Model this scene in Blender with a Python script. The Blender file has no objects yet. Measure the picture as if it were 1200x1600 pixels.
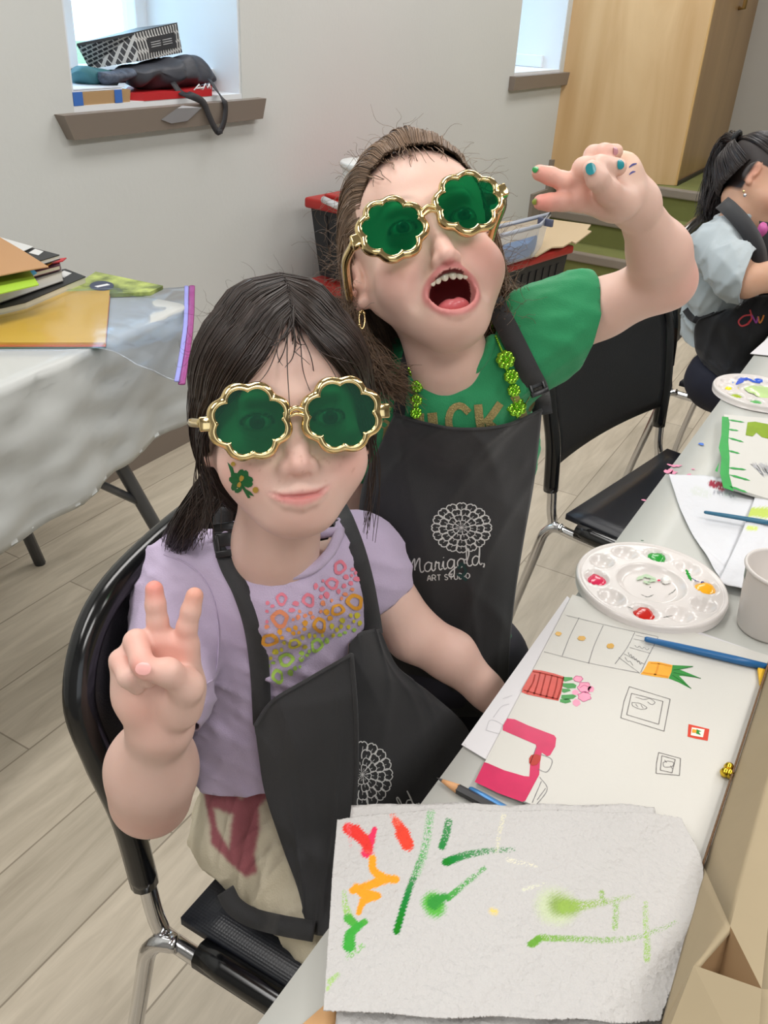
import bpy, bmesh, math, random
import numpy as np
from mathutils import Vector, Matrix, geometry
from mathutils.bvhtree import BVHTree
random.seed(7); rng = np.random.default_rng(11)
COL = bpy.context.scene.collection
F = 1360.0; CAMH = 1.3
_X = np.array([900, 740, -F]); _X = _X/np.linalg.norm(_X)
_Z = np.array([141, 2330, F]); _Z = _Z/np.linalg.norm(_Z)
_X = _X-_Z*(_X@_Z); _X /= np.linalg.norm(_X)
_Y = np.cross(_Z, _X)
R = np.array([_X, _Y, _Z])
C0 = np.array([0, 0, CAMH])
def ray(px, py): return R@np.array([(px-600)/F, -(py-800)/F, -1.])
def W(px, py, d): return C0+ray(px, py)*d              # point at a depth along the view axis
def P(px, py, z): r = ray(px, py); return C0+r*((z-CAMH)/r[2])   # point on a level plane
def PX(px, py, x): r = ray(px, py); return C0+r*(x/r[0])
def PY(px, py, y): r = ray(px, py); return C0+r*(y/r[1])
def Wa(a): return np.array([W(*p) for p in a])
cam = bpy.data.objects.new('camera', bpy.data.cameras.new('camera')); COL.objects.link(cam)
mw = Matrix.Identity(4)
for i in range(3):
    for j in range(3): mw[i][j] = R[i][j]
    mw[i][3] = C0[i]
cam.matrix_world = mw
cam.data.sensor_fit = 'VERTICAL'; cam.data.sensor_height = 36; cam.data.lens = F/1600*36
cam.data.clip_start = .02
bpy.context.scene.camera = cam

# ---------------------------------------------------------------- materials
def srgb(c):
    c = [x/255. for x in c]
    return tuple((x/12.92 if x <= .04045 else ((x+.055)/1.055)**2.4) for x in c)+(1,)
MATS = {}
def M(name, col, rough=.5, metal=0, bump=0, bscale=80, var=0, vscale=6, col2=None, vc=None, **kw):
    if name in MATS: return MATS[name]
    m = bpy.data.materials.new(name); m.use_nodes = True; nt = m.node_tree; N = nt.nodes; L = nt.links
    b = N['Principled BSDF']; c = srgb(col)
    b.inputs['Base Color'].default_value = c; b.inputs['Roughness'].default_value = rough; b.inputs['Metallic'].default_value = metal
    for k, v in kw.items(): b.inputs[k.replace('_', ' ')].default_value = v
    tc = N.new('ShaderNodeTexCoord')
    base = None
    if vc:
        a = N.new('ShaderNodeVertexColor'); a.layer_name = vc; base = a.outputs['Color']
    if var or col2 is not None:
        n = N.new('ShaderNodeTexNoise'); n.inputs['Scale'].default_value = vscale; n.inputs['Detail'].default_value = 4
        L.new(tc.outputs['Object'], n.inputs['Vector'])
        if base is None:
            r = N.new('ShaderNodeValToRGB'); r.color_ramp.elements[0].position = .35; r.color_ramp.elements[1].position = .68
            c2 = srgb(col2) if col2 is not None else tuple(x*(1-var) for x in c[:3])+(1,)
            r.color_ramp.elements[0].color = c2; r.color_ramp.elements[1].color = c
            L.new(n.outputs['Fac'], r.inputs['Fac']); base = r.outputs['Color']
        else:
            mx = N.new('ShaderNodeMix'); mx.data_type = 'RGBA'; mx.blend_type = 'MULTIPLY'; mx.inputs[0].default_value = 1
            r = N.new('ShaderNodeMapRange'); r.inputs[3].default_value = 1-var; r.inputs[4].default_value = 1+var*.4
            L.new(n.outputs['Fac'], r.inputs[0]); L.new(base, mx.inputs[6]); L.new(r.outputs[0], mx.inputs[7]); base = mx.outputs[2]
    if base is not None: L.new(base, b.inputs['Base Color'])
    if bump:
        n = N.new('ShaderNodeTexNoise'); n.inputs['Scale'].default_value = bscale; n.inputs['Detail'].default_value = 3
        L.new(tc.outputs['Object'], n.inputs['Vector'])
        bp = N.new('ShaderNodeBump'); bp.inputs['Strength'].default_value = min(1, bump); bp.inputs['Distance'].default_value = .002*max(1, bump)
        L.new(n.outputs['Fac'], bp.inputs['Height']); L.new(bp.outputs['Normal'], b.inputs['Normal'])
    MATS[name] = m; return m
def clear_mat(name, col, tint, rough=.05, spec=.25, gloss=False):
    m = bpy.data.materials.new(name); m.use_nodes = True; nt = m.node_tree; N = nt.nodes; L = nt.links; N.clear()
    o = N.new('ShaderNodeOutputMaterial'); t = N.new('ShaderNodeBsdfTransparent'); t.inputs[0].default_value = tint
    g = N.new('ShaderNodeBsdfGlossy' if gloss else 'ShaderNodeBsdfPrincipled'); g.inputs[0].default_value = col; g.inputs['Roughness'].default_value = rough
    f = N.new('ShaderNodeFresnel'); f.inputs['IOR'].default_value = 1.5
    a = N.new('ShaderNodeMath'); a.operation = 'ADD'; a.inputs[1].default_value = spec; a.use_clamp = True
    mx = N.new('ShaderNodeMixShader')
    ge = N.new('ShaderNodeNewGeometry'); bf = N.new('ShaderNodeMath'); bf.operation = 'SUBTRACT'; bf.inputs[0].default_value = 1; bm_ = N.new('ShaderNodeMath'); bm_.operation = 'MULTIPLY'
    L.new(ge.outputs['Backfacing'], bf.inputs[1]); L.new(f.outputs[0], a.inputs[0]); L.new(a.outputs[0], bm_.inputs[0]); L.new(bf.outputs[0], bm_.inputs[1]); L.new(bm_.outputs[0], mx.inputs[0]); L.new(t.outputs[0], mx.inputs[1]); L.new(g.outputs[0], mx.inputs[2]); L.new(mx.outputs[0], o.inputs[0])
    MATS[name] = m; return m

# ---------------------------------------------------------------- objects
ORG = {}
def org(p): return ORG[p.name] if p is not None else np.zeros(3)
def tag(o, label, cat, group=None):
    o['label'] = label; o['category'] = cat
    if group: o['group'] = group
    return o
def thing(name, label, cat, loc=(0, 0, 0), group=None):
    o = bpy.data.objects.new(name, None); COL.objects.link(o); o.location = loc; o.empty_display_size = .05
    ORG[o.name] = np.array(loc, float); return tag(o, label, cat, group)
def mo(name, V, Fc, mat, parent=None, smooth=True, cols=None, local=False, base=None, uvs=None):
    """link one mesh object; V in world coordinates unless local"""
    V = np.asarray(V, float).reshape(-1, 3)
    if parent is not None: o0 = org(parent)
    else: o0 = np.array(base, float) if base is not None else np.array([V[:, 0].mean(), V[:, 1].mean(), V[:, 2].min()])
    if local: o0 = np.zeros(3)
    me = bpy.data.meshes.new(name)
    if isinstance(Fc, np.ndarray) and Fc.ndim == 2:
        me.vertices.add(len(V)); me.vertices.foreach_set('co', (V-o0).astype(np.float32).ravel())
        k = Fc.shape[1]; me.loops.add(Fc.size); me.loops.foreach_set('vertex_index', Fc.astype(np.int32).ravel())
        me.polygons.add(len(Fc)); me.polygons.foreach_set('loop_start', (np.arange(len(Fc))*k).astype(np.int32))
        me.update(calc_edges=True); me.validate()
    else:
        me.from_pydata([tuple(v) for v in (V-o0)], [], [tuple(int(i) for i in f) for f in Fc]); me.update()
    if smooth and len(me.polygons): me.polygons.foreach_set('use_smooth', [True]*len(me.polygons))
    if cols is not None:
        at = me.color_attributes.new('Col', 'FLOAT_COLOR', 'POINT')
        cc = np.ones((len(V), 4), np.float32); cc[:, :3] = cols; at.data.foreach_set('color', cc.ravel())
    for m in (mat if isinstance(mat, (list, tuple)) else [mat]): me.materials.append(m)
    o = bpy.data.objects.new(name, me); COL.objects.link(o)
    if parent is not None: o.parent = parent; ORG[o.name] = org(parent)
    elif not local: o.location = o0; ORG[o.name] = o0
    else: ORG[o.name] = np.zeros(3)
    return o
def struct(o): o['kind'] = 'structure'; return o
def tree_copy(o, parent=None):
    c = o.copy(); COL.objects.link(c); c.parent = parent
    for ch in list(o.children): tree_copy(ch, c)
    return c
class MB:
    def __init__(s): s.V = []; s.F = []
    def add(s, V, Fc):
        n = sum(len(v) for v in s.V); s.V.append(np.asarray(V, float).reshape(-1, 3)); s.F += [tuple(int(i)+n for i in f) for f in Fc]; return s
    def build(s, name, mat, parent=None, **k): return mo(name, np.vstack(s.V), s.F, mat, parent, **k)
def box_vf(c, s, rz=0, bev=0):
    """box by centre and size; rz about z; bevelled"""
    bm = bmesh.new(); bmesh.ops.create_cube(bm, size=1)
    bmesh.ops.scale(bm, vec=s, verts=bm.verts)
    if bev: bmesh.ops.bevel(bm, geom=bm.edges[:]+bm.verts[:], offset=bev, segments=2, affect='EDGES', profile=.5)
    V = np.array([v.co[:] for v in bm.verts]); Fc = [[v.index for v in f.verts] for f in bm.faces]; bm.free()
    ca, sa = math.cos(rz), math.sin(rz); V = V@np.array([[ca, sa, 0], [-sa, ca, 0], [0, 0, 1]])
    return V+np.array(c), Fc
def hexa_vf(b, t):
    """solid from a bottom loop and a top loop of n points"""
    n = len(b); V = list(b)+list(t)
    return np.array(V), [tuple(range(n))[::-1], tuple(range(n, 2*n))]+[(i, (i+1) % n, n+(i+1) % n, n+i) for i in range(n)]
def crom(pts, n):
    p = np.asarray(pts, float); 
    if len(p) < 3: 
        t = np.linspace(0, 1, n)[:, None]; return p[0]*(1-t)+p[-1]*t
    q = np.vstack([2*p[0]-p[1], p, 2*p[-1]-p[-2]]); out = []
    for t in np.linspace(0, len(p)-1-1e-9, n):
        i = int(t); u = t-i; a, b, c, d = q[i:i+4]
        out.append(.5*((2*b)+(c-a)*u+(2*a-5*b+4*c-d)*u*u+(-a+3*b-3*c+d)*u**3))
    return np.array(out)
def tube_vf(path, r, n=10, caps=True, closed=False, flat=1.0, up=None):
    p = np.asarray(path, float); m = len(p); r = np.broadcast_to(np.asarray(r, float), (m,))
    T = np.gradient(p, axis=0)
    if closed: T = np.roll(p, -1, 0)-np.roll(p, 1, 0)
    T /= np.linalg.norm(T, axis=1)[:, None]+1e-12
    a = np.array(up if up is not None else ([0, 0, 1] if abs(T[0][2]) < .9 else [1, 0, 0]), float)
    N = np.zeros_like(p); n0 = a-T[0]*(a@T[0]); n0 /= np.linalg.norm(n0)
    for i in range(m):
        n0 = n0-T[i]*(n0@T[i]) if up is None else a-T[i]*(a@T[i]); n0 /= np.linalg.norm(n0)+1e-12; N[i] = n0
    B = np.cross(T, N); th = np.linspace(0, 2*math.pi, n, endpoint=False)
    V = (p[:, None]+r[:, None, None]*(np.cos(th)[None, :, None]*N[:, None]*flat+np.sin(th)[None, :, None]*B[:, None])).reshape(-1, 3)
    Fc = []
    for i in range(m if closed else m-1):
        j = (i+1) % m
        for k in range(n): Fc.append((i*n+k, i*n+(k+1) % n, j*n+(k+1) % n, j*n+k))
    if caps and not closed: Fc += [tuple(range(n))[::-1], tuple((m-1)*n+k for k in range(n))]
    return V, Fc
def lathe_vf(prof, c, n=40):
    V = []; 
    for rr, z in prof:
        for k in range(n): a = 2*math.pi*k/n; V.append((c[0]+rr*math.cos(a), c[1]+rr*math.sin(a), c[2]+z))
    m = len(prof); Fc = [(i*n+k, i*n+(k+1) % n, (i+1)*n+(k+1) % n, (i+1)*n+k) for i in range(m-1) for k in range(n)]
    Fc += [tuple(range(n))[::-1], tuple((m-1)*n+k for k in range(n))]
    return np.array(V), Fc
def grid_surf(rows, nu, nv):
    g = np.array([crom(r, nu) for r in rows]); g = np.array([crom(g[:, i], nv) for i in range(nu)]).transpose(1, 0, 2)
    return g  # nv x nu x 3
def sheet_vf(g, th):
    """closed slab from a grid of points, th thick, thickness to the back of the normal"""
    nv, nu, _ = g.shape
    du = np.gradient(g, axis=1); dv = np.gradient(g, axis=0); nn = np.cross(du, dv); nn /= np.linalg.norm(nn, axis=2)[:, :, None]+1e-12
    V = np.vstack([g.reshape(-1, 3), (g+nn*th).reshape(-1, 3)]); o = nu*nv; idx = np.arange(o).reshape(nv, nu)
    A = np.stack([idx[:-1, :-1], idx[1:, :-1], idx[1:, 1:], idx[:-1, 1:]], -1).reshape(-1, 4); B = A[:, ::-1]+o
    bd = np.concatenate([idx[0, :-1], idx[:-1, -1], idx[-1, :0:-1], idx[:0:-1, 0]]); bn = np.roll(bd, -1)
    S = np.stack([bd, bn, bn+o, bd+o], -1)
    return V, np.vstack([A, B, S])
def prism_z(pts, z0, z1):
    """flat solid from world xy outline"""
    b = [(p[0], p[1], z0) for p in pts]; t = [(p[0], p[1], z1) for p in pts]
    ar = sum(pts[i][0]*pts[(i+1) % len(pts)][1]-pts[(i+1) % len(pts)][0]*pts[i][1] for i in range(len(pts)))
    if ar < 0: b = b[::-1]; t = t[::-1]
    return hexa_vf(b, t)
def sheet_px(pix, z, th): return prism_z([P(x, y, z) for x, y in pix], z, z+th)
def ribbon(mb, w, width, z=None, taper=False, rag=0):
    """flat stroke on a level surface (world xy path)"""
    w = np.asarray(w, float)[:, :2]; T = np.gradient(w, axis=0); T /= np.linalg.norm(T, axis=1)[:, None]+1e-12; Nn = np.stack([-T[:, 1], T[:, 0]], 1)
    n = len(w); ww = np.full(n, width/2.)
    if taper: ww = ww*np.clip(np.sin(np.linspace(.15, math.pi-.1, n))*1.4, .1, 1)
    if rag: ww = ww*(1+rag*(np.random.RandomState(n).rand(n)-.5))
    a = w+Nn*ww[:, None]; b = w-Nn*ww[:, None]
    V = [(x, y, z) for x, y in a]+[(x, y, z) for x, y in b]
    mb.add(V, [(i, n+i, n+i+1, i+1) for i in range(n-1)])
def flat_poly(mb, pts, z):
    pts = [tuple(p[:2]) for p in pts]; tri = geometry.tessellate_polygon([[Vector((x, y, 0)) for x, y in pts]])
    V = [(x, y, z) for x, y in pts]; out = []
    for t in tri:
        a, b, c = [Vector(V[i]) for i in t]; out.append(t if (b-a).cross(c-a).z > 0 else t[::-1])
    mb.add(V, out)
# ================================================================ setting
YW = 1.85
def wood_mat(name, c1, c2, scale, stretch):
    m = bpy.data.materials.new(name); m.use_nodes = True; N = m.node_tree.nodes; L = m.node_tree.links; b = N['Principled BSDF']
    tc = N.new('ShaderNodeTexCoord'); mp = N.new('ShaderNodeMapping'); mp.inputs['Scale'].default_value = stretch
    n = N.new('ShaderNodeTexNoise'); n.inputs['Scale'].default_value = scale; n.inputs['Detail'].default_value = 5; n.inputs['Distortion'].default_value = .8
    r = N.new('ShaderNodeValToRGB'); r.color_ramp.elements[0].position = .3; r.color_ramp.elements[0].color = srgb(c1); r.color_ramp.elements[1].position = .7; r.color_ramp.elements[1].color = srgb(c2)
    L.new(tc.outputs['Object'], mp.inputs[0]); L.new(mp.outputs[0], n.inputs['Vector']); L.new(n.outputs['Fac'], r.inputs[0]); L.new(r.outputs[0], b.inputs['Base Color'])
    b.inputs['Roughness'].default_value = .38
    MATS[name] = m; return m
def floor_mat():
    m = bpy.data.materials.new('plank_floor'); m.use_nodes = True; N = m.node_tree.nodes; L = m.node_tree.links; b = N['Principled BSDF']
    tc = N.new('ShaderNodeTexCoord'); br = N.new('ShaderNodeTexBrick')
    br.inputs['Color1'].default_value = srgb((204, 194, 176)); br.inputs['Color2'].default_value = srgb((186, 177, 160)); br.inputs['Mortar'].default_value = srgb((146, 136, 120))
    br.inputs['Scale'].default_value = 1; br.inputs['Brick Width'].default_value = 1.2; br.inputs['Row Height'].default_value = .185; br.inputs['Mortar Size'].default_value = .0018; br.inputs['Mortar Smooth'].default_value = .2
    br.offset = .37
    L.new(tc.outputs['Object'], br.inputs['Vector'])
    mp = N.new('ShaderNodeMapping'); mp.inputs['Scale'].default_value = (2.2, 16, 1); n = N.new('ShaderNodeTexNoise'); n.inputs['Scale'].default_value = 1.6; n.inputs['Detail'].default_value = 7; n.inputs['Roughness'].default_value = .62; n.inputs['Distortion'].default_value = .6
    L.new(tc.outputs['Object'], mp.inputs[0]); L.new(mp.outputs[0], n.inputs['Vector'])
    r = N.new('ShaderNodeValToRGB'); r.color_ramp.elements[0].position = .3; r.color_ramp.elements[0].color = (.74, .72, .69, 1); r.color_ramp.elements[1].position = .68; r.color_ramp.elements[1].color = (1.06, 1.05, 1.04, 1)
    mx = N.new('ShaderNodeMix'); mx.data_type = 'RGBA'; mx.blend_type = 'MULTIPLY'; mx.inputs[0].default_value = 1
    L.new(n.outputs['Fac'], r.inputs[0]); L.new(br.outputs['Color'], mx.inputs[6]); L.new(r.outputs[0], mx.inputs[7]); L.new(mx.outputs[2], b.inputs['Base Color'])
    b.inputs['Roughness'].default_value = .42
    MATS['plank_floor'] = m; return m
wallm = M('wall_paint', (210, 212, 209), .7, bump=.25, bscale=60, var=.03, vscale=1.5)
revm = M('window_reveal_paint', (226, 229, 232), .6)
trimm = M('taupe_trim', (128, 117, 107), .45)
X0, X1, Y0, ZC = -2.2, 8.2, -3.6, 2.75
struct(mo('floor', *box_vf(((X0+X1)/2, (Y0+YW)/2, -.05), (X1-X0+.6, YW-Y0+.6, .1)), floor_mat(), smooth=False, base=(0, .06, 0)))
struct(mo('ceiling', *box_vf(((X0+X1)/2, (Y0+YW)/2, ZC+.05), (X1-X0, YW-Y0, .1)), M('ceiling_paint', (176, 176, 174), .8), smooth=False))
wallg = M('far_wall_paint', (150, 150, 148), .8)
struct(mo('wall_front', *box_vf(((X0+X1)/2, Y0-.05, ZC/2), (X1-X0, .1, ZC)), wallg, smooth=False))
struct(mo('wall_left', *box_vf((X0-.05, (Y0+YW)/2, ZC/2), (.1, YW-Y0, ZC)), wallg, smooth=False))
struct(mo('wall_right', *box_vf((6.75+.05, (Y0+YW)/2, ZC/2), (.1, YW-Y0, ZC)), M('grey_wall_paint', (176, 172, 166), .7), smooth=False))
# the back wall with two deep window openings
SZ = CAMH-.148*YW
w1 = (.903*YW, 1.264*YW); w2 = (2.425*YW, 2.775*YW); DEP = .42
mb = MB()
def wbox(x0, x1, z0, z1, y0=YW, y1=YW+DEP): mb.add(*box_vf(((x0+x1)/2, (y0+y1)/2, (z0+z1)/2), (x1-x0, y1-y0, z1-z0)))
ZT = 2.35
for a, b in ((X0, w1[0]), (w1[1], w2[0]), (w2[1], X1)): wbox(a, b, 0, ZC)
for w in (w1, w2): wbox(w[0], w[1], 0, SZ-.002); wbox(w[0], w[1], ZT, ZC)
struct(mb.build('wall_back', wallm, smooth=False, base=(0, YW, 0)))
for i, w in enumerate((w1, w2)):
    e = bpy.data.objects.new('window_%d' % (i+1), None); COL.objects.link(e); e.location = (w[0], YW, SZ); ORG[e.name] = np.array(e.location); e['kind'] = 'structure'
    yb = YW+DEP-.03; xa, xb = w
    rv = MB()
    th = .008
    rv.add(*box_vf((xb-th/2, YW+DEP/2+.002, (SZ+ZT)/2), (th, DEP-.004, ZT-SZ)))
    rv.add(*box_vf((xa+th/2, YW+DEP/2+.002, (SZ+ZT)/2), (th, DEP-.004, ZT-SZ)))
    rv.add(*box_vf(((xa+xb)/2, YW+DEP/2+.002, ZT-th/2), (xb-xa, DEP-.004, th)))
    rv.build('reveal', revm, e, smooth=False)
    mo('window_sill', *box_vf(((xa+xb)/2, YW+DEP/2+.001, SZ+.006), (xb-xa-.001, DEP, .016)), revm, e, smooth=False)
    mo('sill_upstand', *box_vf((xb-.02, YW+DEP/2+.05, SZ+.045), (.03, DEP-.1, .06), bev=.004), revm, e, smooth=False)
    fm = MB(); fw = .055; xm = (xa+xb)/2
    for (x0, x1, z0, z1) in ((xa, xa+fw, SZ, ZT), (xb-fw, xb, SZ, ZT), (xa, xb, SZ, SZ+.07), (xa, xb, ZT-fw, ZT), (xm-.03, xm+.03, SZ, ZT)):
        fm.add(*box_vf(((x0+x1)/2, yb, (z0+z1)/2), (x1-x0, .06, z1-z0), bev=.006))
    fr = fm.build('window_frame', M('white_window_frame', (235, 238, 240), .35), e, smooth=False)
    mo('pane', *box_vf((xm, yb+.01, (SZ+ZT)/2), (xb-xa-.02, .006, ZT-SZ-.02)), clear_mat('window_glass%d' % i, (.9, .95, 1, 1), (.96, .98, 1, 1), .02, .02), e, smooth=False)
def trim(n, a, b, z1, z0, slant=.03):
    o = mo(n, *hexa_vf([(a+slant, YW-.028, z0), (b-.012, YW-.028, z0), (b-.012, YW+.0, z0), (a+slant, YW, z0)], [(a, YW-.034, z1), (b, YW-.034, z1), (b, YW, z1), (a, YW, z1)]), trimm, smooth=False); return struct(o)
t1 = trim('trim_1', .868*YW, 1.306*YW, SZ, SZ-.058)
t2 = trim('trim_2', 2.395*YW, 2.83*YW, SZ, SZ-.062, 0.0)
tp = mo('tape', *hexa_vf([PY(252, 187, YW-.031), PY(268, 193, YW-.031), PY(293, 189, YW-.031), PY(315, 170, YW-.034), PY(285, 165, YW-.034)], [PY(252, 187, YW-.034), PY(268, 193, YW-.034), PY(293, 189, YW-.034), PY(315, 168, YW-.0375), PY(277, 169, YW-.0375)]), M('silver_duct_tape', (150, 150, 154), .35, metal=.3), t1, smooth=False)
# stairs
sg = M('green_stair_carpet', (122, 126, 70), .85, bump=.4, bscale=300, var=.12, vscale=8); sn = M('stair_nosing_grey', (138, 128, 116), .55)
st = thing('stairs', 'green carpeted steps with grey nosings in the far corner', 'stairs', (5, 1, 0)); st['kind'] = 'structure'
RI, TR, SX = .16, .25, 4.83; ys0, ys1 = -.6, YW
for k in range(3):
    x0 = SX+k*TR; z1 = RI*(k+1); x1 = x0+TR if k < 2 else 7.0
    x1 = min(x1+.02, 6.75)
    mo('step', *box_vf(((x0+x1)/2, (ys0+ys1)/2, z1/2-.001), (x1-x0, ys1-ys0, z1-.002)), sg, st, smooth=False)
    mo('nosing', *box_vf((x0+.005, (ys0+ys1)/2, z1-.022), (.05, ys1-ys0, .05), bev=.008), sn, st, smooth=False)
sk = [(SX-.12, 0), (SX-.12, RI+.09), (SX+.1, RI+.09), (SX+.1, 2*RI+.09), (SX+TR+.08, 2*RI+.09), (SX+TR+.08, 3*RI+.09), (SX+2*TR+.4, 3*RI+.09), (SX+2*TR+.4, 0)]
mo('stair_skirting', *hexa_vf([(x, YW-.02, z) for x, z in sk], [(x, YW, z) for x, z in sk]), sn, st, smooth=False)
# plywood enclosure on the landing
zl = RI*3
pc = P(1055, 290, zl); xf = pc[0]; yf = pc[1]
wp = thing('wood_partition', 'tall honey coloured plywood enclosure standing on the stair landing', 'partition', (xf, yf, zl)); wp['kind'] = 'structure'
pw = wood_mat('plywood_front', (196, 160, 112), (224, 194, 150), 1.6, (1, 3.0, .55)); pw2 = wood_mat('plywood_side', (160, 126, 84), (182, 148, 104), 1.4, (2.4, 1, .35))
xw = PY(868, 200, YW)[0]; fp = [(xf, yf), (xf+.02, yf), (xw+.02, YW), (xw, YW)]
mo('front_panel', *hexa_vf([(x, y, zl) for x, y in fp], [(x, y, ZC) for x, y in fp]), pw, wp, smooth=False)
xe = 6.75
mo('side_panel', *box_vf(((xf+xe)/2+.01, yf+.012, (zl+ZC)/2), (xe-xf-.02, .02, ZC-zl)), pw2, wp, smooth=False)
mo('corner_strip', *box_vf((xf+.008, yf-.001, (zl+ZC)/2), (.02, .012, ZC-zl), bev=.003), wood_mat('plywood_edge', (200, 160, 100), (216, 180, 124), 2, (1, 1, .5)), wp, smooth=False)
mo('side_plinth', *box_vf(((xf+xe)/2, yf-.006, zl+.01), (xe-xf-.03, .012, .02)), M('dark_seal', (52, 46, 36), .6), wp, smooth=False)
dh = MB(); q = PY(1163, 10, yf-.03); dh.add(*tube_vf([q+np.array([0, .03, .14]), q+np.array([0, 0, .14]), q+np.array([0, 0, -.01]), q+np.array([0, .03, -.01])], .012, 8)); dh.build('handle', M('brass_worn', (150, 120, 70), .3, metal=.6), wp)
struct(mo('baseboard_back', *box_vf(((X0+SX)/2, YW-.008, .05), (SX-X0-.25, .016, .1)), trimm, smooth=False))
# foliage outside
lm = M('outdoor_leaf', (120, 140, 96), .6, var=.4, vscale=3); tb = thing('garden_tree', 'leafy branches outside the left window', 'tree', (2.4, 4.2, 0))
mbt = MB(); mbt.add(*tube_vf(crom([(2.5, 4.3, 0), (2.45, 4.2, 1), (2.5, 4.2, 2), (2.7, 4.3, 2.9)], 16), np.linspace(.08, .03, 16), 8))
lf = MB()
for k in range(26):
    z = 1.0+random.random()*1.3; a = random.random()*6.28; b0 = np.array([2.47, 4.2, z]); b1 = b0+np.array([math.cos(a)*.8, math.sin(a)*.4, .45]); mid = (b0+b1)/2+np.array([0, 0, -.06])
    pth = crom([b0, mid, b1], 10); mbt.add(*tube_vf(pth, np.linspace(.014, .004, 10), 6))
    for j in range(30):
        c = pth[random.randint(2, 9)]+rng.normal(0, .09, 3); u = rng.normal(0, 1, 3); u /= np.linalg.norm(u); v = np.cross(u, rng.normal(0, 1, 3)); v /= np.linalg.norm(v); s = .035
        lf.add([c-u*s, c-v*s*.45, c+u*s, c+v*s*.45], [(0, 1, 2, 3)])
mbt.build('trunk', M('bark', (120, 105, 90), .8), tb); lf.build('foliage', lm, tb, smooth=False)
gr = mo('ground', *box_vf((3, 12, -.1), (40, 19, .1)), M('garden_grass', (130, 150, 100), .9, var=.3), smooth=False); struct(gr)

# ================================================================ chairs
chrome = M('chrome', (214, 214, 216), .12, metal=1); blk = M('black_moulded_plastic', (24, 25, 28), .42, bump=.3, bscale=500, Specular_IOR_Level=.5); gls = M('gloss_black_rail', (16, 17, 19), .16, Specular_IOR_Level=.6)
def perf_mat():
    m = bpy.data.materials.new('perforated_black_plastic'); m.use_nodes = True; N = m.node_tree.nodes; L = m.node_tree.links; b = N['Principled BSDF']
    b.inputs['Base Color'].default_value = srgb((24, 27, 36)); b.inputs['Roughness'].default_value = .36
    tc = N.new('ShaderNodeTexCoord'); v = N.new('ShaderNodeTexVoronoi'); v.inputs['Scale'].default_value = 300; v.inputs['Randomness'].default_value = .0
    bp = N.new('ShaderNodeBump'); bp.inputs['Strength'].default_value = .35; bp.inputs['Distance'].default_value = .0008
    L.new(tc.outputs['Object'], v.inputs['Vector']); L.new(v.outputs['Distance'], bp.inputs['Height']); L.new(bp.outputs['Normal'], b.inputs['Normal']); return m
perf = perf_mat()
def make_chair(name, label):
    """stacking chair; faces -y, origin on the floor below the seat centre"""
    t = thing(name, label, 'chair', (0, 0, 0), None)
    hw = .225
    def side(s):
        x = s*hw
        # sled foot, front leg, seat rail, back upright: one bent chrome tube
        pts = [(x*1.01, .195, .438), (x*1.05, .222, .425), (x*1.08, .238, .36), (x*1.13, .29, .02), (x*1.1, .18, .012), (x*1.1, -.20, .012), (x*1.08, -.24, .03), (x*1.0, -.235, .40), (x, -.20, .438), (x, .0, .436), (x, .195, .432), (x*1.0, .222, .448), (x*1.0, .232, .50), (x*1.0, .238, .55)]
        return crom(pts, 60)
    for s in (-1, 1): mo('leg', *tube_vf(side(s), .0095, 10), chrome, t, local=True)
    g = []
    for v, y in enumerate(np.linspace(.20, -.225, 12)):
        row = []
        for x in np.linspace(-hw+.01, hw-.01, 11):
            dip = -.012*(1-(x/hw)**2)*math.sin(min(1, (.2-y)/.3)*1.6); row.append((x, y, .452+dip-(.02*max(0, (-.17-y)/.055)**2)))
        g.append(row)
    V, Fc = sheet_vf(np.array(g), -.012); mo('seat', V, Fc, perf, t, local=True)
    for s in (-1, 1):
        mo('seat_rail', *tube_vf(crom([(s*hw, .165, .445), (s*hw, 0, .447), (s*hw, -.20, .447), (s*hw*.97, -.225, .43)], 16), .016, 10), gls, t, local=True)
    # back: shell inside a glossy rim, rounded top
    def bp(u, v):   # u -1..1, v 0..1
        wdt = hw+.012+.012*math.sin(v*3.14); z = .52+.30*v; y = .238+.065*v+.018*u*u*(-1)+.012
        return wdt, z, y
    rim = []
    pts = [(-hw, .236, .505), (-hw-.004, .245, .60), (-hw-.012, .262, .68), (-hw-.010, .278, .745), (-hw+.03, .292, .80), (-hw+.10, .300, .826), (0, .306, .838), (hw-.10, .300, .826), (hw-.03, .292, .80), (hw+.010, .278, .745), (hw+.012, .262, .68), (hw+.004, .245, .60), (hw, .236, .505)]
    rp = crom(pts, 90)
    mo('back_frame', *tube_vf(rp, .0145, 12), gls, t, local=True)
    rows = []
    for v in np.linspace(0, 1, 14):
        z = .555+(.835-.555)*v
        L_ = rp[:45]; i = np.argmin(np.abs(L_[:, 2]-z)); xw = abs(L_[i, 0])-.002; yy = L_[i, 1]
        xs = np.linspace(-xw, xw, 15); low = .03*(1-v)
        rows.append([(x, yy+.018*(1-(x/xw)**2), z+low*0-.0*(x/xw)**2) for x in xs])
    V, Fc = sheet_vf(np.array(rows), .006); mo('backrest', V, Fc, blk, t, local=True)
    for s in (-1, 1): mo('foot_glide', *box_vf((s*hw*1.1, -.17, .006), (.022, .05, .014), bev=.004), blk, t, local=True)
    return t
chair1 = make_chair('stacking_chair', 'black plastic chair with chrome frame that the girl in lilac sits on')
chair1.location = (.625, .235, 0)
chair2 = tree_copy(chair1); chair2.location = (1.63, .15, 0); chair2.rotation_euler.z = math.radians(-12)
chair2['label'] = 'empty black plastic chair behind the raised elbow of the girl in green'
chair3 = tree_copy(chair1); chair3.location = (2.52, .16, 0); chair3.rotation_euler.z = math.radians(-6)
chair3['label'] = 'black chair under the girl in the grey sweatshirt at the far right'
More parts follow.
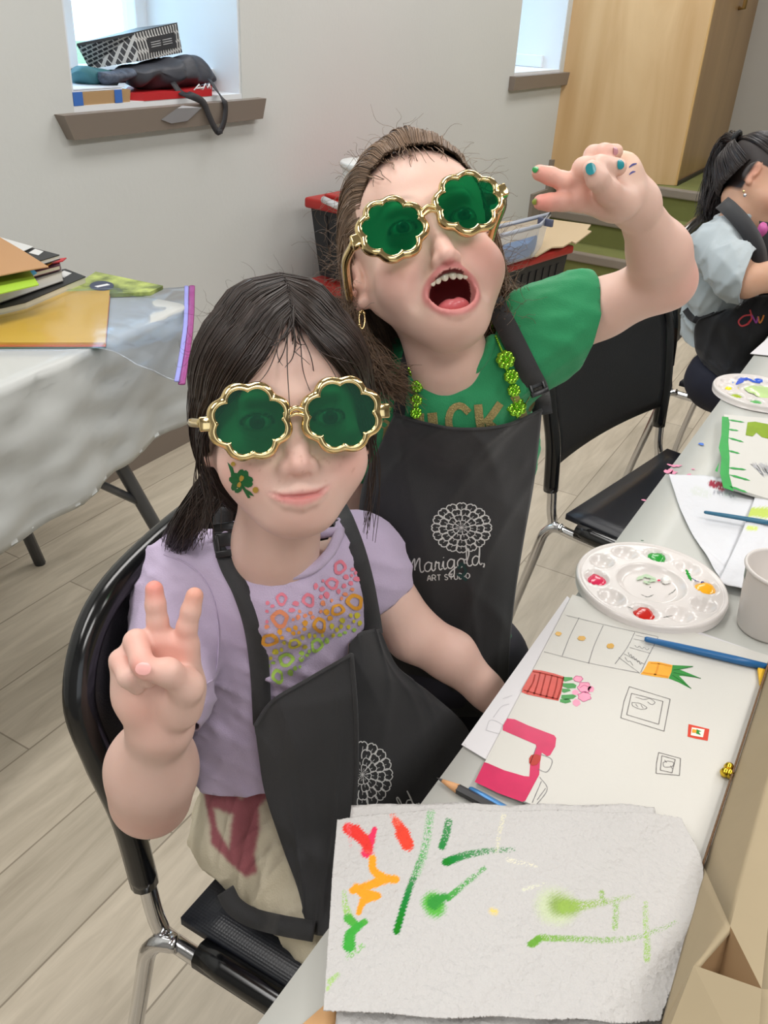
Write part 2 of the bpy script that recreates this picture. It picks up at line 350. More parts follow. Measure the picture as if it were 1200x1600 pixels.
for c in (chair1, chair2, chair3): c['group'] = 'black stacking chairs along the painting table'

# ================================================================ the painting table
tb = thing('folding_table', 'long folding table under a pale grey plastic cloth, the children paint on it', 'table', (1.0, -.1, 0))
def edge_y(x): return .205-.021*(x-.25)
mb = MB(); mb.add(*hexa_vf([(.0, -.5, .70), (2.9, -.56, .70), (2.9, edge_y(2.9)-.012, .70), (.0, edge_y(0)-.012, .70)], [(.0, -.5, .736), (2.9, -.56, .736), (2.9, edge_y(2.9)-.012, .736), (.0, edge_y(0)-.012, .736)]))
mb.build('tabletop', M('table_laminate', (200, 198, 190), .5), tb, smooth=False)
for x in (.25, 2.6):
    for y in (-.42, .1): mo('leg', *tube_vf([(x, y, .70), (x, y, .0)], .016, 10), M('grey_powder_coat', (96, 96, 98), .4), tb)
clothm = M('pale_grey_plastic_cloth', (190, 191, 185), .38, bump=.35, bscale=9, var=.03, vscale=5)
g = []; xs = np.linspace(-.02, 2.93, 150)
prof = [(.0, -.72, .0), (.0, -.5, .0)]
for j in range(26):
    row = []
    for x in xs:
        ey = edge_y(x); wv = .004*math.sin(x*21)+.006*math.sin(x*8.3+1)
        if j < 14: y = -.53+(ey-.004+.53)*j/13.; z = .7395; 
        else:
            k = (j-13)/12.; y = ey+.002*min(1, k*6)+wv*k*1.6; z = .7395-.0015*min(1, k*8)-.25*k
            if k < .1: y = ey-.001
        if j == 0: z -= 0.0
        row.append((x, y, z+.0006*math.sin(x*13+j)))
    g.append(row)
V, Fc = sheet_vf(np.array(g), -.0008); cl = mo('tablecloth', V, Fc, clothm); tag(cl, 'pale grey plastic cloth on the painting table, under drawings and palettes', 'tablecloth')
ZT_ = .7405

# ---------------------------------------------------------------- palettes
def palette(cpx, label, rad, well0, fills, smears, z):
    c = P(*cpx, z+.012); t = thing('paint_palette', label, 'palette', (c[0], c[1], z))
    q = P(*well0, z+.01)-c; rot = math.atan2(q[1], q[0])
    n = 120; rr = np.concatenate([np.linspace(0.01, .98, 64), [1.0, 1.02, 1.005]])*rad
    wells = [(rad*.74*math.cos(rot+2*math.pi*k/10), rad*.74*math.sin(rot+2*math.pi*k/10)) for k in range(10)]
    V = []
    for i, r in enumerate(rr):
        for k in range(n):
            a = 2*math.pi*k/n; x, y = r*math.cos(a), r*math.sin(a); h = .0115
            for wx, wy in wells:
                d = math.hypot(x-wx, y-wy)/(rad*.17)
                if d < 1: h -= .008*(1-d**2.4)
                elif d < 1.12: h += .0006*(1-(d-1)/.12)
            d = r/(rad*.47)
            if d < 1: h -= .007*min(1, (1-d**6)*1.3)
            if r > rad*.95: h += .0012
            if i == len(rr)-2: h = .009
            if i == len(rr)-1: h = .0005
            V.append((c[0]+x, c[1]+y, z+h))
    m = len(rr); Fc = [(i*n+k, i*n+(k+1) % n, (i+1)*n+(k+1) % n, (i+1)*n+k) for i in range(m-1) for k in range(n)]
    Fc += [tuple((m-1)*n+k for k in range(n))[::-1], tuple(range(n))]
    mo('tray', V, [f[::-1] for f in Fc] if False else Fc, M('white_palette_plastic', (220, 214, 210), .2, var=.03, vscale=25), t)
    for k, (fx, fy, nm, colr, s) in enumerate(fills):
        w = P(fx, fy, z+.006); wx, wy = min(wells, key=lambda v: math.hypot(v[0]-w[0]+c[0], v[1]-w[1]+c[1])) if s > 0 else (w[0]-c[0], w[1]-c[1]); s = abs(s)
        rs = np.random.RandomState(k+3); V = [(c[0]+wx, c[1]+wy, z+.0100)]; ang = np.linspace(0, 2*math.pi, 28, endpoint=False)
        for q_, hh in ((.5, .0098), (.85, .0090), (1, .0060)):
            for a in ang: r = rad*.172*s*q_*(1+.10*math.sin(3*a+k)+.05*rs.randn()); V.append((c[0]+wx+r*math.cos(a), c[1]+wy+r*math.sin(a)*.9, z+hh))
        Fc = [(0, 1+i, 1+(i+1) % 28) for i in range(28)]+[(1+q_*28+i, 1+(q_+1)*28+i, 1+(q_+1)*28+(i+1) % 28, 1+q_*28+(i+1) % 28) for q_ in range(2) for i in range(28)]
        p = mo('paint_blob', V, Fc, M('paint_'+nm, colr, .15), t); p['label'] = nm.replace('_', ' ')+' paint'
    for (nm, colr, pts, w, hh) in smears:
        mbx = MB(); ribbon(mbx, crom([P(a, b, z+hh) for a, b in pts], 14), w, z+hh+.0003, taper=True, rag=.9); mbx.build('paint_smear', M('paint_'+nm, colr, .3), t)
    return t
palette((1018, 909), 'round white ten well palette next to the drawing, with crimson, red, yellow and green paint', .083, (938, 905),
    [(938, 905, 'crimson', (212, 44, 84), .85), (1018, 952, 'red', (190, 34, 26), .95), (1097, 934, 'yellow', (240, 172, 32), 1.0), (1011, 860, 'green', (38, 150, 54), .85), (1096, 911, 'navy_blue', (28, 36, 120), -.32), (1040, 908, 'white', (240, 238, 232), -.4)],
    [('green', (38, 150, 54), [(1072, 890), (1076, 899), (1080, 908)], .004, .0115), ('navy_blue', (28, 36, 120), [(1080, 903), (1088, 908), (1094, 910)], .0012, .0115), ('pale_green', (176, 200, 166), [(995, 906), (1008, 900), (1022, 905), (1012, 910)], .006, .006), ('crimson', (212, 44, 84), [(1028, 906), (1031, 908)], .004, .006),
     ('pale_green', (176, 200, 166), [(1005, 908), (1016, 912)], .005, .006), ('soot', (110, 110, 104), [(1001, 929), (1012, 933), (1022, 929)], .0016, .0115), ('soot', (110, 110, 104), [(1044, 930), (1052, 925), (1056, 920)], .0012, .0115), ('soot', (110, 110, 104), [(980, 948), (990, 952)], .0012, .0115), ('soot', (110, 110, 104), [(1036, 965), (1052, 962)], .0012, .0115), ('dark_green', (36, 84, 50), [(1001, 845), (1006, 845)], .0025, .0115)], ZT_)
palette((1185, 609), 'paper plate like white palette further along the table with blue, yellow and lime paint', .075, (1143, 598),
    [(1143, 607, 'lemon', (238, 222, 40), -1.0), (1150, 622, 'lime', (156, 180, 36), -1.05), (1181, 632, 'leaf_green', (90, 176, 96), -1.1), (1190, 612, 'pale_lime', (190, 216, 150), -2.2), (1166, 596, 'blue', (52, 96, 206), -1.2), (1182, 594, 'blue', (52, 96, 206), -1.0), (1150, 599, 'light_blue', (120, 156, 224), -.7)],
    [('blue', (52, 96, 206), [(1150, 601), (1165, 592), (1180, 597), (1192, 596)], .010, .0118)], ZT_)
# ---------------------------------------------------------------- sheets of paper
paper = M('white_drawing_board', (206, 204, 197), .55, bump=.1, bscale=400); paper2 = M('white_thin_paper', (214, 212, 214), .6)
z0 = ZT_+.0008
under = mo('paper_sheet', *sheet_px([(917, 926), (1170, 1015), (1100, 1090), (900, 1010)], z0, .0006), paper2, smooth=False); tag(under, 'white sheet mostly hidden under the top edge of the painted drawing board', 'paper')
lower = mo('paper_sheet', *sheet_px([(886, 932), (721, 1164), (800, 1212), (960, 990)], z0+.0008, .0006), paper2, smooth=False); tag(lower, 'white sheet with faint pencil lines sticking out left of the drawing board', 'paper')
zb = z0+.0016; drawing_px = [(894, 931), (742, 1222), (832, 1260), (1064, 1375), (1150, 1330), (1205, 1190), (1212, 1030)]
board = thing('drawing_board', 'white board with painted sofa, carrot, plant pot and framed pictures', 'drawing', P(1000, 1150, zb))
mo('board', *sheet_px(drawing_px, zb, .0018), paper, board, smooth=False)
zd = zb+.0020
def c5(pts): return [(700+x/2.4, 900+y/2.4) for x, y in pts]
def c5w(pts, n=None, z=zd):
    w = [P(x, y, z) for x, y in c5(pts)]; return crom(w, n or max(6, len(w)*5)) if len(w) > 2 else np.array([w[0]*(1-t)+w[1]*t for t in np.linspace(0, 1, 6)])
def dfill(name, colr, polys, dz=0, rough=.35):
    for p in polys:
        mb = MB(); flat_poly(mb, [P(x, y, zd) for x, y in c5(p)], zd+dz)
        mb.build(name, M('art_'+name+str(colr[0])+str(colr[1]), colr, rough, var=.12, vscale=60), board, smooth=False)
def dline(name, colr, paths, w, dz=.0002, straight=False):
    mb = MB()
    for p in paths:
        if name != 'scribbled_writing': mb = MB()
        if straight:
            for a, b in zip(p[:-1], p[1:]): ribbon(mb, c5w([a, b]), w, zd+dz, rag=.3)
        else: ribbon(mb, c5w(p), w, zd+dz, rag=.4)
        if name != 'scribbled_writing': mb.build(name, M('ink_%d_%d' % (colr[0], colr[1]), colr, .6), board, smooth=False)
    if name == 'scribbled_writing': return mb.build(name, M('ink_%d_%d' % (colr[0], colr[1]), colr, .6), board, smooth=False)
pk = (206, 40, 92)
dfill('painted_sofa', pk, [[(222, 534), (250, 537), (300, 560), (398, 597), (406, 608), (402, 640), (383, 672), (372, 676), (352, 662), (345, 700), (342, 745), (318, 790), (290, 843), (278, 847), (190, 815), (100, 772), (136, 698), (150, 702), (210, 728), (285, 750), (305, 752), (308, 705), (330, 640), (330, 632), (205, 578), (207, 560)]])
dfill('painted_apple', (180, 44, 30), [[(312, 672), (330, 668), (346, 674), (347, 690), (334, 708), (316, 712), (304, 702), (304, 684)]], .0002)
dfill('painted_flower_pot', (200, 52, 30), [[(320, 351), (350, 354), (400, 366), (436, 378), (432, 400), (424, 440), (414, 468), (370, 460), (300, 445), (276, 436), (280, 420), (304, 378)]])
dline('pot_stripe', (150, 34, 18), [[(326, 370), (318, 400), (296, 438)], [(346, 362), (336, 402), (322, 444)], [(366, 370), (356, 410), (346, 450)], [(390, 372), (380, 410), (368, 456)], [(412, 378), (404, 420), (392, 460)], [(430, 384), (424, 420), (410, 462)], [(318, 358), (360, 366), (432, 384)], [(284, 428), (340, 444), (412, 462)]], .0014)
gn = (34, 140, 48)
dfill('painted_stems', gn, [[(432, 378), (466, 380), (468, 388), (440, 396), (431, 392)], [(430, 402), (470, 402), (482, 410), (478, 420), (450, 422), (430, 414)], [(428, 422), (456, 424), (460, 430), (436, 438), (427, 434)], [(426, 446), (470, 444), (482, 450), (470, 460), (440, 464), (424, 458)], [(420, 462), (455, 460), (462, 472), (440, 478), (420, 472)]])
def blobp(cx, cy, rx, ry, s=0, n=14): return [(cx+rx*math.cos(2*math.pi*k/n)*(1+.12*math.sin(k*2.7+s)), cy+ry*math.sin(2*math.pi*k/n)*(1+.12*math.cos(k*1.9+s))) for k in range(n)]
dfill('painted_tulips', (236, 150, 178), [blobp(488, 386, 17, 11, 1), blobp(512, 418, 24, 20, 2), blobp(536, 424, 12, 12, 3), blobp(478, 436, 13, 10, 4), blobp(512, 452, 24, 17, 5), blobp(482, 475, 15, 13, 6)])
dline('tulip_outline', (196, 96, 140), [blobp(488, 386, 17, 11, 1)+[blobp(488, 386, 17, 11, 1)[0]], blobp(512, 418, 24, 20, 2), blobp(512, 452, 24, 17, 5), [(494, 420), (510, 410), (526, 416)]], .0006)
dfill('painted_carrot', (240, 172, 40), [[(752, 320), (790, 322), (842, 334), (838, 360), (826, 384), (780, 378), (722, 368), (736, 350)]])
dline('carrot_shade', (222, 142, 24), [[(760, 326), (800, 330), (838, 338)], [(730, 362), (780, 370), (826, 378)], [(790, 328), (784, 352), (776, 372)]], .0018)
dfill('painted_carrot_leaves', gn, [[(842, 334), (922, 338), (886, 346), (868, 350), (950, 384), (880, 374), (866, 374), (884, 392), (914, 424), (868, 400), (828, 384), (838, 360)]])
dline('leaf_line', (16, 96, 34), [[(846, 352), (880, 348), (918, 340)], [(846, 362), (900, 374), (948, 384)], [(842, 372), (872, 392), (912, 422)]], .0008)
dfill('painted_knobs', (214, 162, 46), [blobp(414, 217, 12, 8, 1), blobp(501, 234, 15, 9, 2), blobp(609, 263, 14, 10, 3)], .0003)
dfill('painted_red_frame', (214, 66, 44), [[(902, 555), (940, 564), (980, 574), (974, 618), (930, 610), (898, 602)]])
dfill('frame_inner', (240, 236, 224), [[(914, 568), (962, 576), (956, 606), (910, 598)]], .0003)
dfill('tiny_carrot', (236, 160, 40), [[(916, 575), (932, 578), (930, 590), (914, 588)]], .0005); dfill('tiny_leaves', gn, [[(932, 576), (950, 584), (940, 586), (948, 598), (930, 592)]], .0005)
pen = (120, 118, 122)
dline('pencil_line', pen, [[(444, 148), (600, 186), (716, 212), (788, 228)], [(360, 284), (527, 326), (720, 364)], [(492, 156), (460, 220), (428, 300)], [(582, 186), (548, 262), (527, 328)], [(700, 212), (672, 268), (626, 330)], [(788, 230), (752, 300), (722, 362)],
    [(696, 236), (774, 252)], [(682, 268), (758, 290)], [(660, 292), (735, 330)], [(640, 305), (716, 362)], [(332, 640), (308, 704)], [(346, 668), (390, 690), (372, 734), (336, 724)], [(344, 754), (372, 800), (330, 860)], [(334, 840), (366, 796)], [(316, 850), (350, 770)]], .0005)
dline('scribbled_writing', (96, 94, 98), [[(700+9*i, 262+2.2*i+(4 if i % 2 else -3)) for i in range(7)], [(676+5*i, 290+4*i+(5 if i % 2 else -4)) for i in range(11)], [(664+10*i, 308+8*i+(4 if i % 2 else -3)) for i in range(4)], [(704, 222), (730, 228), (752, 232)]], .0004)
dline('picture_frame_sketch', (104, 100, 100), [[(680, 415), (833, 462), (810, 582), (648, 532), (660, 470), (680, 415)], [(688, 440), (806, 470), (790, 556), (670, 520), (688, 440)], [(790, 662), (872, 684), (868, 748), (780, 740), (782, 700), (790, 662)], [(802, 674), (852, 688), (840, 738), (796, 728), (802, 674)]], .0006, straight=True)
dline('tiny_sketch', (112, 108, 110), [[(690, 474), (720, 478), (746, 494), (724, 500), (694, 488), (690, 474)], [(744, 462), (758, 460), (776, 474), (764, 482), (748, 472)], [(704, 454), (730, 462), (744, 462)], [(806, 700), (824, 694), (846, 700), (840, 714), (812, 716), (806, 700)], [(812, 690), (820, 700)], [(834, 712), (842, 724)], [(704, 480), (712, 492)], [(724, 484), (732, 496)]], .0005)
mb = MB()
for p in ([(142, 578), (160, 540), (206, 560), (196, 590), (142, 578)], [(170, 530), (200, 490), (230, 480)], [(206, 460), (240, 448)], [(60, 628), (68, 638)]): ribbon(mb, c5w(p, z=z0+.0016), .0005, z0+.0017)
mb.build('pencil_line', M('faint_pencil', (190, 188, 192), .6), lower, smooth=False)
# ---------------------------------------------------------------- pencils and brushes
def stick(name, label, cat, a, b, r, mat, z, tip=None, extra=None):
    pa, pb = P(*a, z), P(*b, z); t = thing(name, label, cat, (pa+pb)/2); d = (pb-pa)/np.linalg.norm(pb-pa); L_ = np.linalg.norm(pb-pa)
    if tip == 'pencil':
        mo('shaft', *tube_vf([pa+d*.020, pb], r, 6), mat, t, smooth=False)
        mo('sharpened_wood', *tube_vf([pa+d*.0055, pa+d*.0205], [r*.35, r*.98], 12), M('cedar', (214, 160, 112), .6), t)
        mo('lead', *tube_vf([pa, pa+d*.0058], [r*.06, r*.36], 10), M('graphite', (60, 58, 58), .4), t)
    else:
        mo('handle', *tube_vf([pa, pa+d*.002, pa+d*L_*.3, pa+d*L_*.75, pb], [r*.5, r*.8, r, r*1.15, r*1.05], 14), mat, t)
        if extra: mo('handle_tip', *tube_vf([pb-d*.0002, pb+d*.012], [r*1.05, r*.7], 12), extra, t)
    return t
zp = ZT_+.0040
stick('pencil', 'black pencil with bare sharpened tip at the edge of the table', 'pencil', (682, 1215), (790, 1272), .0042, M('black_pencil_paint', (38, 38, 40), .35), zp, 'pencil')
stick('paintbrush', 'blue brush handle beside the black pencil, half under the paper towel', 'paintbrush', (733, 1232), (812, 1278), .0032, M('blue_metallic_paint', (62, 122, 176), .3, metal=.3), zp)
stick('paintbrush', 'dark blue brush lying across the top of the drawing board', 'paintbrush', (1007, 998), (1197, 1042), .0036, M('deep_blue_paint', (34, 100, 156), .35), zb+.0062)
stick('paintbrush', 'thin teal brush resting on the crumpled paper napkins', 'paintbrush', (1100, 800), (1215, 819), .0028, M('teal_paint', (50, 108, 138), .35), ZT_+.014)
# ---------------------------------------------------------------- paper towels near the camera
def stroke_cols(XY, base, strokes):
    C = np.tile(np.array(base, float), (len(XY), 1)); rs = np.random.RandomState(5)
    nz = rs.rand(len(XY))
    for pts, w0, w1, colr, dry, soft in strokes:
        p = crom(pts, 40) if len(pts) > 2 else np.array([np.array(pts[0])*(1-t)+np.array(pts[-1])*t for t in np.linspace(0, 1, 40)])
        D = np.full(len(XY), 1e9); T = np.zeros(len(XY))
        bb = (XY[:, 0] > p[:, 0].min()-40) & (XY[:, 0] < p[:, 0].max()+40) & (XY[:, 1] > p[:, 1].min()-40) & (XY[:, 1] < p[:, 1].max()+40)
        idx = np.where(bb)[0]; q = XY[idx]
        d = np.sqrt(((q[:, None]-p[None])**2).sum(2)); k = d.argmin(1); dm = d.min(1); t = k/39.
        w = w0*(1-t)+w1*t; edge = dm-w*(.82+.3*np.sin(q[:, 0]*.9+q[:, 1]*1.3)*.3+.25*(nz[idx]-.5))
        a = np.clip(-edge/soft+.5, 0, 1); dr = dry[0]*(1-t)+dry[1]*t; a = a*(nz[idx] > dr*.95)*(1-.35*dr)
        C[idx] = C[idx]*(1-a[:, None])+np.array(srgb(colr)[:3])*a[:, None]
    return C
def c6(p): return [(450+x/1.6, 1230+y/1.6) for x, y in p]
towel_base = np.array(srgb((196, 194, 192))[:3])
towel_mat = bpy.data.materials.new('embossed_paper_towel'); towel_mat.use_nodes = True
_N = towel_mat.node_tree.nodes; _L = towel_mat.node_tree.links; _b = _N['Principled BSDF']; _b.inputs['Roughness'].default_value = .9
_a = _N.new('ShaderNodeVertexColor'); _a.layer_name = 'Col'; _L.new(_a.outputs[0], _b.inputs['Base Color'])
_tc = _N.new('ShaderNodeTexCoord'); _v = _N.new('ShaderNodeTexVoronoi'); _v.inputs['Scale'].default_value = 190; _n = _N.new('ShaderNodeTexNoise'); _n.inputs['Scale'].default_value = 420; _n.inputs['Detail'].default_value = 3
_ad = _N.new('ShaderNodeMath'); _ad.operation = 'ADD'; _bp = _N.new('ShaderNodeBump'); _bp.inputs['Strength'].default_value = .8; _bp.inputs['Distance'].default_value = .0014
_L.new(_tc.outputs['Object'], _v.inputs[0]); _L.new(_tc.outputs['Object'], _n.inputs[0]); _L.new(_v.outputs['Distance'], _ad.inputs[0]); _L.new(_n.outputs[0], _ad.inputs[1]); _L.new(_ad.outputs[0], _bp.inputs['Height']); _L.new(_bp.outputs[0], _b.inputs['Normal'])
def towel(label, corner_rows, zf, nu, nv, strokes, base=None):
    rows = [[P(x, y, zf) for x, y in r] for r in corner_rows]; g = grid_surf(rows, nu, nv)
    pg = grid_surf([[(x, y, 0) for x, y in r] for r in corner_rows], nu, nv)[:, :, :2].reshape(-1, 2)
    uu, vv = np.meshgrid(np.linspace(0, 1, nu), np.linspace(0, 1, nv))
    g[:, :, 2] = zf+.0016*np.sin(uu*9+vv*3)*np.sin(vv*7+1)*np.clip(uu*8, 0, 1)+.0012*np.sin(uu*23+vv*17)+.0015
    e = np.minimum(np.minimum(uu, 1-uu), np.minimum(vv, 1-vv)); rg = np.random.RandomState(3).randn(nv, nu)*.00018*(e < .004); g[:, :, 0] += rg; g[:, :, 1] += rg
    V, Fc = sheet_vf(g, -.0007); C = stroke_cols(pg, towel_base, strokes)
    o = mo('paper_towel', V, Fc, towel_mat, cols=np.vstack([C, C])); tag(o, label, 'paper towel'); return o
zt = zb+.0030
towel('blank paper towel at the bottom of the folded pile, peeking out below', [[(560, 1300), (800, 1290), (1040, 1300)], [(540, 1450), (800, 1460), (1050, 1470)], [(522, 1620), (780, 1625), (1045, 1625)]], zt+.0002, 60, 50, [])
towel('middle paper towel of the pile, its edge showing at the left', [[(549, 1262), (800, 1258), (1022, 1264)], [(530, 1420), (800, 1440), (1060, 1440)], [(524, 1560), (800, 1585), (1028, 1590)]], zt+.0042, 70, 60, [])
S = []
rd = (228, 52, 44); og = (244, 158, 30); g1 = (30, 132, 58); g2 = (96, 170, 56)
def s6(p, w0, w1, c, dry=(0, 0), soft=2.): S.append((c6(p), w0, w1, c, dry, soft))
s6([(150, 112), (178, 128), (205, 140)], 11, 9, rd); s6([(215, 112), (205, 140), (196, 170)], 5, 11, (232, 46, 92)); s6([(168, 118), (190, 140), (200, 165)], 12, 8, rd); s6([(150, 100), (156, 150)], 4, 3, (236, 110, 120), (.6, .8)); s6([(180, 165), (215, 172)], 3, 3, (236, 110, 120), (.6, .8))
s6([(268, 92), (280, 112), (298, 150)], 8, 11, (230, 66, 44)); s6([(258, 72), (272, 95)], 5, 7, (236, 120, 100), (.6, .4)); s6([(285, 128), (292, 152)], 14, 9, (230, 66, 44))
s6([(210, 186), (212, 212), (240, 228), (268, 232)], 7, 8, og); s6([(160, 262), (200, 248), (240, 232)], 6, 9, og); s6([(185, 285), (225, 272), (190, 262)], 6, 6, og); s6([(176, 316), (184, 294), (200, 272)], 5, 7, og); s6([(170, 255), (190, 270)], 8, 8, og)
s6([(140, 268), (144, 300), (156, 336)], 4, 8, (150, 196, 92), (.6, .1)); s6([(150, 330), (172, 350), (190, 342)], 9, 7, (76, 168, 60)); s6([(178, 350), (156, 374), (152, 408)], 8, 12, (58, 166, 56)); s6([(146, 436), (166, 424), (184, 406)], 4, 5, (120, 190, 90), (.6, .4))
s6([(104, 494), (124, 478)], 5, 4, (160, 200, 110), (.3, .4)); s6([(98, 512), (106, 498)], 3, 3, (170, 205, 120), (.4, .5))
s6([(356, 70), (346, 130), (325, 200), (300, 270), (270, 366)], 5, 7, g1, (.85, -.3), 2.); s6([(356, 72), (340, 160), (322, 220)], 7, 8, (110, 180, 110), (.6, .5))
s6([(400, 94), (394, 122), (384, 150)], 7, 7, g1, (.25, 0)); s6([(396, 194), (440, 178), (500, 166), (562, 160)], 9, 4, g1, (-.2, .75)); s6([(490, 208), (440, 250), (400, 284)], 4, 6, (70, 160, 66), (.5, 0)); s6([(362, 298), (366, 304)], 20, 20, (90, 178, 66), (0, 0), 8); s6([(364, 296), (392, 282)], 13, 7, (48, 146, 52), (0, 0), 4)
s6([(540, 70), (528, 120), (520, 170)], 4, 3, (226, 222, 190), (.5, .7)); s6([(550, 185), (620, 200)], 4, 3, (230, 226, 200), (.5, .7)); s6([(510, 318), (516, 320)], 6, 6, (232, 206, 110), (.2, .2), 5); s6([(590, 262), (640, 248)], 4, 3, (220, 222, 196), (.5, .7))
s6([(660, 300), (680, 304)], 30, 30, (196, 206, 172), (0, 0), 16); s6([(676, 296), (710, 300)], 18, 14, (140, 166, 88), (0, 0), 14); s6([(690, 298), (760, 292), (860, 278)], 13, 3, (146, 178, 80), (0, .7), 5); s6([(784, 262), (790, 290)], 5, 5, (140, 176, 84), (.4, .4))
s6([(612, 394), (632, 380), (680, 384), (760, 388), (880, 376), (965, 348)], 8, 5, (124, 172, 68), (-.1, .75)); s6([(606, 396), (626, 384)], 7, 7, (104, 160, 54)); s6([(820, 286), (816, 354)], 6, 5, (140, 180, 90), (.5, .4)); s6([(892, 296), (896, 380), (894, 438)], 5, 6, (150, 190, 90), (.6, .3))
towel('top paper towel of the pile, dabbed with red, orange and green paint', [[(527, 1284), (700, 1268), (900, 1270), (1064, 1280)], [(520, 1360), (700, 1352), (920, 1358), (1098, 1364)], [(514, 1450), (740, 1450), (920, 1456), (1076, 1470)], [(505, 1580), (720, 1592), (900, 1597), (1030, 1598)]], zt+.0086, 420, 260, S)
# kraft board under the towels, bottom of the frame
kb = mo('kraft_board', *sheet_px([(590, 1500), (470, 1605), (480, 1700), (940, 1700), (900, 1590)], ZT_+.0006, .002), M('kraft_card', (196, 152, 104), .7), smooth=False); tag(kb, 'brown board under the paper towels at the bottom edge', 'board')
# ---------------------------------------------------------------- napkins, second board, cup
nap = M('crumpled_white_napkin', (214, 215, 219), .75, bump=1.6, bscale=45)
def crumple(label, rows, z, amp, seed, nu=60, nv=60, name='paper_napkin', cat='napkin', strokes=None):
    g = grid_surf([[P(x, y, z) for x, y in r] for r in rows], nu, nv); rs = np.random.RandomState(seed); uu, vv = np.meshgrid(np.linspace(0, 1, nu), np.linspace(0, 1, nv)); h = np.zeros_like(uu)
    for k in range(9):
        a, b, ph = rs.uniform(-9, 9), rs.uniform(-9, 9), rs.rand()*6; h += np.abs(np.sin(a*uu+b*vv+ph))/9
    g[:, :, 2] += (h-h.min())*amp*2
    V, Fc = sheet_vf(g, -.0006)
    if strokes is not None:
        pg = grid_surf([[(x, y, 0) for x, y in r] for r in rows], nu, nv)[:, :, :2].reshape(-1, 2); C = stroke_cols(pg, np.array(srgb((214, 215, 219))[:3]), strokes)
        o = mo(name, V, Fc, M('painted_napkin', (214, 215, 219), .8, vc='Col', bump=1, bscale=60), cols=np.vstack([C, C]))
    else: o = mo(name, V, Fc, nap)
    return tag(o, label, cat)
crumple('white paper napkin with a dark red paint stain, under the green edged canvas', [[(1044, 744), (1120, 748), (1200, 770), (1300, 790)], [(1068, 810), (1140, 840), (1220, 850), (1300, 860)], [(1099, 864), (1150, 890), (1220, 900), (1300, 900)], [(1128, 910), (1168, 917), (1230, 920), (1300, 920)]], ZT_+.001, .004, 4, 150, 100,
    strokes=[([(1112, 760), (1126, 764)], 7, 9, (150, 26, 54), (0, .1), 2), ([(1086, 772), (1104, 778)], 8, 8, (206, 210, 206), (.2, .3), 5), ([(1116, 775), (1144, 778)], 4, 4, (150, 150, 160), (.6, .6), 2)])
crumple('folded paper napkin strip with lime paint spots beside the cup', [[(1184, 765), (1240, 770), (1300, 780)], [(1160, 830), (1220, 838), (1300, 850)], [(1122, 912), (1180, 925), (1300, 930)]], ZT_+.008, .004, 9, 90, 90,
    strokes=[([(1170, 803), (1196, 804)], 9, 10, (190, 208, 96), (0, 0), 4), ([(1168, 828), (1180, 829)], 4, 4, (206, 220, 110), (.1, .1), 3)])
c2px = [(1130, 651), (1131, 762), (1205, 785), (1290, 800), (1290, 665)]
cb = thing('painted_canvas', 'white board with a green painted border and lime patch, further along the table', 'painting', P(1180, 710, ZT_+.004))
mo('board', *sheet_px(c2px, ZT_+.0095, .004), paper, cb, smooth=False); zc = ZT_+.0137
def cpoly(name, colr, polys):
    mb = MB()
    for p in polys: flat_poly(mb, [P(x, y, zc) for x, y in p], zc+.0003)
    return mb.build(name, M('art_%s' % name, colr, .35, var=.15, vscale=70), cb, smooth=False)
cpoly('green_border', (40, 164, 72), [[(1128, 651), (1138, 652), (1140, 662), (1138, 690), (1140, 715), (1139, 740), (1146, 768), (1130, 762), (1125, 740), (1127, 715), (1123, 700), (1127, 680)], [(1124, 722), (1121, 738), (1117, 736)]])
cpoly('lime_patch', (138, 168, 28), [[(1168, 660), (1180, 659), (1200, 663), (1202, 686), (1190, 683), (1182, 676), (1176, 682), (1165, 680)]])
mb = MB()
for p in ([(1138, 656), (1163, 660)], [(1138, 671), (1154, 673)], [(1138, 684), (1162, 691)], [(1138, 704), (1156, 709)], [(1138, 731), (1166, 734)], [(1140, 742), (1172, 751)], [(1140, 760), (1168, 770)]): ribbon(mb, np.array([P(*p[0], zc)*(1-t)+P(*p[1], zc)*t for t in np.linspace(0, 1, 10)]), .006, zc+.0003, taper=True, rag=.5)
mb.build('green_strokes', MATS['art_green_border'], cb, smooth=False)
mb = MB(); rs = np.random.RandomState(2)
for k in range(22):
    a = P(1172+k*1.3, 722+rs.rand()*6, zc); b = P(1190+k*.6, 738+rs.rand()*10, zc); ribbon(mb, np.array([a*(1-t)+b*t for t in np.linspace(0, 1, 5)]), .0008, zc+.0003)
mb.build('pencil_shading', M('faint_pencil2', (186, 186, 190), .6), cb, smooth=False)
mbs = MB()
for p, w in (([(1042, 725), (1052, 728), (1066, 727)], .006), ([(1038, 738), (1048, 737), (1054, 741)], .014), ([(1073, 742), (1080, 744)], .012), ([(1080, 733), (1086, 733)], .003), ([(1002, 781), (1010, 782)], .004)): ribbon(mbs, crom([P(x, y, ZT_) for x, y in p], 12), w, ZT_+.0002, taper=True, rag=.8)
o = mbs.build('paint_smudge', M('pink_smudge', (222, 132, 164), .5), None, smooth=False); o.parent = cl; o.location = o.location-Vector(cl.location); o['label'] = 'pink paint smudges'
mbs = MB(); ribbon(mbs, crom([P(x, y, ZT_) for x, y in [(1093, 692), (1096, 694), (1098, 696)]], 8), .008, ZT_+.0002, taper=True, rag=.5)
o = mbs.build('paint_smudge', M('blue_smudge', (60, 110, 200), .5), None, smooth=False); o.parent = cl; o.location = o.location-Vector(cl.location); o['label'] = 'blue paint smudge'
sh = mo('paper_sheet', *sheet_px([(1172, 553), (1215, 515), (1290, 500), (1290, 565)], ZT_+.001, .001), paper2, smooth=False); tag(sh, 'blank white sheet in front of the girl in grey at the right edge', 'paper')
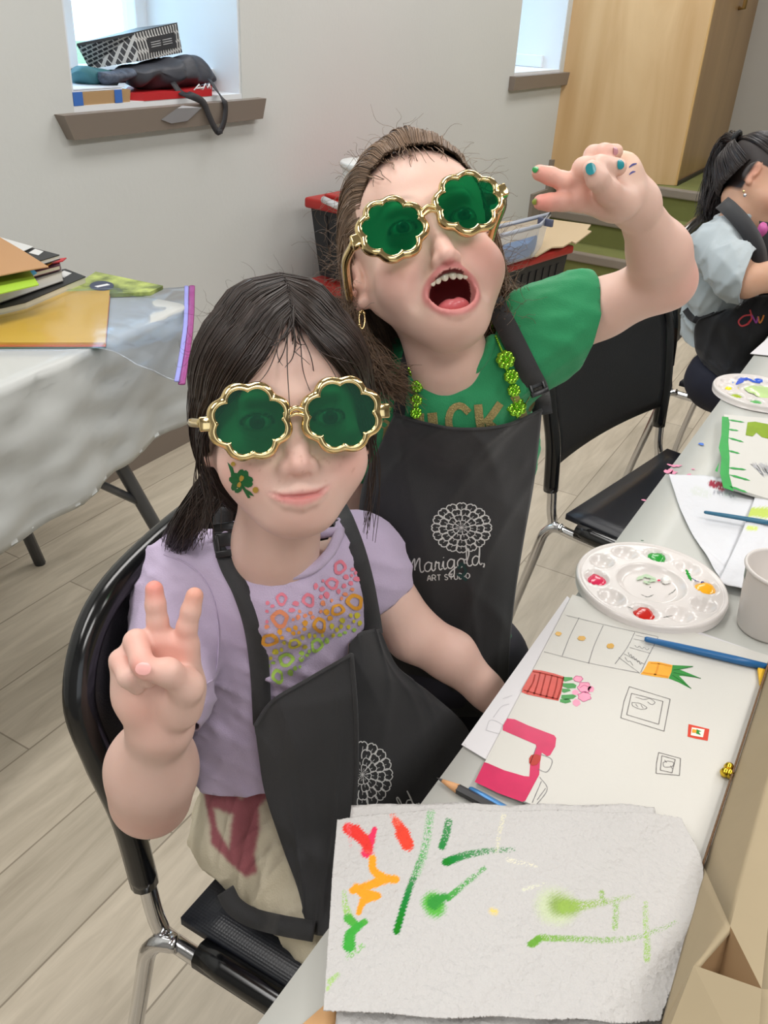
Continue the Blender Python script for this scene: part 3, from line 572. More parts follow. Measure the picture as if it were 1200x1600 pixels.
_rt = R[:, 0]*[1, 1, 0]; _rt = _rt/np.linalg.norm(_rt); cp = P(1151, 979, ZT_)+_rt*.031; cup = thing('paper_cup', 'white paper cup beside the palette at the right edge', 'cup', (cp[0], cp[1], ZT_))
cc = (cp[0], cp[1], ZT_)
prof = [(.0, .003), (.026, .003), (.0285, 0), (.030, .003), (.0375, .072), (.0378, .073), (.0395, .0735), (.0402, .0755), (.0392, .0775), (.0372, .0775), (.0362, .075), (.0292, .008), (.0, .008)]
mo('cup_body', *lathe_vf(prof[1:-1], cc, 48), M('cup_paper', (216, 210, 205), .5), cup)
mo('water', *lathe_vf([(.0, .02), (.0302, .02), (.0302, .0205)], cc, 40), M('murky_water', (214, 196, 172), .2), cup)
q = P(1168, 884, .815); mbq = MB(); dq = np.array([q[0]-cc[0], q[1]-cc[1]]); dq /= np.linalg.norm(dq); tq = np.array([-dq[1], dq[0]])
sm = []
for (t0, t1, h0, h1) in ((-.006, .001, .058, .0745), ):
    V = []
    for hh in (h0, (h0+h1)/2, h1):
        r = .030+(.0375-.030)*(hh-.003)/.069+.0004
        for tt in (t0, (t0+t1)/2, t1):
            a = math.atan2(dq[1], dq[0])+tt/r; V.append((cc[0]+r*math.cos(a), cc[1]+r*math.sin(a), ZT_+hh))
    mbq.add(V, [(0, 1, 4, 3), (1, 2, 5, 4), (3, 4, 7, 6), (4, 5, 8, 7)])
pq = mbq.build('paint_drip', M('paint_dark_green', (36, 120, 60), .4), cup); pq['label'] = 'green paint mark on the rim'
# jingle bells and a yellow lid between board and carton
for k, (x, y) in enumerate(((1133, 1207), (1139, 1199), (1140, 1209))):
    c = P(x, y, zb+.006); V, Fc = lathe_vf([(.0003, -.0045), (.003, -.0035), (.0045, 0), (.003, .0035), (.0003, .0045)], c, 16); o = mo('gold_bead', V, Fc, M('gold_bead_metal', (220, 186, 60), .2, metal=1)); tag(o, 'small shiny gold bead in the cluster on the drawing board beside the carton', 'bead', 'gold beads')
yl = mo('yellow_card', *sheet_px([(1183, 1047), (1186, 1070), (1194, 1085), (1220, 1085), (1220, 1047)], zb+.003, .003), M('yellow_card', (236, 186, 40), .5), smooth=False); tag(yl, 'yellow card corner between the drawing board and the carton', 'card')
# ---------------------------------------------------------------- carton at the right
card = M('cardboard', (170, 154, 124), .75, bump=.2, bscale=30, var=.06, vscale=12); cardd = M('cardboard_edge', (120, 92, 66), .85)
ct = thing('cardboard_box', 'open brown cardboard carton with creased flap in the right foreground', 'box', P(1200, 1400, .745))
A0, A1, A2 = P(1205, 1030, .752), P(1100, 1355, .752), P(1028, 1620, .765)
B0, B1 = P(1235, 1100, .80), W(1141, 1447, .545)
def quad_sheet(name, q, th, mat, n=10):
    g = np.array([[np.array(q[0])*(1-u)*(1-v)+np.array(q[1])*u*(1-v)+np.array(q[3])*(1-u)*v+np.array(q[2])*u*v for u in np.linspace(0, 1, n)] for v in np.linspace(0, 1, n)])
    V, Fc = sheet_vf(g, th); return mo(name, V, Fc, mat, ct)
K = W(1084, 1508, .525)
quad_sheet('side_flap', [A0, B0, B1, A1], .003, card)
quad_sheet('side_flap', [A1, B1, K, A2], .003, card)
B0r = W(1420, 1080, .62); B1r = W(1190, 1545, .50); TR = W(1420, 1560, .49)
quad_sheet('top_flap', [B0, B0r, TR, B1r], .003, card); 
quad_sheet('top_flap', [B0, B1r, B1+np.array([0, 0, 0.0001]), B1], .003, card) if False else None
mbc = MB(); mbc.add([B0, B1, B1r, B0+(B1-B0)*.5+np.array([0, 0, -.001])], [(0, 3, 1), (1, 3, 2), (0, 2, 3)]); 
tri = MB(); a_, b_, c_ = B0, B1r, B1; dn = np.array([0, 0, -.003]); tri.add([a_, b_, c_, a_+dn, b_+dn, c_+dn], [(0, 1, 2), (5, 4, 3), (0, 3, 4, 1), (1, 4, 5, 2), (2, 5, 3, 0)]); tri.build('top_flap', card, ct, smooth=False)
# folded corner tab with the triangular opening
deep = B1*.34+K*.33+B1r*.33+np.array([.0, .0, -.03])
hol = MB(); hol.add([B1, K, B1r, deep], [(0, 1, 3), (1, 2, 3), (2, 0, 3)]); hol.build('fold_hollow', M('cardboard_inside', (150, 122, 88), .85), ct, smooth=False)
D1 = W(1010, 1700, .50); D2 = W(1180, 1700, .47); 
tab = MB(); tab.add([K, A2, D1, D2, B1r, K+dn*3, A2+dn*3, D1+dn*3, D2+dn*3, B1r+dn*3], [(0, 1, 2), (0, 2, 3), (0, 3, 4), (5, 7, 6), (5, 8, 7), (5, 9, 8), (0, 4, 9, 5), (1, 0, 5, 6), (2, 1, 6, 7), (3, 2, 7, 8), (4, 3, 8, 9)]); tab.build('corner_tab', card, ct, smooth=False)
quad_sheet('front_flap', [B1r, TR, W(1420, 1750, .46), D2], .003, card)
eg = MB(); 
for a, b in ((A0, A1),):
    for i in range(60):
        t = i/60.; 
    pth = np.array([a*(1-t)+b*t for t in np.linspace(0, 1, 160)]); off = np.array([-.0012, .0012, 0]); wv = np.array([[0, 0, .0012*math.sin(i*1.9)] for i in range(160)])
    eg.add(*tube_vf(pth+off+wv, .0011, 6))
eg.build('corrugated_edge', cardd, ct)
mo('carton_wall', *hexa_vf([A0+[0.03, -.03, -.011], A1+[.03, -.03, -.011], A2+[.03, -.03, -.024], A2+[.3, -.3, -.024], A0+[.3, -.3, -.011]], [B0-[0, 0, .006]+[.012, -.012, 0], A1*.5+B1*.5+[.03, -.03, -.01], A2+[.03, -.03, -.01], A2+[.3, -.3, -.01], B0+[.3, -.3, -.01]]), card, ct, smooth=False)
# ================================================================ table by the wall
def T2(u, v, z):   # u along the table to the right, v towards the wall
    c = np.array([1.345, 1.215]); a = math.radians(6.5); d = np.array([math.cos(a), math.sin(a)]); n = np.array([-d[1], d[0]])
    p = c+d*u+n*v; return np.array([p[0], p[1], z])
t2 = thing('folding_table', 'folding table under a white plastic cloth by the left window', 'table', T2(-.6, .28, 0))
g = [T2(-1.8, .012, .70), T2(-.012, .012, .70), T2(-.012, .50, .70), T2(-1.8, .50, .70)]
mo('tabletop', *hexa_vf(g, [p+[0, 0, .035] for p in g]), MATS['table_laminate'], t2, smooth=False)
lg = M('dark_grey_leg', (74, 76, 80), .35)
l1_, l2_ = PY(190, 730, 1.30), PY(252, 838, 1.285); mo('leg', *tube_vf([l1_+(l1_-l2_)*(.70-l1_[2])/(l1_[2]-l2_[2]), l1_, l2_, l2_+(l2_-l1_)*(l2_[2]-.004)/(l1_[2]-l2_[2])], .0155, 12), lg, t2)
q1, q2 = PY(148, 752, 1.30), PY(215, 783, 1.295); mo('brace', *tube_vf([q1+(q1-q2)*.6, q2], .009, 8), lg, t2)
for u in (-1.6,): mo('leg', *tube_vf([T2(u, .08, .70), T2(u-.1, .08, 0)], .0145, 10), lg, t2)
mo('leg', *tube_vf([T2(-.25, .46, .70), T2(-.08, .46, 0)], .0145, 10), lg, t2)
wc = M('white_plastic_cloth', (196, 198, 195), .4, bump=.5, bscale=7, var=.03, vscale=4)
# cloth: top plus one hanging skirt that turns the corner
xs = np.linspace(-1.85, -.03, 80); rr = []
arc = [(-.03+.03*math.sin(a), .03-.03*math.cos(a)) for a in np.linspace(0, math.pi/2, 8)][1:]
perim = [(x, 0.0) for x in xs]+arc+[(0.0, v) for v in np.linspace(.05, .52, 24)]
rs = np.random.RandomState(8); g = []
def inward(u, v, k): return (min(u, 0)*(1) if True else 0, v)
for j in range(30):
    row = []
    for i, (u, v) in enumerate(perim):
        ctr = (-.5+(u+.5)*.0 if False else max(-1.85, u-.0), .26)
        if j < 9:
            t = j/9.; cu, cv = (u if u < -.3 else -.3-(0)*u), .26; uu = cu+(u-cu)*t; vv = cv+(v-cv)*t; z = .7395
        else:
            k = (j-9)/20.; 
            side = 1 if i >= len(xs)+3 else 0; nu_, nv_ = (0, -1) if i < len(xs) else ((1, 0) if i >= len(xs)+7 else (math.sin((i-len(xs)+1)/8*1.57), -math.cos((i-len(xs)+1)/8*1.57)))
            wv = .012*math.sin(i*.31+1)+.007*math.sin(i*.83)+(.010*math.exp(-((i-len(xs)-3)/5.)**2))
            drop = .245+.03*math.sin(i*.05)+(.05 if i > len(xs)+2 else 0)
            uu = u+nu_*(wv*k+.006*min(1, k*8)+.02*k); vv = v+nv_*(wv*k+.006*min(1, k*8)+.02*k); z = .7395-.004*min(1, k*15)-drop*k
        p = T2(uu, vv, z); row.append(p)
    g.append(row)
g = np.array(g); noise = rs.randn(*g.shape[:2]); 
for _ in range(2): noise = (noise+np.roll(noise, 1, 0)+np.roll(noise, -1, 0)+np.roll(noise, 1, 1)+np.roll(noise, -1, 1))/5
noise[:10] *= .15; g[:, :, 1] += noise*.010
V, Fc = sheet_vf(g, -.0008); o = mo('tablecloth', V, Fc, wc); tag(o, 'wrinkled white plastic cloth hanging off the table by the left window', 'tablecloth')
ZW = .7405
def sheet2(name, label, cat, px, z, th, mat, group=None, dz=None):
    o = mo(name, *sheet_px(px, z, th), mat, smooth=False); tag(o, label, cat, group); return o
# yellow paper in a zip bag
yp = sheet2('paper_pad', 'stack of golden yellow paper inside the clear zip bag', 'paper', [(20, 464), (172, 458), (165, 541), (-60, 541), (-60, 500)], ZW+.002, .007, M('golden_paper', (240, 190, 78), .5))
mo('coloured_layer', *sheet_px([(20, 466), (173, 459), (166, 544), (-60, 544), (-60, 500)], ZW+.0012, .0016), M('teal_paper', (70, 140, 126), .6), yp, smooth=False)
mo('coloured_layer', *sheet_px([(20, 466), (172.5, 459), (165.5, 542.5), (-60, 542.5), (-60, 500)], ZW+.0030, .0016), M('orange_paper', (216, 110, 70), .6), yp, smooth=False)
bag = thing('zip_bag', 'clear plastic zip bag with purple zipper around the yellow paper', 'bag', P(230, 500, ZW))
film = clear_mat('clear_film', (.75, .82, .95, 1), (.93, .95, .98, 1), .16, .03, gloss=True)
nu, nv = 120, 60
rows = [[P(10, 455, ZW+.013), P(90, 452, ZW+.012), P(172, 450, ZW+.011), P(235, 452, .742), P(300, 447, .745)],
        [P(-30, 500, ZW+.013), P(80, 500, ZW+.012), P(170, 500, ZW+.011), P(240, 505, .738), P(297, 512, .728)],
        [P(-60, 548, ZW+.011), P(80, 548, ZW+.010), P(166, 546, ZW+.008), P(225, 575, .722), P(284, 602, .695)]]
g = grid_surf(rows, nu, nv); rs = np.random.RandomState(12); uu, vv = np.meshgrid(np.linspace(0, 1, nu), np.linspace(0, 1, nv)); h = np.zeros_like(uu)
for k in range(10):
    a, b, ph = rs.uniform(-8, 8), rs.uniform(10, 30)*rs.choice([-1, 1]), rs.rand()*6; h += np.abs(np.sin(a*uu*2+b*vv*.5+ph))/10
g[:, :, 2] += (h-.6)*.008*np.clip((uu-.45)*4, .12, 1)
V, Fc = sheet_vf(g, .0006); mo('film', V, Fc, film, bag)
zp_ = g[:, -1]; V, Fc = tube_vf(zp_, .0065, 8, flat=.25); mo('zipper', V, Fc, M('purple_zipper', (150, 56, 128), .35), bag)
zp2 = g[:, -5]+[0, 0, .0006]; V, Fc = tube_vf(zp2, .0045, 8, flat=.25); mo('zipper_track', V, Fc, M('lavender_zipper', (150, 150, 222), .35), bag)
# activity book packaging behind
pad = thing('activity_pad', 'glossy pad with lime floral cover and dark oval badge behind the yellow paper', 'pad', P(160, 445, ZW))
mo('cover', *sheet_px([(100, 464), (150, 430), (255, 452), (235, 462), (140, 466)], ZW+.001, .008), M('lime_floral_cover', (190, 204, 110), .3, col2=(92, 106, 52), vscale=30), pad, smooth=False)
mb = MB(); cxy = P(159, 446, ZW+.0095); flat_poly(mb, [P(159+19*math.cos(a), 446.5+7.5*math.sin(a), ZW+.0095) for a in np.linspace(0, 2*math.pi, 28, endpoint=False)], ZW+.0096); mb.build('badge', M('navy_badge', (56, 62, 84), .4), pad, smooth=False)
mb = MB(); ribbon(mb, np.array([P(150, 448.5, ZW+.0095), P(159, 446.5, ZW+.0095), P(170, 444.5, ZW+.0095)]), .012, ZW+.0099); mb.build('badge_text', M('white_print', (226, 226, 226), .5), pad, smooth=False)
# the stack of books and folders at the left edge
dark = M('black_cover', (40, 40, 40), .45); pgs = M('cream_pages', (212, 208, 190), .7)
def book(label, px, z, th, cover, pages, sticker=None, group='books and folders piled on the left table'):
    t = thing('sketchbook', label, 'book', P(*px[0], z), group); pts = [P(x, y, z+th) for x, y in px]; c = np.mean(pts, axis=0)
    mo('pages', *prism_z([c+(p-c)*.985 for p in pts], z+.001, z+th-.0015), pages, t, smooth=False)
    mo('front_cover', *prism_z(pts, z+th-.0016, z+th), cover, t, smooth=False); mo('back_cover', *prism_z(pts, z, z+.0016), cover, t, smooth=False)
    if sticker: 
        s = mo('sticker', *prism_z([P(x, y, z+th) for x, y in sticker], z+th, z+th+.0004), M('white_sticker', (214, 214, 212), .5), t, smooth=False)
    return t
book('black sketchbook with a white label at the bottom of the pile by the wall', [(-80, 500), (-20, 456), (60, 425), (103, 420), (134, 432), (40, 472)], ZW+.0005, .022, dark, pgs, [(88, 430), (100, 423), (112, 427), (100, 434)])
book('thick white paged book in the middle of the pile', [(-80, 455), (-20, 418), (94, 410), (97, 424), (55, 438), (-40, 470)], ZW+.026, .020, M('grey_cover', (150, 146, 140), .5), M('white_pages', (226, 226, 222), .7), None)
book('thin purple edged book above the thick white one', [(-80, 440), (-20, 408), (92, 404), (94, 414), (50, 426), (-40, 450)], ZW+.050, .010, M('plum_cover', (96, 52, 70), .5), pgs, None)
book('black folder with a white label at the top back of the pile', [(-40, 410), (-40, 352), (20, 380), (40, 384), (93, 398), (60, 408), (20, 420)], ZW+.072, .010, dark, M('white_pages', (226, 226, 222), .7), [(45, 395), (55, 389), (68, 393), (60, 399)])
sheet2('card_sheet', 'red card corner poking out of the pile of books', 'card', [(60, 413), (78, 407), (104, 404), (98, 409), (74, 415)], ZW+.062, .002, M('red_card', (190, 44, 50), .5))
sheet2('card_sheet', 'orange card corner beside the red one in the pile', 'card', [(40, 412), (62, 410), (82, 411), (74, 416), (50, 416)], ZW+.0645, .002, M('orange_card', (240, 160, 50), .5))
sheet2('card_sheet', 'sky blue card corner poking out under the kraft sheet', 'card', [(30, 424), (52, 422), (58, 427), (50, 432), (30, 434)], ZW+.0655, .0015, M('sky_card', (80, 170, 220), .5))
sheet2('card_sheet', 'white glossy sheet under the kraft sheet by the wall', 'paper', [(-40, 362), (0, 371), (52, 386), (30, 396), (-40, 400)], ZW+.085, .001, M('white_glossy', (214, 216, 214), .3))
sheet2('card_sheet', 'lime green card at the front of the pile', 'card', [(-60, 432), (0, 428), (44, 420), (61, 446), (0, 460), (-60, 474)], ZW+.068, .002, M('lime_card', (168, 208, 66), .5))
sheet2('card_sheet', 'brown kraft sheet lying on top of the pile of books', 'paper', [(-60, 340), (0, 372), (36, 393), (76, 418), (40, 424), (0, 432), (-60, 446)], ZW+.088, .002, M('kraft_sheet', (182, 140, 98), .7))
# ================================================================ things on the window sill
zs = SZ+.014
bx = thing('patterned_box', 'black and silver geometric patterned box tipped on the bags on the left sill', 'box', PY(190, 100, YW+.12))
def pat_mat():
    m = bpy.data.materials.new('geometric_print'); m.use_nodes = True; N = m.node_tree.nodes; L = m.node_tree.links; b = N['Principled BSDF']
    tc = N.new('ShaderNodeTexCoord'); mp = N.new('ShaderNodeMapping'); mp.inputs['Rotation'].default_value = (0.5, .6, .78); v = N.new('ShaderNodeTexBrick'); v.inputs['Scale'].default_value = 62; v.inputs['Mortar Size'].default_value = .09; v.inputs['Brick Width'].default_value = .9; v.inputs['Row Height'].default_value = .45
    v.inputs['Color1'].default_value = srgb((62, 62, 66)); v.inputs['Color2'].default_value = srgb((48, 48, 52)); v.inputs['Mortar'].default_value = srgb((196, 196, 194))
    L.new(tc.outputs['Object'], mp.inputs[0]); L.new(mp.outputs[0], v.inputs['Vector']); L.new(v.outputs['Color'], b.inputs['Base Color']); b.inputs['Roughness'].default_value = .45; return m
pm = pat_mat()
yb_ = YW+.10; q = [PY(134, 107, yb_), PY(214, 95, yb_-.05), PY(284, 82, yb_), PY(276, 38, yb_)]
fl = [PY(120, 70, YW+.13), PY(210, 52, YW+.06), PY(277, 37, YW+.07), PY(215, 45, YW+.25)]
lowr = [PY(140, 108, YW+.15), PY(216, 96, YW+.05), PY(285, 82, YW+.07), PY(230, 92, YW+.25)]
mo('box_body', *hexa_vf(lowr, fl), pm, bx, smooth=False)
mo('box_rim', *hexa_vf([p+[0, 0, -.004] for p in fl], [p+[0, 0, .003] for p in fl]), M('dark_rim', (62, 64, 68), .4), bx, smooth=False)
lab = [lowr[1]*.75+lowr[2]*.25, lowr[1]*.12+lowr[2]*.88, fl[1]*.12+fl[2]*.88, fl[1]*.75+fl[2]*.25]; m0 = [lab[0]*.78+lab[3]*.22, lab[1]*.78+lab[2]*.22, lab[1]*.25+lab[2]*.75, lab[0]*.25+lab[3]*.75]
off = np.array([-.0003, -.002, 0]); mo('box_label', *hexa_vf([p for p in m0], [p+off for p in m0]), M('charcoal_label', (44, 44, 48), .5), bx, smooth=False)
mbl = MB()
for i in range(2):
    for k in range(3):
        a = .1+.42*i; t = .35+.15*k; s_ = lambda u, t: (m0[0]*(1-u)+m0[1]*u)*(1-t)+(m0[3]*(1-u)+m0[2]*u)*t+off*1.4
        mbl.add(*tube_vf([s_(a, t), s_(a+.34, t)], .0012, 5))
mbl.build('label_print', M('silver_print', (176, 176, 178), .4), bx)
def lump(name, label, cat, px, ydep, th, mat, seed, amp=.01, n=40):
    """a soft crumpled bundle: outline in the picture at its real distance, with thickness"""
    c = np.mean(px, axis=0); rs = np.random.RandomState(seed); out = crom([*px, px[0]], 72)[:-1]; V = []; Fc = []; rings = 14
    for k in range(rings+1):
        s = math.sin(math.pi*k/rings/1.0*.5) if k < rings else 1; dy = -th*math.cos(math.pi*.5*k/rings)
        for (x, y) in out: V.append(PY(c[0]+(x-c[0])*s, c[1]+(y-c[1])*s, ydep+dy))
    m = len(out)
    for k in range(1, rings+1):
        s = math.sin(math.pi*.5*(1-k/rings)); dy = th*.6*math.sin(math.pi*.5*k/rings)
        for (x, y) in out: V.append(PY(c[0]+(x-c[0])*s, c[1]+(y-c[1])*s, ydep+dy))
    V = np.array(V)
    for k in range(8):
        d = rs.normal(0, 1, 3); d /= np.linalg.norm(d); f = rs.uniform(25, 80); V[:, 1] += amp*.35*np.sin(V@d*f+rs.rand()*6); V[:, 2] += amp*.12*np.sin(V@d*f*1.3+rs.rand()*6)
    V[:, 2] = np.maximum(V[:, 2], zs+.001)
    R_ = 2*rings+1
    Fc = [(i*m+k, i*m+(k+1) % m, (i+1)*m+(k+1) % m, (i+1)*m+k) for i in range(R_-1) for k in range(m)]
    o = mo(name, V, Fc, mat); return tag(o, label, cat) if label else o
ch = M('charcoal_nylon', (58, 60, 68), .5, bump=.6, bscale=40)
lump('tote_bag', 'crumpled charcoal nylon bag under the patterned box on the left sill', 'bag', [(178, 112), (200, 104), (240, 96), (290, 88), (310, 91), (331, 116), (326, 127), (300, 132), (270, 138), (235, 140), (205, 136), (190, 126)], YW+.10, .085, ch, 3, .014)
bagc = [o for o in bpy.data.objects if o.name.startswith('tote_bag')][0]
lump('cloth_bag', 'teal cloth bag bunched at the left end of the left sill', 'bag', [(111, 114), (122, 104), (150, 106), (175, 112), (180, 128), (168, 138), (140, 136), (118, 130)], YW+.13, .07, M('teal_cloth', (64, 116, 124), .7, bump=.6, bscale=40), 5, .014)
lump('cloth_bag', 'grey blue patterned pouch between the teal bag and the charcoal bag', 'bag', [(150, 112), (185, 106), (215, 108), (225, 122), (200, 132), (168, 134), (150, 124)], YW+.07, .055, M('slate_print', (96, 106, 124), .6, col2=(54, 60, 74), vscale=60), 6, .012)
rb = mo('folded_bag', *prism_z([PY(190, 146, YW+.05), PY(225, 152, YW+.0), PY(331, 146, YW+.0), PY(331, 130, YW+.1), PY(200, 130, YW+.16)], zs, zs+.018), M('red_bag', (190, 34, 40), .5), smooth=False); tag(rb, 'folded red bag with white lettering, under the charcoal bag on the sill', 'bag')
mbl = MB()
def yz(px, py): return PY(px, py, YW-.0005)
ribs = [[(303, 140), (311, 131), (314, 139)], [(306, 137), (319, 136)], [(316, 140), (321, 130), (324, 137), (327, 130)], [(327, 131), (329, 138)]]
for r in ribs: mbl.add(*tube_vf([PY(x, y+1, YW+.002) for x, y in r], .0022, 5))
for r in ribs: pass
mbl.build('white_lettering', M('white_print', (226, 226, 226), .5), rb)
def strap(path, w, th, mat, name, parent):
    g = []; p = crom(path, 40)
    T = np.gradient(p, axis=0); T /= np.linalg.norm(T, axis=1)[:, None]; sd = np.cross(T, [0, 1, 0]); sd /= np.linalg.norm(sd, axis=1)[:, None]+1e-9
    g = np.stack([p-sd*w/2, p, p+sd*w/2], 1); V, Fc = sheet_vf(g, th); return mo(name, V, Fc, mat, parent)
sw = M('black_webbing', (44, 44, 48), .6)
pk_ = [(270, 128, .02), (282, 144, .0), (300, 150, -.036), (318, 160, -.040), (326, 178, -.042), (334, 196, -.042), (342, 206, -.042), (350, 192, -.042), (353, 170, -.040), (350, 156, -.038), (338, 140, -.0), (328, 124, .03)]
strap([PY(x, y, YW+d) for x, y, d in pk_], .020, .002, sw, 'strap', bagc)
mo('strap_buckle', *box_vf(PY(343, 206, YW-.043), (.022, .008, .012), bev=.002), sw, bagc)
pz = [PY(108, 152, YW), PY(117, 172, YW), PY(202, 162, YW), PY(205, 147, YW+.07), PY(115, 140, YW+.10)]
kx = thing('shallow_box', 'flat cardboard box with blue tape on its corners at the left end of the sill', 'box', (PY(117, 172, YW)))
zk = zs; bl = PY(117, 172, YW)[0]; br_ = PY(205, 163, YW)[0]
mo('box_body', *hexa_vf([(bl, YW+.004, zk), (br_, YW+.004, zk), (br_, YW+.10, zk), (bl, YW+.10, zk)], [(bl-.004, YW+.002, zk+.030), (br_+.004, YW+.002, zk+.030), (br_+.004, YW+.10, zk+.03), (bl-.004, YW+.10, zk+.03)]), M('tan_card', (180, 146, 104), .7), kx, smooth=False)
for a, b in ((0, .16), (.72, .85)):
    xa, xb = bl+(br_-bl)*a, bl+(br_-bl)*b; mo('blue_tape', *box_vf(((xa+xb)/2, YW+.0015, zk+.016), (xb-xa, .002, .031)), M('blue_tape', (60, 110, 190), .5), kx, smooth=False)
for k in range(2):
    mo_ = mo('envelope', *prism_z([(bl-.01+.01*k, YW+.006, 0), (br_-.02+.01*k, YW+.008, 0), (br_-.03, YW+.12, 0), (bl, YW+.13, 0)], zk+.031+.004*k, zk+.034+.004*k), M('white_envelope', (226, 234, 244), .5), smooth=False); tag(mo_, ['lower white envelope on the cardboard box on the sill', 'upper white envelope on the cardboard box on the sill'][k], 'envelope')
# ================================================================ storage along the wall
binm = M('black_tote_plastic', (34, 35, 38), .5); lidm = M('red_lid', (176, 38, 34), .45); 
def bin_(label, c, rz, L_=.60, D_=.40, H_=.33, z=0):
    t = thing('storage_tote', label, 'storage box', (0, 0, 0)); t.location = (c[0], c[1], z); t.rotation_euler.z = rz
    b = []; 
    for zz, s in ((0, .86), (H_, .96)): b.append([(sx*L_/2*s, sy*D_/2*s, zz) for sx, sy in ((-1, -1), (1, -1), (1, 1), (-1, 1))])
    mo('tub', *hexa_vf(b[0], b[1]), binm, t, local=True, smooth=False)
    rb_ = MB()
    for i in range(9):
        x = -L_*.36+i*L_*.09
        for sy in (-1, 1): rb_.add(*hexa_vf([(x-.008, sy*D_*.435-.004, .02), (x+.008, sy*D_*.435-.004, .02), (x+.008, sy*D_*.435+.006, .02), (x-.008, sy*D_*.435+.006, .02)], [(x-.008, sy*D_*.475-.004, H_*.9), (x+.008, sy*D_*.475-.004, H_*.9), (x+.008, sy*D_*.475+.008, H_*.9), (x-.008, sy*D_*.475+.008, H_*.9)]))
    for i in range(5):
        y = -D_*.32+i*D_*.16
        for sx in (-1, 1): rb_.add(*hexa_vf([(sx*L_*.435-.004, y-.008, .02), (sx*L_*.435+.006, y-.008, .02), (sx*L_*.435+.006, y+.008, .02), (sx*L_*.435-.004, y+.008, .02)], [(sx*L_*.475-.004, y-.008, H_*.9), (sx*L_*.475+.008, y-.008, H_*.9), (sx*L_*.475+.008, y+.008, H_*.9), (sx*L_*.475-.004, y+.008, H_*.9)]))
    rb_.build('ribs', binm, t, local=True, smooth=False)
    mo('lid', *box_vf((0, 0, H_+.012), (L_*1.02, D_*1.04, .035), bev=.008), lidm, t, local=True)
    mo('lid_ridge', *box_vf((0, 0, H_+.035), (L_*.86, D_*.8, .014), bev=.005), lidm, t, local=True)
    return t
bin_('upper black tote with red lid against the wall behind the two girls', (2.86, 1.545), math.radians(-6), .60, .40, .24, z=.445)
bin_('lower black tote with red lid, beneath the other one behind the two girls', (2.88, 1.52), math.radians(-9), .62, .44, .395)
bin_('black tote with red lid by the stairs, flattened cardboard on top of it', (3.59, 1.487), math.radians(-10), .64, .42, .385)
c = P(574, 318, .7275); tub = thing('white_tub', 'white plastic tub on the upper black tote, behind the girl in green', 'tub', c)
mo('tub_body', *lathe_vf([(.07, 0), (.078, .005), (.086, .11), (.086, .112), (.082, .112)], c, 40), M('white_tub', (226, 226, 224), .45), tub); mo('tub_lid', *lathe_vf([(.092, .110), (.094, .125), (.09, .130), (.02, .132)], c, 40), MATS['white_tub'], tub)
o = mo('marker', *tube_vf([P(506, 312, .7265), P(528, 322, .7265)], .012, 8), M('white_marker', (220, 220, 224), .4)); tag(o, 'white marker lying on the red lid of the upper tote', 'marker')
zc2 = .385+.046
o = mo('cardboard_sheet', *prism_z([P(x, y, zc2) for x, y in [(755, 350), (850, 343), (923, 353), (917, 361), (924, 363), (899, 382), (893, 379), (880, 387), (862, 388), (838, 402), (826, 401), (812, 408), (750, 402)]], zc2, zc2+.006), M('tan_cardboard', (206, 184, 150), .75), smooth=False); tag(o, 'torn flat piece of cardboard on top of the tote by the stairs', 'cardboard')
zt2 = zc2+.008; cbx = thing('clear_bin', 'clear plastic bin holding blue things, on the cardboard by the stairs', 'storage box', P(820, 390, zt2))
cw = clear_mat('clear_plastic', (.8, .84, .9, 1), (.93, .95, .98, 1), .2, .22)
b1, b2 = P(846, 384, zt2), P(832, 402, zt2); dd = np.array([-.985, .17, 0])*.42; b = [b2+dd, b2, b1, b1+dd]
hh = .125; ctr_ = np.mean(b, axis=0); t = [ctr_+(p-ctr_)*1.14+[0, 0, hh] for p in b]
mbw = MB()
for i in range(4):
    j = (i+1) % 4; mbw.add(*sheet_vf(np.array([[b[i]*(1-u)+b[j]*u for u in (0, .5, 1)], [t[i]*(1-u)+t[j]*u for u in (0, .5, 1)]]), .002))
mbw.build('tub_wall', cw, cbx, smooth=False)
mo('bin_rim', *tube_vf([t[0], t[1], t[2], t[3], t[0]], .009, 8), M('frosted_rim', (170, 176, 188), .4), cbx)
mo('bin_latch', *box_vf((t[1]+t[2])/2+np.array([.004, -.002, -.01]), (.014, .07, .03), rz=-.17, bev=.003), M('slate_latch', (92, 98, 122), .5), cbx)
mo('blue_contents', *hexa_vf([ctr_+(p-ctr_)*[.86, .8, 1]+[0, 0, .003] for p in b], [ctr_+(p-ctr_)*[.8, .7, 1]+[0, 0, .055] for p in b]), M('blue_stuff', (74, 130, 184), .5, var=.3, vscale=20), cbx, smooth=False)
rc = P(580, 540, .28); rbx = thing('red_case', 'red case with a white top between the heads of the two girls', 'case', rc)
mo('case_body', *box_vf(rc+[.03, .03, -.08], (.26, .30, .2), rz=-.1, bev=.01), M('bright_red', (206, 56, 36), .45), rbx); mo('case_top', *box_vf(rc+[.03, .03, .032], (.27, .31, .02), rz=-.1, bev=.006), M('white_case_top', (232, 230, 228), .5), rbx)
mo('seam', *box_vf(rc+[.03, .03, -.035], (.263, .303, .005), rz=-.1), M('dark_line', (60, 30, 28), .5), rbx, smooth=False)
V, Fc = lathe_vf([(.01, .0), (.09, .01), (.11, .05), (.08, .09), (.02, .10)], rc+[.04, .03, .043], 30); V = V+.008*np.sin(V*60)[:, [1, 2, 0]]; o = mo('carrier_bag', V, Fc, M('white_bag_film', (216, 216, 218), .35)); tag(o, 'crumpled white bag on the red case behind the girls', 'bag')
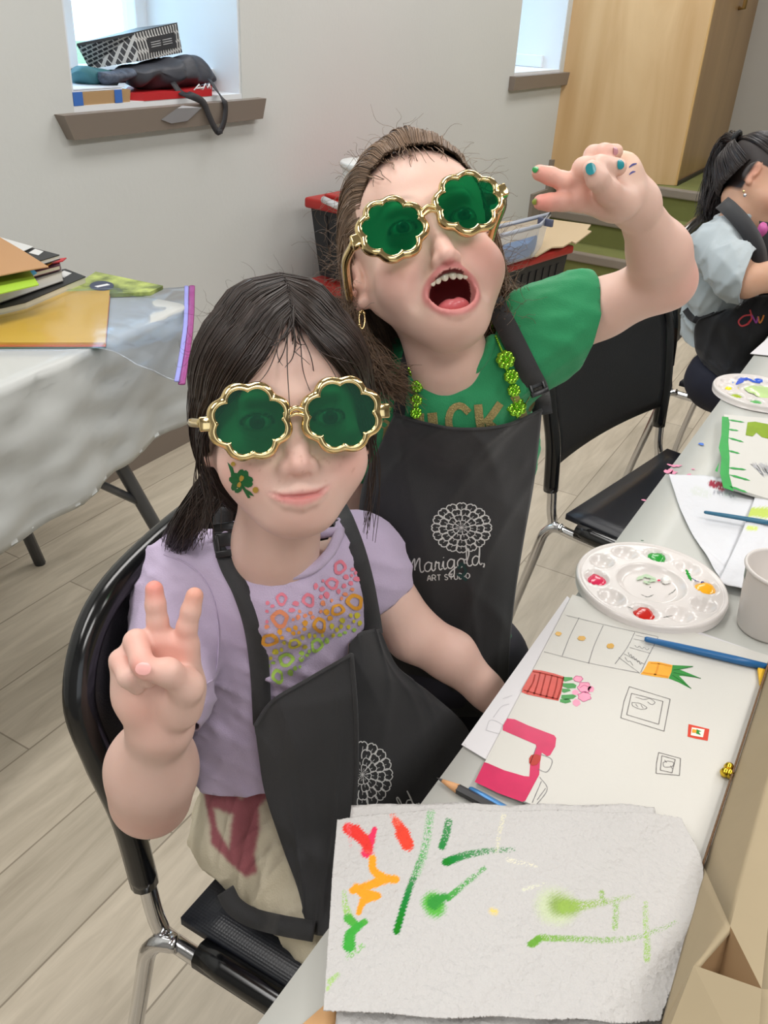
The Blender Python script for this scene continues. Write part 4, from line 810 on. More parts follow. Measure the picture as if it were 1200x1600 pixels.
hl = mo('bag_handle', *tube_vf(crom([rc+[-.04, -.03, .09], rc+[-.02, -.05, .13], rc+[.02, -.07, .10], rc+[0, -.04, .08]], 16), .008, 8), M('dark_strap', (50, 50, 52), .6), o) 
# ================================================================ light
w = bpy.data.worlds.new('world'); bpy.context.scene.world = w; w.use_nodes = True
bgn = w.node_tree.nodes['Background']; bgn.inputs[0].default_value = (.50, .76, 1.0, 1); bgn.inputs[1].default_value = 5.5
def area(loc, sx, sy, e, col=(1, .975, .95), rot=(0, 0, 0)):
    l = bpy.data.lights.new('ceiling_and_fill_light', 'AREA'); l.shape = 'RECTANGLE'; l.size = sx; l.size_y = sy; l.energy = e; l.color = col
    o = bpy.data.objects.new('ceiling_and_fill_lamp', l); COL.objects.link(o); o.location = loc; o.rotation_euler = rot; return o
k = 0
for x in (-.9, .9, 2.9, 4.9):
    for y in (-1.0, 1.0):
        if x < 0 and y < -2: pass
        area((x, y, ZC-.04), 1.2, .6, 25)
# added cool fill lamp from camera left
area((-1.6, -1.6, 1.7), 1.6, 1.3, 9, (.86, .93, 1), (math.radians(90), 0, math.radians(-48)))
sc = bpy.context.scene
sc.view_settings.view_transform = 'Standard'; sc.view_settings.look = 'None'; sc.view_settings.exposure = -.22; sc.view_settings.gamma = 1
try: sc.view_settings.use_curve_mapping = False
except Exception: pass
# ================================================================ implicit surfaces for bodies and clothes
def orth(y, up):
    y = np.array(y, float); y /= np.linalg.norm(y); x = np.cross(y, up); x /= np.linalg.norm(x); z = np.cross(x, y); return np.array([x, y, z])
class Sdf:
    def __init__(s): s.p = []
    def cone(s, a, b, ra, rb, k=.008, op=1):
        a, b = np.array(a, float), np.array(b, float); s.p.append(('c', (a, b, ra, rb), k, op, np.minimum(a-ra, b-rb), np.maximum(a+ra, b+rb))); return s
    def ball(s, c, r, k=.008, op=1): return s.ell(c, (r, r, r), None, k, op)
    def ell(s, c, r, B=None, k=.008, op=1):
        c = np.array(c, float); r = np.array(r, float); m = r.max(); s.p.append(('e', (c, r, np.eye(3) if B is None else np.array(B)), k, op, c-m, c+m)); return s
    def chain(s, pts, rs, k=.006, op=1):
        for i in range(len(pts)-1): s.cone(pts[i], pts[i+1], rs[i], rs[i+1], k, op)
        return s
    def half(s, c, n, k=.003): s.p.append(('h', (np.array(c, float), np.array(n, float)/np.linalg.norm(n)), k, -1, np.full(3, -9.), np.full(3, 9.))); return s
    def eval(s, X, field=None):
        X = X.astype(np.float32); D = np.full(len(X), .06, np.float32)
        for t, a, k, op, lo, hi in s.p:
            m = .022+k
            idx = np.where((X > (lo-m)).all(1) & (X < (hi+m)).all(1))[0] if t != 'h' else np.arange(len(X))
            if not len(idx): continue
            Q = X[idx]
            if t == 'c':
                A, Bb, ra, rb = a; ba = (Bb-A).astype(np.float32); L2 = float(ba@ba)+1e-12; h = np.clip((Q-A)@ba/L2, 0, 1); d = np.linalg.norm(Q-A-h[:, None]*ba, axis=1)-(ra+(rb-ra)*h)
            elif t == 'e':
                c, r, B = a; q = (Q-c)@B.T; k0 = np.linalg.norm(q/r, axis=1); k1 = np.linalg.norm(q/(r*r), axis=1)+1e-9; d = k0*(k0-1)/k1; d = np.where(k0 < 1e-4, -r.min(), d)
            else:
                c, n = a; d = (Q-c)@n
            D0 = D[idx]
            if op > 0:
                h = np.clip(.5+.5*(D0-d)/k, 0, 1); D[idx] = D0*(1-h)+d*h-k*h*(1-h)
            else:
                # subtract: max(D0, -d)
                h = np.clip(.5-.5*(D0+d)/k, 0, 1); D[idx] = D0*(1-h)+(-d)*h+k*h*(1-h)
        if field is not None: D = D+field(X)
        return D
    def mesh(s, h, lo=None, hi=None, field=None, pad=.012):
        if lo is None: lo = np.min([p[4] for p in s.p if p[3] > 0], axis=0)-pad
        if hi is None: hi = np.max([p[5] for p in s.p if p[3] > 0], axis=0)+pad
        n = np.ceil((hi-lo)/h).astype(int)+1
        # coarse pass to skip empty blocks
        ax = [lo[i]+h*np.arange(n[i]) for i in range(3)]; D = np.full(n, .06, np.float32); bs = 12
        bc = [np.arange(0, n[i], bs) for i in range(3)]
        cen = np.array([[lo[0]+h*(i+bs/2), lo[1]+h*(j+bs/2), lo[2]+h*(k+bs/2)] for i in bc[0] for j in bc[1] for k in bc[2]])
        dc = s.eval(cen, field); rad = h*bs*.87+.006+(0.004 if field is not None else 0); ids = [(i, j, k) for i in bc[0] for j in bc[1] for k in bc[2]]
        for (i, j, k), d in zip(ids, dc):
            sl = tuple(slice(a, min(a+bs, n[q])) for q, a in enumerate((i, j, k)))
            if abs(d) > rad*1.25: D[sl] = d; continue
            g = np.stack(np.meshgrid(ax[0][sl[0]], ax[1][sl[1]], ax[2][sl[2]], indexing='ij'), -1); D[sl] = s.eval(g.reshape(-1, 3), field).reshape(g.shape[:3])
        return surface_nets(D, lo, h)
def surface_nets(D, lo, h):
    n = np.array(D.shape); S = D < 0; c = np.zeros(n-1, np.int8)
    offs = [(i, j, k) for i in (0, 1) for j in (0, 1) for k in (0, 1)]
    sub = lambda A, o: A[o[0]:A.shape[0]-1+o[0], o[1]:A.shape[1]-1+o[1], o[2]:A.shape[2]-1+o[2]]
    for o in offs: c += sub(S, o)
    cell = np.argwhere((c > 0) & (c < 8)); vid = np.full(n-1, -1, np.int64); vid[tuple(cell.T)] = np.arange(len(cell))
    acc = np.zeros((len(cell), 3)); cnt = np.zeros(len(cell))
    cv = {o: D[cell[:, 0]+o[0], cell[:, 1]+o[1], cell[:, 2]+o[2]] for o in offs}
    for a in offs:
        for ax in range(3):
            if a[ax]: continue
            b = list(a); b[ax] = 1; b = tuple(b); da, db = cv[a], cv[b]; m = (da < 0) != (db < 0); t = np.where(m, da/(da-db+1e-12), 0)
            p = np.array(a, float)[None].repeat(len(cell), 0); p[:, ax] += t; acc[m] += p[m]; cnt[m] += 1
    V = lo+h*(cell+acc/cnt[:, None]); F_ = []
    for ax in range(3):
        a1, a2 = (ax+1) % 3, (ax+2) % 3; s0 = [slice(None)]*3; s1 = [slice(None)]*3; s0[ax] = slice(0, -1); s1[ax] = slice(1, None)
        A, B = S[tuple(s0)], S[tuple(s1)]; E = np.argwhere(A != B); E = E[(E[:, a1] > 0) & (E[:, a2] > 0) & (E[:, a1] < n[a1]-1) & (E[:, a2] < n[a2]-1)]
        if not len(E): continue
        fl = A[tuple(E.T)]; q = []
        for d1, d2 in ((0, 0), (-1, 0), (-1, -1), (0, -1)):
            e = E.copy(); e[:, a1] += d1; e[:, a2] += d2; q.append(vid[tuple(e.T)])
        q = np.stack(q, 1); q[~fl] = q[~fl][:, ::-1]; F_.append(q)
    F_ = np.vstack(F_); F_ = F_[(F_ >= 0).all(1)]
    return V, F_
def bvh_of(V, Fc): return BVHTree.FromPolygons([Vector(v) for v in V], [tuple(int(i) for i in f) for f in Fc])
CAMV = Vector(C0)
def hit_px(bvh, px, py):
    d = Vector(ray(px, py)).normalized(); r = bvh.ray_cast(CAMV, d); return r
def decal(name, polys, bvh, mat, parent, off=.0007, fallback=None, kind='poly'):
    """print shapes on a curved surface: outlines cast onto it, with the mesh following the surface"""
    mb = MB()
    for p in polys:
        V = []
        for x, y in p:
            r = hit_px(bvh, x, y)
            if r[0] is None: V = None; break
            nn = r[1] if r[1].dot(CAMV-r[0]) > 0 else -r[1]; V.append(np.array(r[0]+nn*off))
        if V is None: continue
        V = np.array(V)
        if kind == 'strip': n = len(V)//2; mb.add(V, [(i, i+1, n+i+1, n+i) for i in range(n-1)])
        else:
            q = [Vector((x, y, 0)) for x, y in p]; tri = geometry.tessellate_polygon([q]); mb.add(V, [t for t in tri])
    if not mb.V: return None
    o = mb.build(name, mat, parent, smooth=False); return o
def pstrip(path, w, n=None, taper=0):
    p = crom([(x, y, 0) for x, y in path], n or max(8, int(len(path)*6)))[:, :2] if len(path) > 2 else np.array([np.array(path[0])*(1-t)+np.array(path[1])*t for t in np.linspace(0, 1, n or 8)])
    T = np.gradient(p, axis=0); T /= np.linalg.norm(T, axis=1)[:, None]+1e-9; N_ = np.stack([-T[:, 1], T[:, 0]], 1); ww = np.full(len(p), w/2.)
    if taper: ww = ww*(1-taper+taper*np.sin(np.linspace(0.05, math.pi-.05, len(p))))
    return np.vstack([p+N_*ww[:, None], p-N_*ww[:, None]])
def skin_mat(name, sub=.12, rough=.5):
    m = bpy.data.materials.new(name); m.use_nodes = True; N = m.node_tree.nodes; L = m.node_tree.links; b = N['Principled BSDF']
    a = N.new('ShaderNodeVertexColor'); a.layer_name = 'Col'; n = N.new('ShaderNodeTexNoise'); tc = N.new('ShaderNodeTexCoord'); n.inputs['Scale'].default_value = 26; n.inputs['Detail'].default_value = 5
    r = N.new('ShaderNodeValToRGB'); r.color_ramp.elements[0].position = .3; r.color_ramp.elements[0].color = (.97, .93, .92, 1); r.color_ramp.elements[1].position = .7; r.color_ramp.elements[1].color = (1.02, 1.02, 1.02, 1)
    mx = N.new('ShaderNodeMix'); mx.data_type = 'RGBA'; mx.blend_type = 'MULTIPLY'; mx.inputs[0].default_value = 1
    L.new(tc.outputs['Object'], n.inputs[0]); L.new(n.outputs[0], r.inputs[0]); L.new(a.outputs[0], mx.inputs[6]); L.new(r.outputs[0], mx.inputs[7]); L.new(mx.outputs[2], b.inputs['Base Color'])
    b.inputs['Roughness'].default_value = rough; b.inputs['Subsurface Weight'].default_value = sub; b.inputs['Subsurface Radius'].default_value = (1, .35, .2); b.inputs['Subsurface Scale'].default_value = .006
    n2 = N.new('ShaderNodeTexNoise'); n2.inputs['Scale'].default_value = 700; bp = N.new('ShaderNodeBump'); bp.inputs['Strength'].default_value = .12; bp.inputs['Distance'].default_value = .0006
    L.new(tc.outputs['Object'], n2.inputs[0]); L.new(n2.outputs[0], bp.inputs['Height']); L.new(bp.outputs[0], b.inputs['Normal'])
    MATS[name] = m; return m
SKIN = skin_mat('skin'); 
def lin(c): return np.array(srgb(c)[:3])
def blend(C, w, c): w = np.clip(w, 0, 1)[:, None]; return C*(1-w)+lin(c)*w
# ---------------------------------------------------------------- heads
class Head:
    """local axes: x to the viewer's right, y out of the face, z up; origin between the ears at eye height"""
    def __init__(s, eye_mid, roll, yaw, pitch, scale=1.0, origin=False):
        cr, sr = math.cos(roll), math.sin(roll)
        Bc = np.array([R[:, 0], R[:, 2], R[:, 1]])   # rows: right, toward camera, up (world)
        def rot(ax, a):
            c, s_ = math.cos(a), math.sin(a)
            return {'x': np.array([[1, 0, 0], [0, c, -s_], [0, s_, c]]), 'y': np.array([[c, 0, s_], [0, 1, 0], [-s_, 0, c]]), 'z': np.array([[c, -s_, 0], [s_, c, 0], [0, 0, 1]])}[ax]
        # yaw>0 turns the face to the viewer's right, pitch>0 up, roll>0 tilts the crown to the viewer's left
        Q = rot('y', -roll)@rot('z', -yaw)@rot('x', pitch)
        s.M = (Bc.T)@Q*scale; s.Mi = np.linalg.inv(s.M)
        s.o = np.array(eye_mid)-(0 if origin else s.M@np.array([0, .066, 0]))
    def w(s, p): return np.asarray(p, float)@s.M.T+s.o
    def l(s, p): return (np.asarray(p, float)-s.o)@s.Mi.T
    def px(s, p):
        v = R.T@(s.w(p)-C0); return 600-F*v[0]/v[2], 800+F*v[1]/v[2]
EYX, EYY = .0275, .0565
def head_sdf(mz, cz, open_, neck_to, smile=0):
    H = Sdf()
    H.ell((0, -.018, .030), (.066, .084, .070), k=.01)
    H.ell((0, .020, .035), (.056, .046, .046), k=.02)
    H.ell((0, .018, -.025), (.055, .050, .055), k=.02)
    H.ell((0, .032, (mz+cz)/2+.006), (.031, .036, .032), k=.022)
    for s in (-1, 1):
        H.cone((s*.044, -.005, -.032), (s*.014, .046, cz+.015), .016, .0135, k=.022)
        H.ell((s*.036, .044, mz*.55-.004), (.020, .018, .020), k=.024)
    H.ell((0, .055, cz+.012), (.016, .013, .012), k=.016)
    H.cone((-.03, .063, .016), (.03, .063, .016), .007, .007, k=.014)                        # brow
    for s in (-1, 1): H.ell((s*EYX, .0735, -.002), (.016, .010, .0105), k=.012, op=-1)          # sockets
    for s in (-1, 1): H.ball((s*EYX, EYY, 0), .0133, k=.004)                                     # lids
    nz = mz*.60
    H.chain([(0, .064, .004), (0, .074, nz+.012), (0, .0815, nz+.001)], [.0055, .0065, .0082], k=.009)
    for s in (-1, 1): H.ell((s*.0092, .0745, nz-.001), (.0058, .0075, .0062), k=.005)
    for s in (-1, 1): H.ell((s*.0052, .0800, nz-.0085), (.0027, .0030, .0028), k=.002, op=-1)
    H.ell((0, .062, mz+.004), (.024, .012, .018), k=.014)                                    # muzzle
    def ys(x, z, lo=.03, hi=.10):
        Y_ = np.linspace(hi, lo, 141); D_ = H.eval(np.stack([np.full(141, x), Y_, np.full(141, z)], 1)); i = np.argmax(D_ < 0); return Y_[i]
    def on(pts, dy): return [(x, ys(x, z)+dy, z) for x, z in pts]
    if not open_:
        up = on([(-.0200, mz+.0022), (-.012, mz+.0018), (-.0035, mz+.0030), (.0035, mz+.0030), (.012, mz+.0022), (.0200, mz+.0036)], -.0008); lo_ = on([(-.0185, mz-.0002), (-.010, mz-.0046), (0, mz-.0062), (.010, mz-.0044), (.0185, mz+.0010)], -.0008)
        mid = on([(-.0225, mz+.0030), (-.013, mz-.0006), (0, mz-.0010), (.013, mz-.0002), (.0225, mz+.0048)], .0015)
        H.chain(up, [.0010, .0019, .0024, .0024, .0019, .0010], k=.004); H.chain(lo_, [.0010, .0028, .0037, .0028, .0010], k=.006)
        H.chain(mid, [.0013, .0013, .0014, .0013, .0013], k=.0014, op=-1)
    else:
        ring = []; n = 20
        for i in range(n+1):
            a = 2*math.pi*i/n; x = .0212*math.cos(a); zz = .0215*math.sin(a); 
            if zz > 0: zz *= .70
            x *= (1-.16*(zz < 0)*abs(math.sin(a))); ring.append((x, .0735-.0085*(x/.02)**2-(.003 if zz < 0 else 0)*abs(math.sin(a)), mz+zz+.0005+.0065*(x/.02)**2))
        H.chain(ring, [.0034]*(n+1), k=.005)
        H.ell((0, .064, mz-.0012), (.0196, .030, .0170), k=.004, op=-1)
        for s in (-1, 1): H.cone((s*.020, .0735, nz-.002), (s*.032, .0635, mz-.002), .0040, .0040, k=.012, op=-1)
    for s in (-1, 1):
        eb = orth((0, 1, .15), (0, 0, 1)); 
        H.ell((s*.0675, -.014, -.010), (.006, .0150, .0245), orth((s*.32, -.9, .15), (0, 0, 1))@np.eye(3), k=.004)
        H.ell((s*.0735, -.009, -.009), (.0055, .0085, .0155), orth((s*.32, -.9, .15), (0, 0, 1)), k=.003, op=-1)
        H.ell((s*.069, -.0045, -.013), (.003, .003, .005), k=.003)
        H.ball((s*.0655, -.006, -.031), .0062, k=.004)
    for s in (-1, 1): H.ell((s*(EYX-.0003), .0705, .0002), (.0108, .0080, .0046), k=.0015, op=-1)   # the open eyes
    H.chain(neck_to[0], neck_to[1], k=.018)
    return H
def head_cols(Vl, mz, cz, open_, base, hair, hairline):
    C = np.tile(lin(base), (len(Vl), 1)); x, y, z = Vl.T; n = lambda c, r: np.exp(-(((Vl-np.array(c))/np.array(r))**2).sum(1))
    for s in (-1, 1): C = blend(C, .36*n((s*.038, .05, mz*.62), (.020, .03, .018)), (236, 150, 140)); C = blend(C, .35*n((s*.070, -.012, -.01), (.02, .02, .03)), (226, 140, 130))
    C = blend(C, .35*n((0, .082, mz*.6), (.010, .01, .009)), (232, 150, 140))
    C = blend(C, .25*n((0, .055, cz+.01), (.02, .03, .012)), (232, 160, 150))
    for s in (-1, 1):
        C = blend(C, .45*n((s*EYX, .066, .0), (.017, .02, .010)), (214, 156, 150))
        br = np.exp(-((z-(.0215+.0045*np.cos((x-s*EYX)*90)))/.0030)**2)*np.exp(-((x-s*(EYX+.001))/.0165)**4)*(y > .03); C = blend(C, .62*br, hair)
        lash = np.exp(-((np.sqrt(((x-s*(EYX-.0003))/.0118)**2+((z-.0002)/.0062)**2)-1)/.13)**2)*(y > .058); C = blend(C, .8*lash*(z > -.002)+.35*lash, (60, 40, 34))
    if not open_:
        lp = np.exp(-((x/.0225)**6))*np.exp(-((z-(mz-.0022+.0052*(np.abs(x)/.0235)**2+.0010*x/.0235))/(.0062-.0036*np.minimum(1, np.abs(x)/.024)))**4)*(y > .058); C = blend(C, .85*lp, (208, 126, 124))
    else:
        zz = (z-mz-.002)/np.where(z > mz+.002, .0165, .0225); rr = np.sqrt((x/.0222)**2+zz**2); lp = np.exp(-((rr-1.0)/.17)**4)*(y > .05); C = blend(C, .85*lp, (212, 126, 126))
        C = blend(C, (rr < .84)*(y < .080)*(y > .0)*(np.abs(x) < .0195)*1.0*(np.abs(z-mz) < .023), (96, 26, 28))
    w = hairline(x, y, z); C = blend(C, w, hair)
    return C
def eyeballs(Hd, parent, iris, look=(0, 0)):
    for s in (-1, 1):
        n, m = 40, 28; V = []; r = .0123; C = []
        for i in range(m+1):
            t = math.pi*i/m
            for k in range(n):
                a = 2*math.pi*k/n; V.append((s*EYX+r*math.sin(t)*math.cos(a), EYY+r*math.cos(t)+(.0006 if t < .5 else 0), r*math.sin(t)*math.sin(a))); tt = t
                C.append(lin((14, 12, 12)) if tt < .18 else (lin(iris) if tt < .45 else lin((60, 60, 64)) if tt < .49 else lin((226, 216, 210))))
        V = np.array(V); Fc = np.array([(i*n+k, (i+1)*n+k, (i+1)*n+(k+1) % n, i*n+(k+1) % n) for i in range(m) for k in range(n)])
        o = mo('eye', Hd.w(V), Fc, M('eyeball', (220, 215, 210), .08, vc='Col'), parent, cols=np.array(C))
# ---------------------------------------------------------------- hair strands
def strands_obj(name, curves, rad, mat, parent, cols=None, sides=3):
    """curves: (n, m, 3) world points -> thin tubes, one mesh"""
    n, m, _ = curves.shape; T = np.gradient(curves, axis=1); T /= np.linalg.norm(T, axis=2)[..., None]+1e-9
    a = rng.normal(0, 1, (n, 1, 3)); N_ = np.cross(T, a); N_ /= np.linalg.norm(N_, axis=2)[..., None]+1e-9; B = np.cross(T, N_)
    t = np.linspace(0, 1, m)[None, :, None, None]; rr = np.asarray(rad).reshape(-1, 1, 1, 1)*(1-.55*t**3); th = np.linspace(0, 2*math.pi, sides, endpoint=False)
    V = curves[:, :, None]+rr*(np.cos(th)[None, None, :, None]*N_[:, :, None]+np.sin(th)[None, None, :, None]*B[:, :, None]); V = V.reshape(-1, 3)
    i = np.arange(n)[:, None, None]*m*sides; j = np.arange(m-1)[None, :, None]*sides; k = np.arange(sides)[None, None]; k2 = (k+1) % sides
    Fc = np.stack([i+j+k, i+j+k2, i+j+sides+k2, i+j+sides+k], -1).reshape(-1, 4)
    cc = None
    if cols is not None: cc = np.repeat(cols, m*sides, axis=0)
    return mo(name, V, Fc, mat, parent, cols=cc)
def hair_mat(name, rough=.34):
    m = M(name, (60, 44, 36), rough, vc='Col', Specular_IOR_Level=.55); return m
def guide_strands(guides, n, Hd, m=22, jit=.003, lift=.004, wave=.0012, push=None, seed=1, spread=1.0, smin=0., smax=1.):
    """guides: list of control polylines in head space ordered along the parting"""
    rs = np.random.RandomState(seed); G_ = np.array([crom(g, m) for g in guides]); out = np.zeros((n, m, 3)); t = np.linspace(0, 1, m)
    s = (smin+(smax-smin)*rs.rand(n))*(len(guides)-1); i = np.minimum(s.astype(int), len(guides)-2); u = (s-i)[:, None, None]; u = u*u*(3-2*u)*.3+u*.7
    out = G_[i]*(1-u)+G_[i+1]*u
    j0 = rs.normal(0, jit, (n, 3)); j1 = rs.normal(0, jit*1.8, (n, 3)); out = out+j0[:, None]*(.35+.4*t)[None, :, None]+j1[:, None]*(t**2)[None, :, None]*spread
    ph = rs.rand(n, 3)*6.28; fr = rs.uniform(4, 9, (n, 1)); out = out+wave*np.sin(t[None, :, None]*fr[:, None]+ph[:, None])*t[None, :, None]*2
    if push is not None:
        q = out.reshape(-1, 3); L_ = np.repeat(rs.rand(n)**1.3*lift, m)*np.tile(np.clip(t*6, 0, 1), n)+.0008
        q = push(q, L_); out = q.reshape(n, m, 3)
    return Hd.w(out.reshape(-1, 3)).reshape(n, m, 3)
def push_head(q, L_, c=(0, -.018, .030), r=(.066, .084, .070)):
    """keep strands outside the skull"""
    q = q.copy()
    for cc, rr in ((c, r), ((0, .020, .035), (.0565, .0465, .0465)), ((0, .018, -.025), (.0555, .0505, .0555))):
        cc = np.array(cc); rr = np.array(rr); d = q-cc; k0 = np.linalg.norm(d/(rr+L_[:, None]), axis=1); m = k0 < 1; q[m] = cc+d[m]/np.maximum(k0[m], .3)[:, None]
    return q
# ---------------------------------------------------------------- clover sunglasses
GOLD = M('shiny_gold', (232, 206, 150), .12, metal=1)
def lens_glass(name):
    m = bpy.data.materials.new(name); m.use_nodes = True; N = m.node_tree.nodes; L = m.node_tree.links; N.clear()
    o = N.new('ShaderNodeOutputMaterial'); t = N.new('ShaderNodeBsdfTransparent'); t.inputs[0].default_value = (.010, .30, .10, 1); g = N.new('ShaderNodeBsdfGlossy'); g.inputs['Roughness'].default_value = .03; g.inputs[0].default_value = (.9, 1, .95, 1); ge = N.new('ShaderNodeNewGeometry')
    d = N.new('ShaderNodeBsdfDiffuse'); d.inputs[0].default_value = (.0, .10, .038, 1); m1 = N.new('ShaderNodeMixShader'); m1.inputs[0].default_value = .34; f = N.new('ShaderNodeFresnel'); f.inputs[0].default_value = 1.3; m2 = N.new('ShaderNodeMixShader')
    L.new(t.outputs[0], m1.inputs[1]); L.new(d.outputs[0], m1.inputs[2]); L.new(f.outputs[0], m2.inputs[0]); L.new(m1.outputs[0], m2.inputs[1]); L.new(g.outputs[0], m2.inputs[2]); L.new(m2.outputs[0], o.inputs[0]); return m
LENS = lens_glass('green_lens')
def clover_r(th, R_, ph=0):
    best = 0
    for q in range(4):
        for e in (-21, 21):
            a = math.radians(90*q+e)+ph; cx, cy, rc = .655*R_*math.cos(a), .655*R_*math.sin(a), .345*R_; dx, dy = math.cos(th), math.sin(th); b = dx*cx+dy*cy; disc = b*b-(cx*cx+cy*cy-rc*rc)
            if disc > 0: best = max(best, b+math.sqrt(disc))
    return best
def sunglasses(label, Hd, roll=0, dx=0, dz=-.003, cxs=.0360, R_=.0290, ph=0.0, yb=.0905, tilt=0., zs=.93):
    t = thing('sunglasses', label, 'sunglasses', Hd.w((0, .09, 0)), None); cr, sr = math.cos(roll), math.sin(roll)
    def tr(p):
        p = np.asarray(p, float).reshape(-1, 3).copy(); x, z = p[:, 0].copy(), p[:, 2]*zs; p[:, 0] = cr*x+sr*z+dx; p[:, 2] = -sr*x+cr*z+dz; p[:, 1] += tilt*p[:, 2]; return Hd.w(p)
    n = 160
    for s in (-1, 1):
        th = np.linspace(0, 2*math.pi, n, endpoint=False); rr = np.array([clover_r(a, R_, ph*s) for a in th])
        pass
        # frame cross section: inner lip, rounded face, outer wall, back
        rs_ = rr.copy()
        for _ in range(5): rs_ = (np.roll(rs_, 1)+np.roll(rs_, -1)+rs_)/3
        sec = [(-.0002, -.0010, 0), (-.0004, .0022, 0), (.0008, .0030, .15), (.0024, .0026, .5), (.0042, .0014, 1), (.0050, -.0004, 1), (.0048, -.0038, 1), (.0012, -.0040, .5)]
        V = []
        for dr, dy, mixs in sec:
            base = rr*(1-mixs)+(rs_+.0006)*mixs; r2 = base+dr; cx = s*cxs; V.append(np.stack([cx+r2*np.cos(th), np.full(n, yb+dy), r2*np.sin(th)], 1))
        m = len(sec); V = np.vstack(V); Fc = np.array([(i*n+k, i*n+(k+1) % n, ((i+1) % m)*n+(k+1) % n, ((i+1) % m)*n+k) for i in range(m) for k in range(n)])
        mo('frame', tr(V), Fc[:, ::-1] if True else Fc, GOLD, t)
        V = [np.array([[s*cxs, yb+.0006, 0]])]; 
        for f_ in (.25, .5, .75, 1.0): V.append(np.stack([s*cxs+rr*f_*np.cos(th), np.full(n, yb+.0006), rr*f_*np.sin(th)], 1))
        V = np.vstack(V); Fc = [(0, 1+(k+1) % n, 1+k) for k in range(n)]
        for q in range(3): Fc += [(1+q*n+k, 1+q*n+(k+1) % n, 1+(q+1)*n+(k+1) % n, 1+(q+1)*n+k) for k in range(n)]
        lo_ = mo('lens', tr(V), Fc, LENS, t, smooth=False); lo_['label'] = 'transparent green clover shaped lens'
        hx = s*(cxs+R_+.002); hb = MB(); V_, F_ = box_vf((hx+s*.003, yb-.004, .0005), (.010, .010, .0115), bev=.0012); hb.add(V_, F_); mo('hinge_block', tr(np.vstack(hb.V)), hb.F, GOLD, t)
        path = crom([(hx+s*.005, yb-.006, .001), (s*.0745, yb-.035, .001), (s*.0735, .015, -.001), (s*.0715, -.02, -.008)], 20); V_, F_ = tube_vf(path, .0040, 8, flat=1.0); mo('temple', tr(V_), F_, GOLD, t)
    bx = cxs-R_-.0015; V_, F_ = tube_vf(crom([(-bx-.003, yb, .003), (-bx*.4, yb+.001, .0075), (bx*.4, yb+.001, .0075), (bx+.003, yb, .003)], 18), .0021, 10); mo('bridge', tr(V_), F_, GOLD, t)
    V_, F_ = tube_vf(crom([(-bx-.003, yb, .0), (0, yb+.001, .0035), (bx+.003, yb, .0)], 14), .0016, 10); mo('bridge', tr(V_), F_, GOLD, t)
    return t
# ================================================================ the girl in lilac
def person(label, loc):
    return thing('person', label, 'person', loc)
SK1, SK2, SK3 = (230, 195, 181), (232, 196, 180), (204, 160, 132)
H1 = Head(W(459, 656, .655), math.radians(5), math.radians(11), math.radians(-9))
g1o = W(450, 1280, .99); g1 = person('seated girl in a lilac shirt and black apron, green clover glasses, making a peace sign', (g1o[0], g1o[1], .44))
mz1, cz1 = -.0560, -.0835
nb1 = W(432, 872, .83)     # neck base
neck1 = ([(0, -.024, -.045), H1.l(W(430, 850, .80)), H1.l(nb1+[0, 0, -.03])], [.040, .036, .046])
S = head_sdf(mz1, cz1, False, neck1); lo = np.array([-.10, -.125, -.20]); hi = np.array([.10, .105, .115]); nl = H1.l(nb1); lo = np.minimum(lo, nl-.06); hi = np.maximum(hi, nl+.06)
Vl, Fh = S.mesh(.00165, lo, hi)
hl1 = lambda x, y, z: np.clip(((z-.088+.55*np.abs(x-.004)+0.25*np.clip(.055-y, 0, 1))*220), 0, 1)*np.clip((z+.03)*60, 0, 1)+np.clip((-.02-y)*200, 0, 1)*np.clip((z+.062)*120, 0, 1)
def hline(f): return lambda x, y, z: np.clip(f(x, y, z), 0, 1)
C1 = head_cols(Vl, mz1, cz1, False, SK1, (52, 36, 30), hline(hl1))
# freckles and the clover face paint
rsf = np.random.RandomState(4)
for k in range(46):
    fx, fz = rsf.normal(0, .026), rsf.normal(mz1*.55, .009); d2 = ((Vl[:, 0]-fx)**2+(Vl[:, 2]-fz)**2); C1 = blend(C1, .35*np.exp(-d2/(.0009**2))*(Vl[:, 1] > .03), (178, 112, 88))
parts1 = [(H1.w(Vl), Fh, C1)]
# right arm with the peace sign (seen at the left)
def arm_cols(V, base, reds=(), nails=()):
    C = np.tile(lin(base), (len(V), 1))
    for p, r, c, a in reds: C = blend(C, .8*a*np.exp(-((V-np.array(p))**2).sum(1)/r**2), c)
    return C
A = Sdf(); px = lambda x, y, d: W(x, y, d)
sh, el, wr = px(285, 905, .86), px(235, 1244, .765), px(250, 1128, .672)
A.cone(sh, el, .035, .0275, k=.01); A.chain([el, px(237, 1200, .73), wr], [.0265, .0305, .0215], k=.035)
A.ell(px(250, 1140, .676), (.024, .018, .02), orth(R[:, 2], (0, 0, 1)), k=.012)
# palm
kn = {'i': px(290, 1008, .640), 'm': px(249, 1000, .638), 'r': px(215, 1008, .640), 'p': px(192, 1035, .645)}
A.chain([wr, px(282, 1075, .655), kn['i']], [.019, .0165, .0105], k=.012); A.chain([wr, px(258, 1068, .655), kn['m']], [.018, .016, .011], k=.012)
A.chain([wr, px(232, 1075, .655), kn['r']], [.018, .016, .0105], k=.012); A.chain([wr, px(212, 1085, .656), kn['p']], [.018, .015, .010], k=.012)
A.ell(px(218, 1105, .652), (.012, .012, .017), k=.010); A.ell(px(280, 1100, .648), (.013, .013, .018), k=.010)
# extended middle and index fingers
A.chain([kn['m'], px(246, 970, .634), px(243, 945, .631), px(241, 921, .630)], [.0090, .0076, .0072, .0066], k=.003)
A.chain([kn['i'], px(292, 980, .634), px(298, 955, .631), px(304, 931, .630)], [.0088, .0074, .0070, .0064], k=.003)
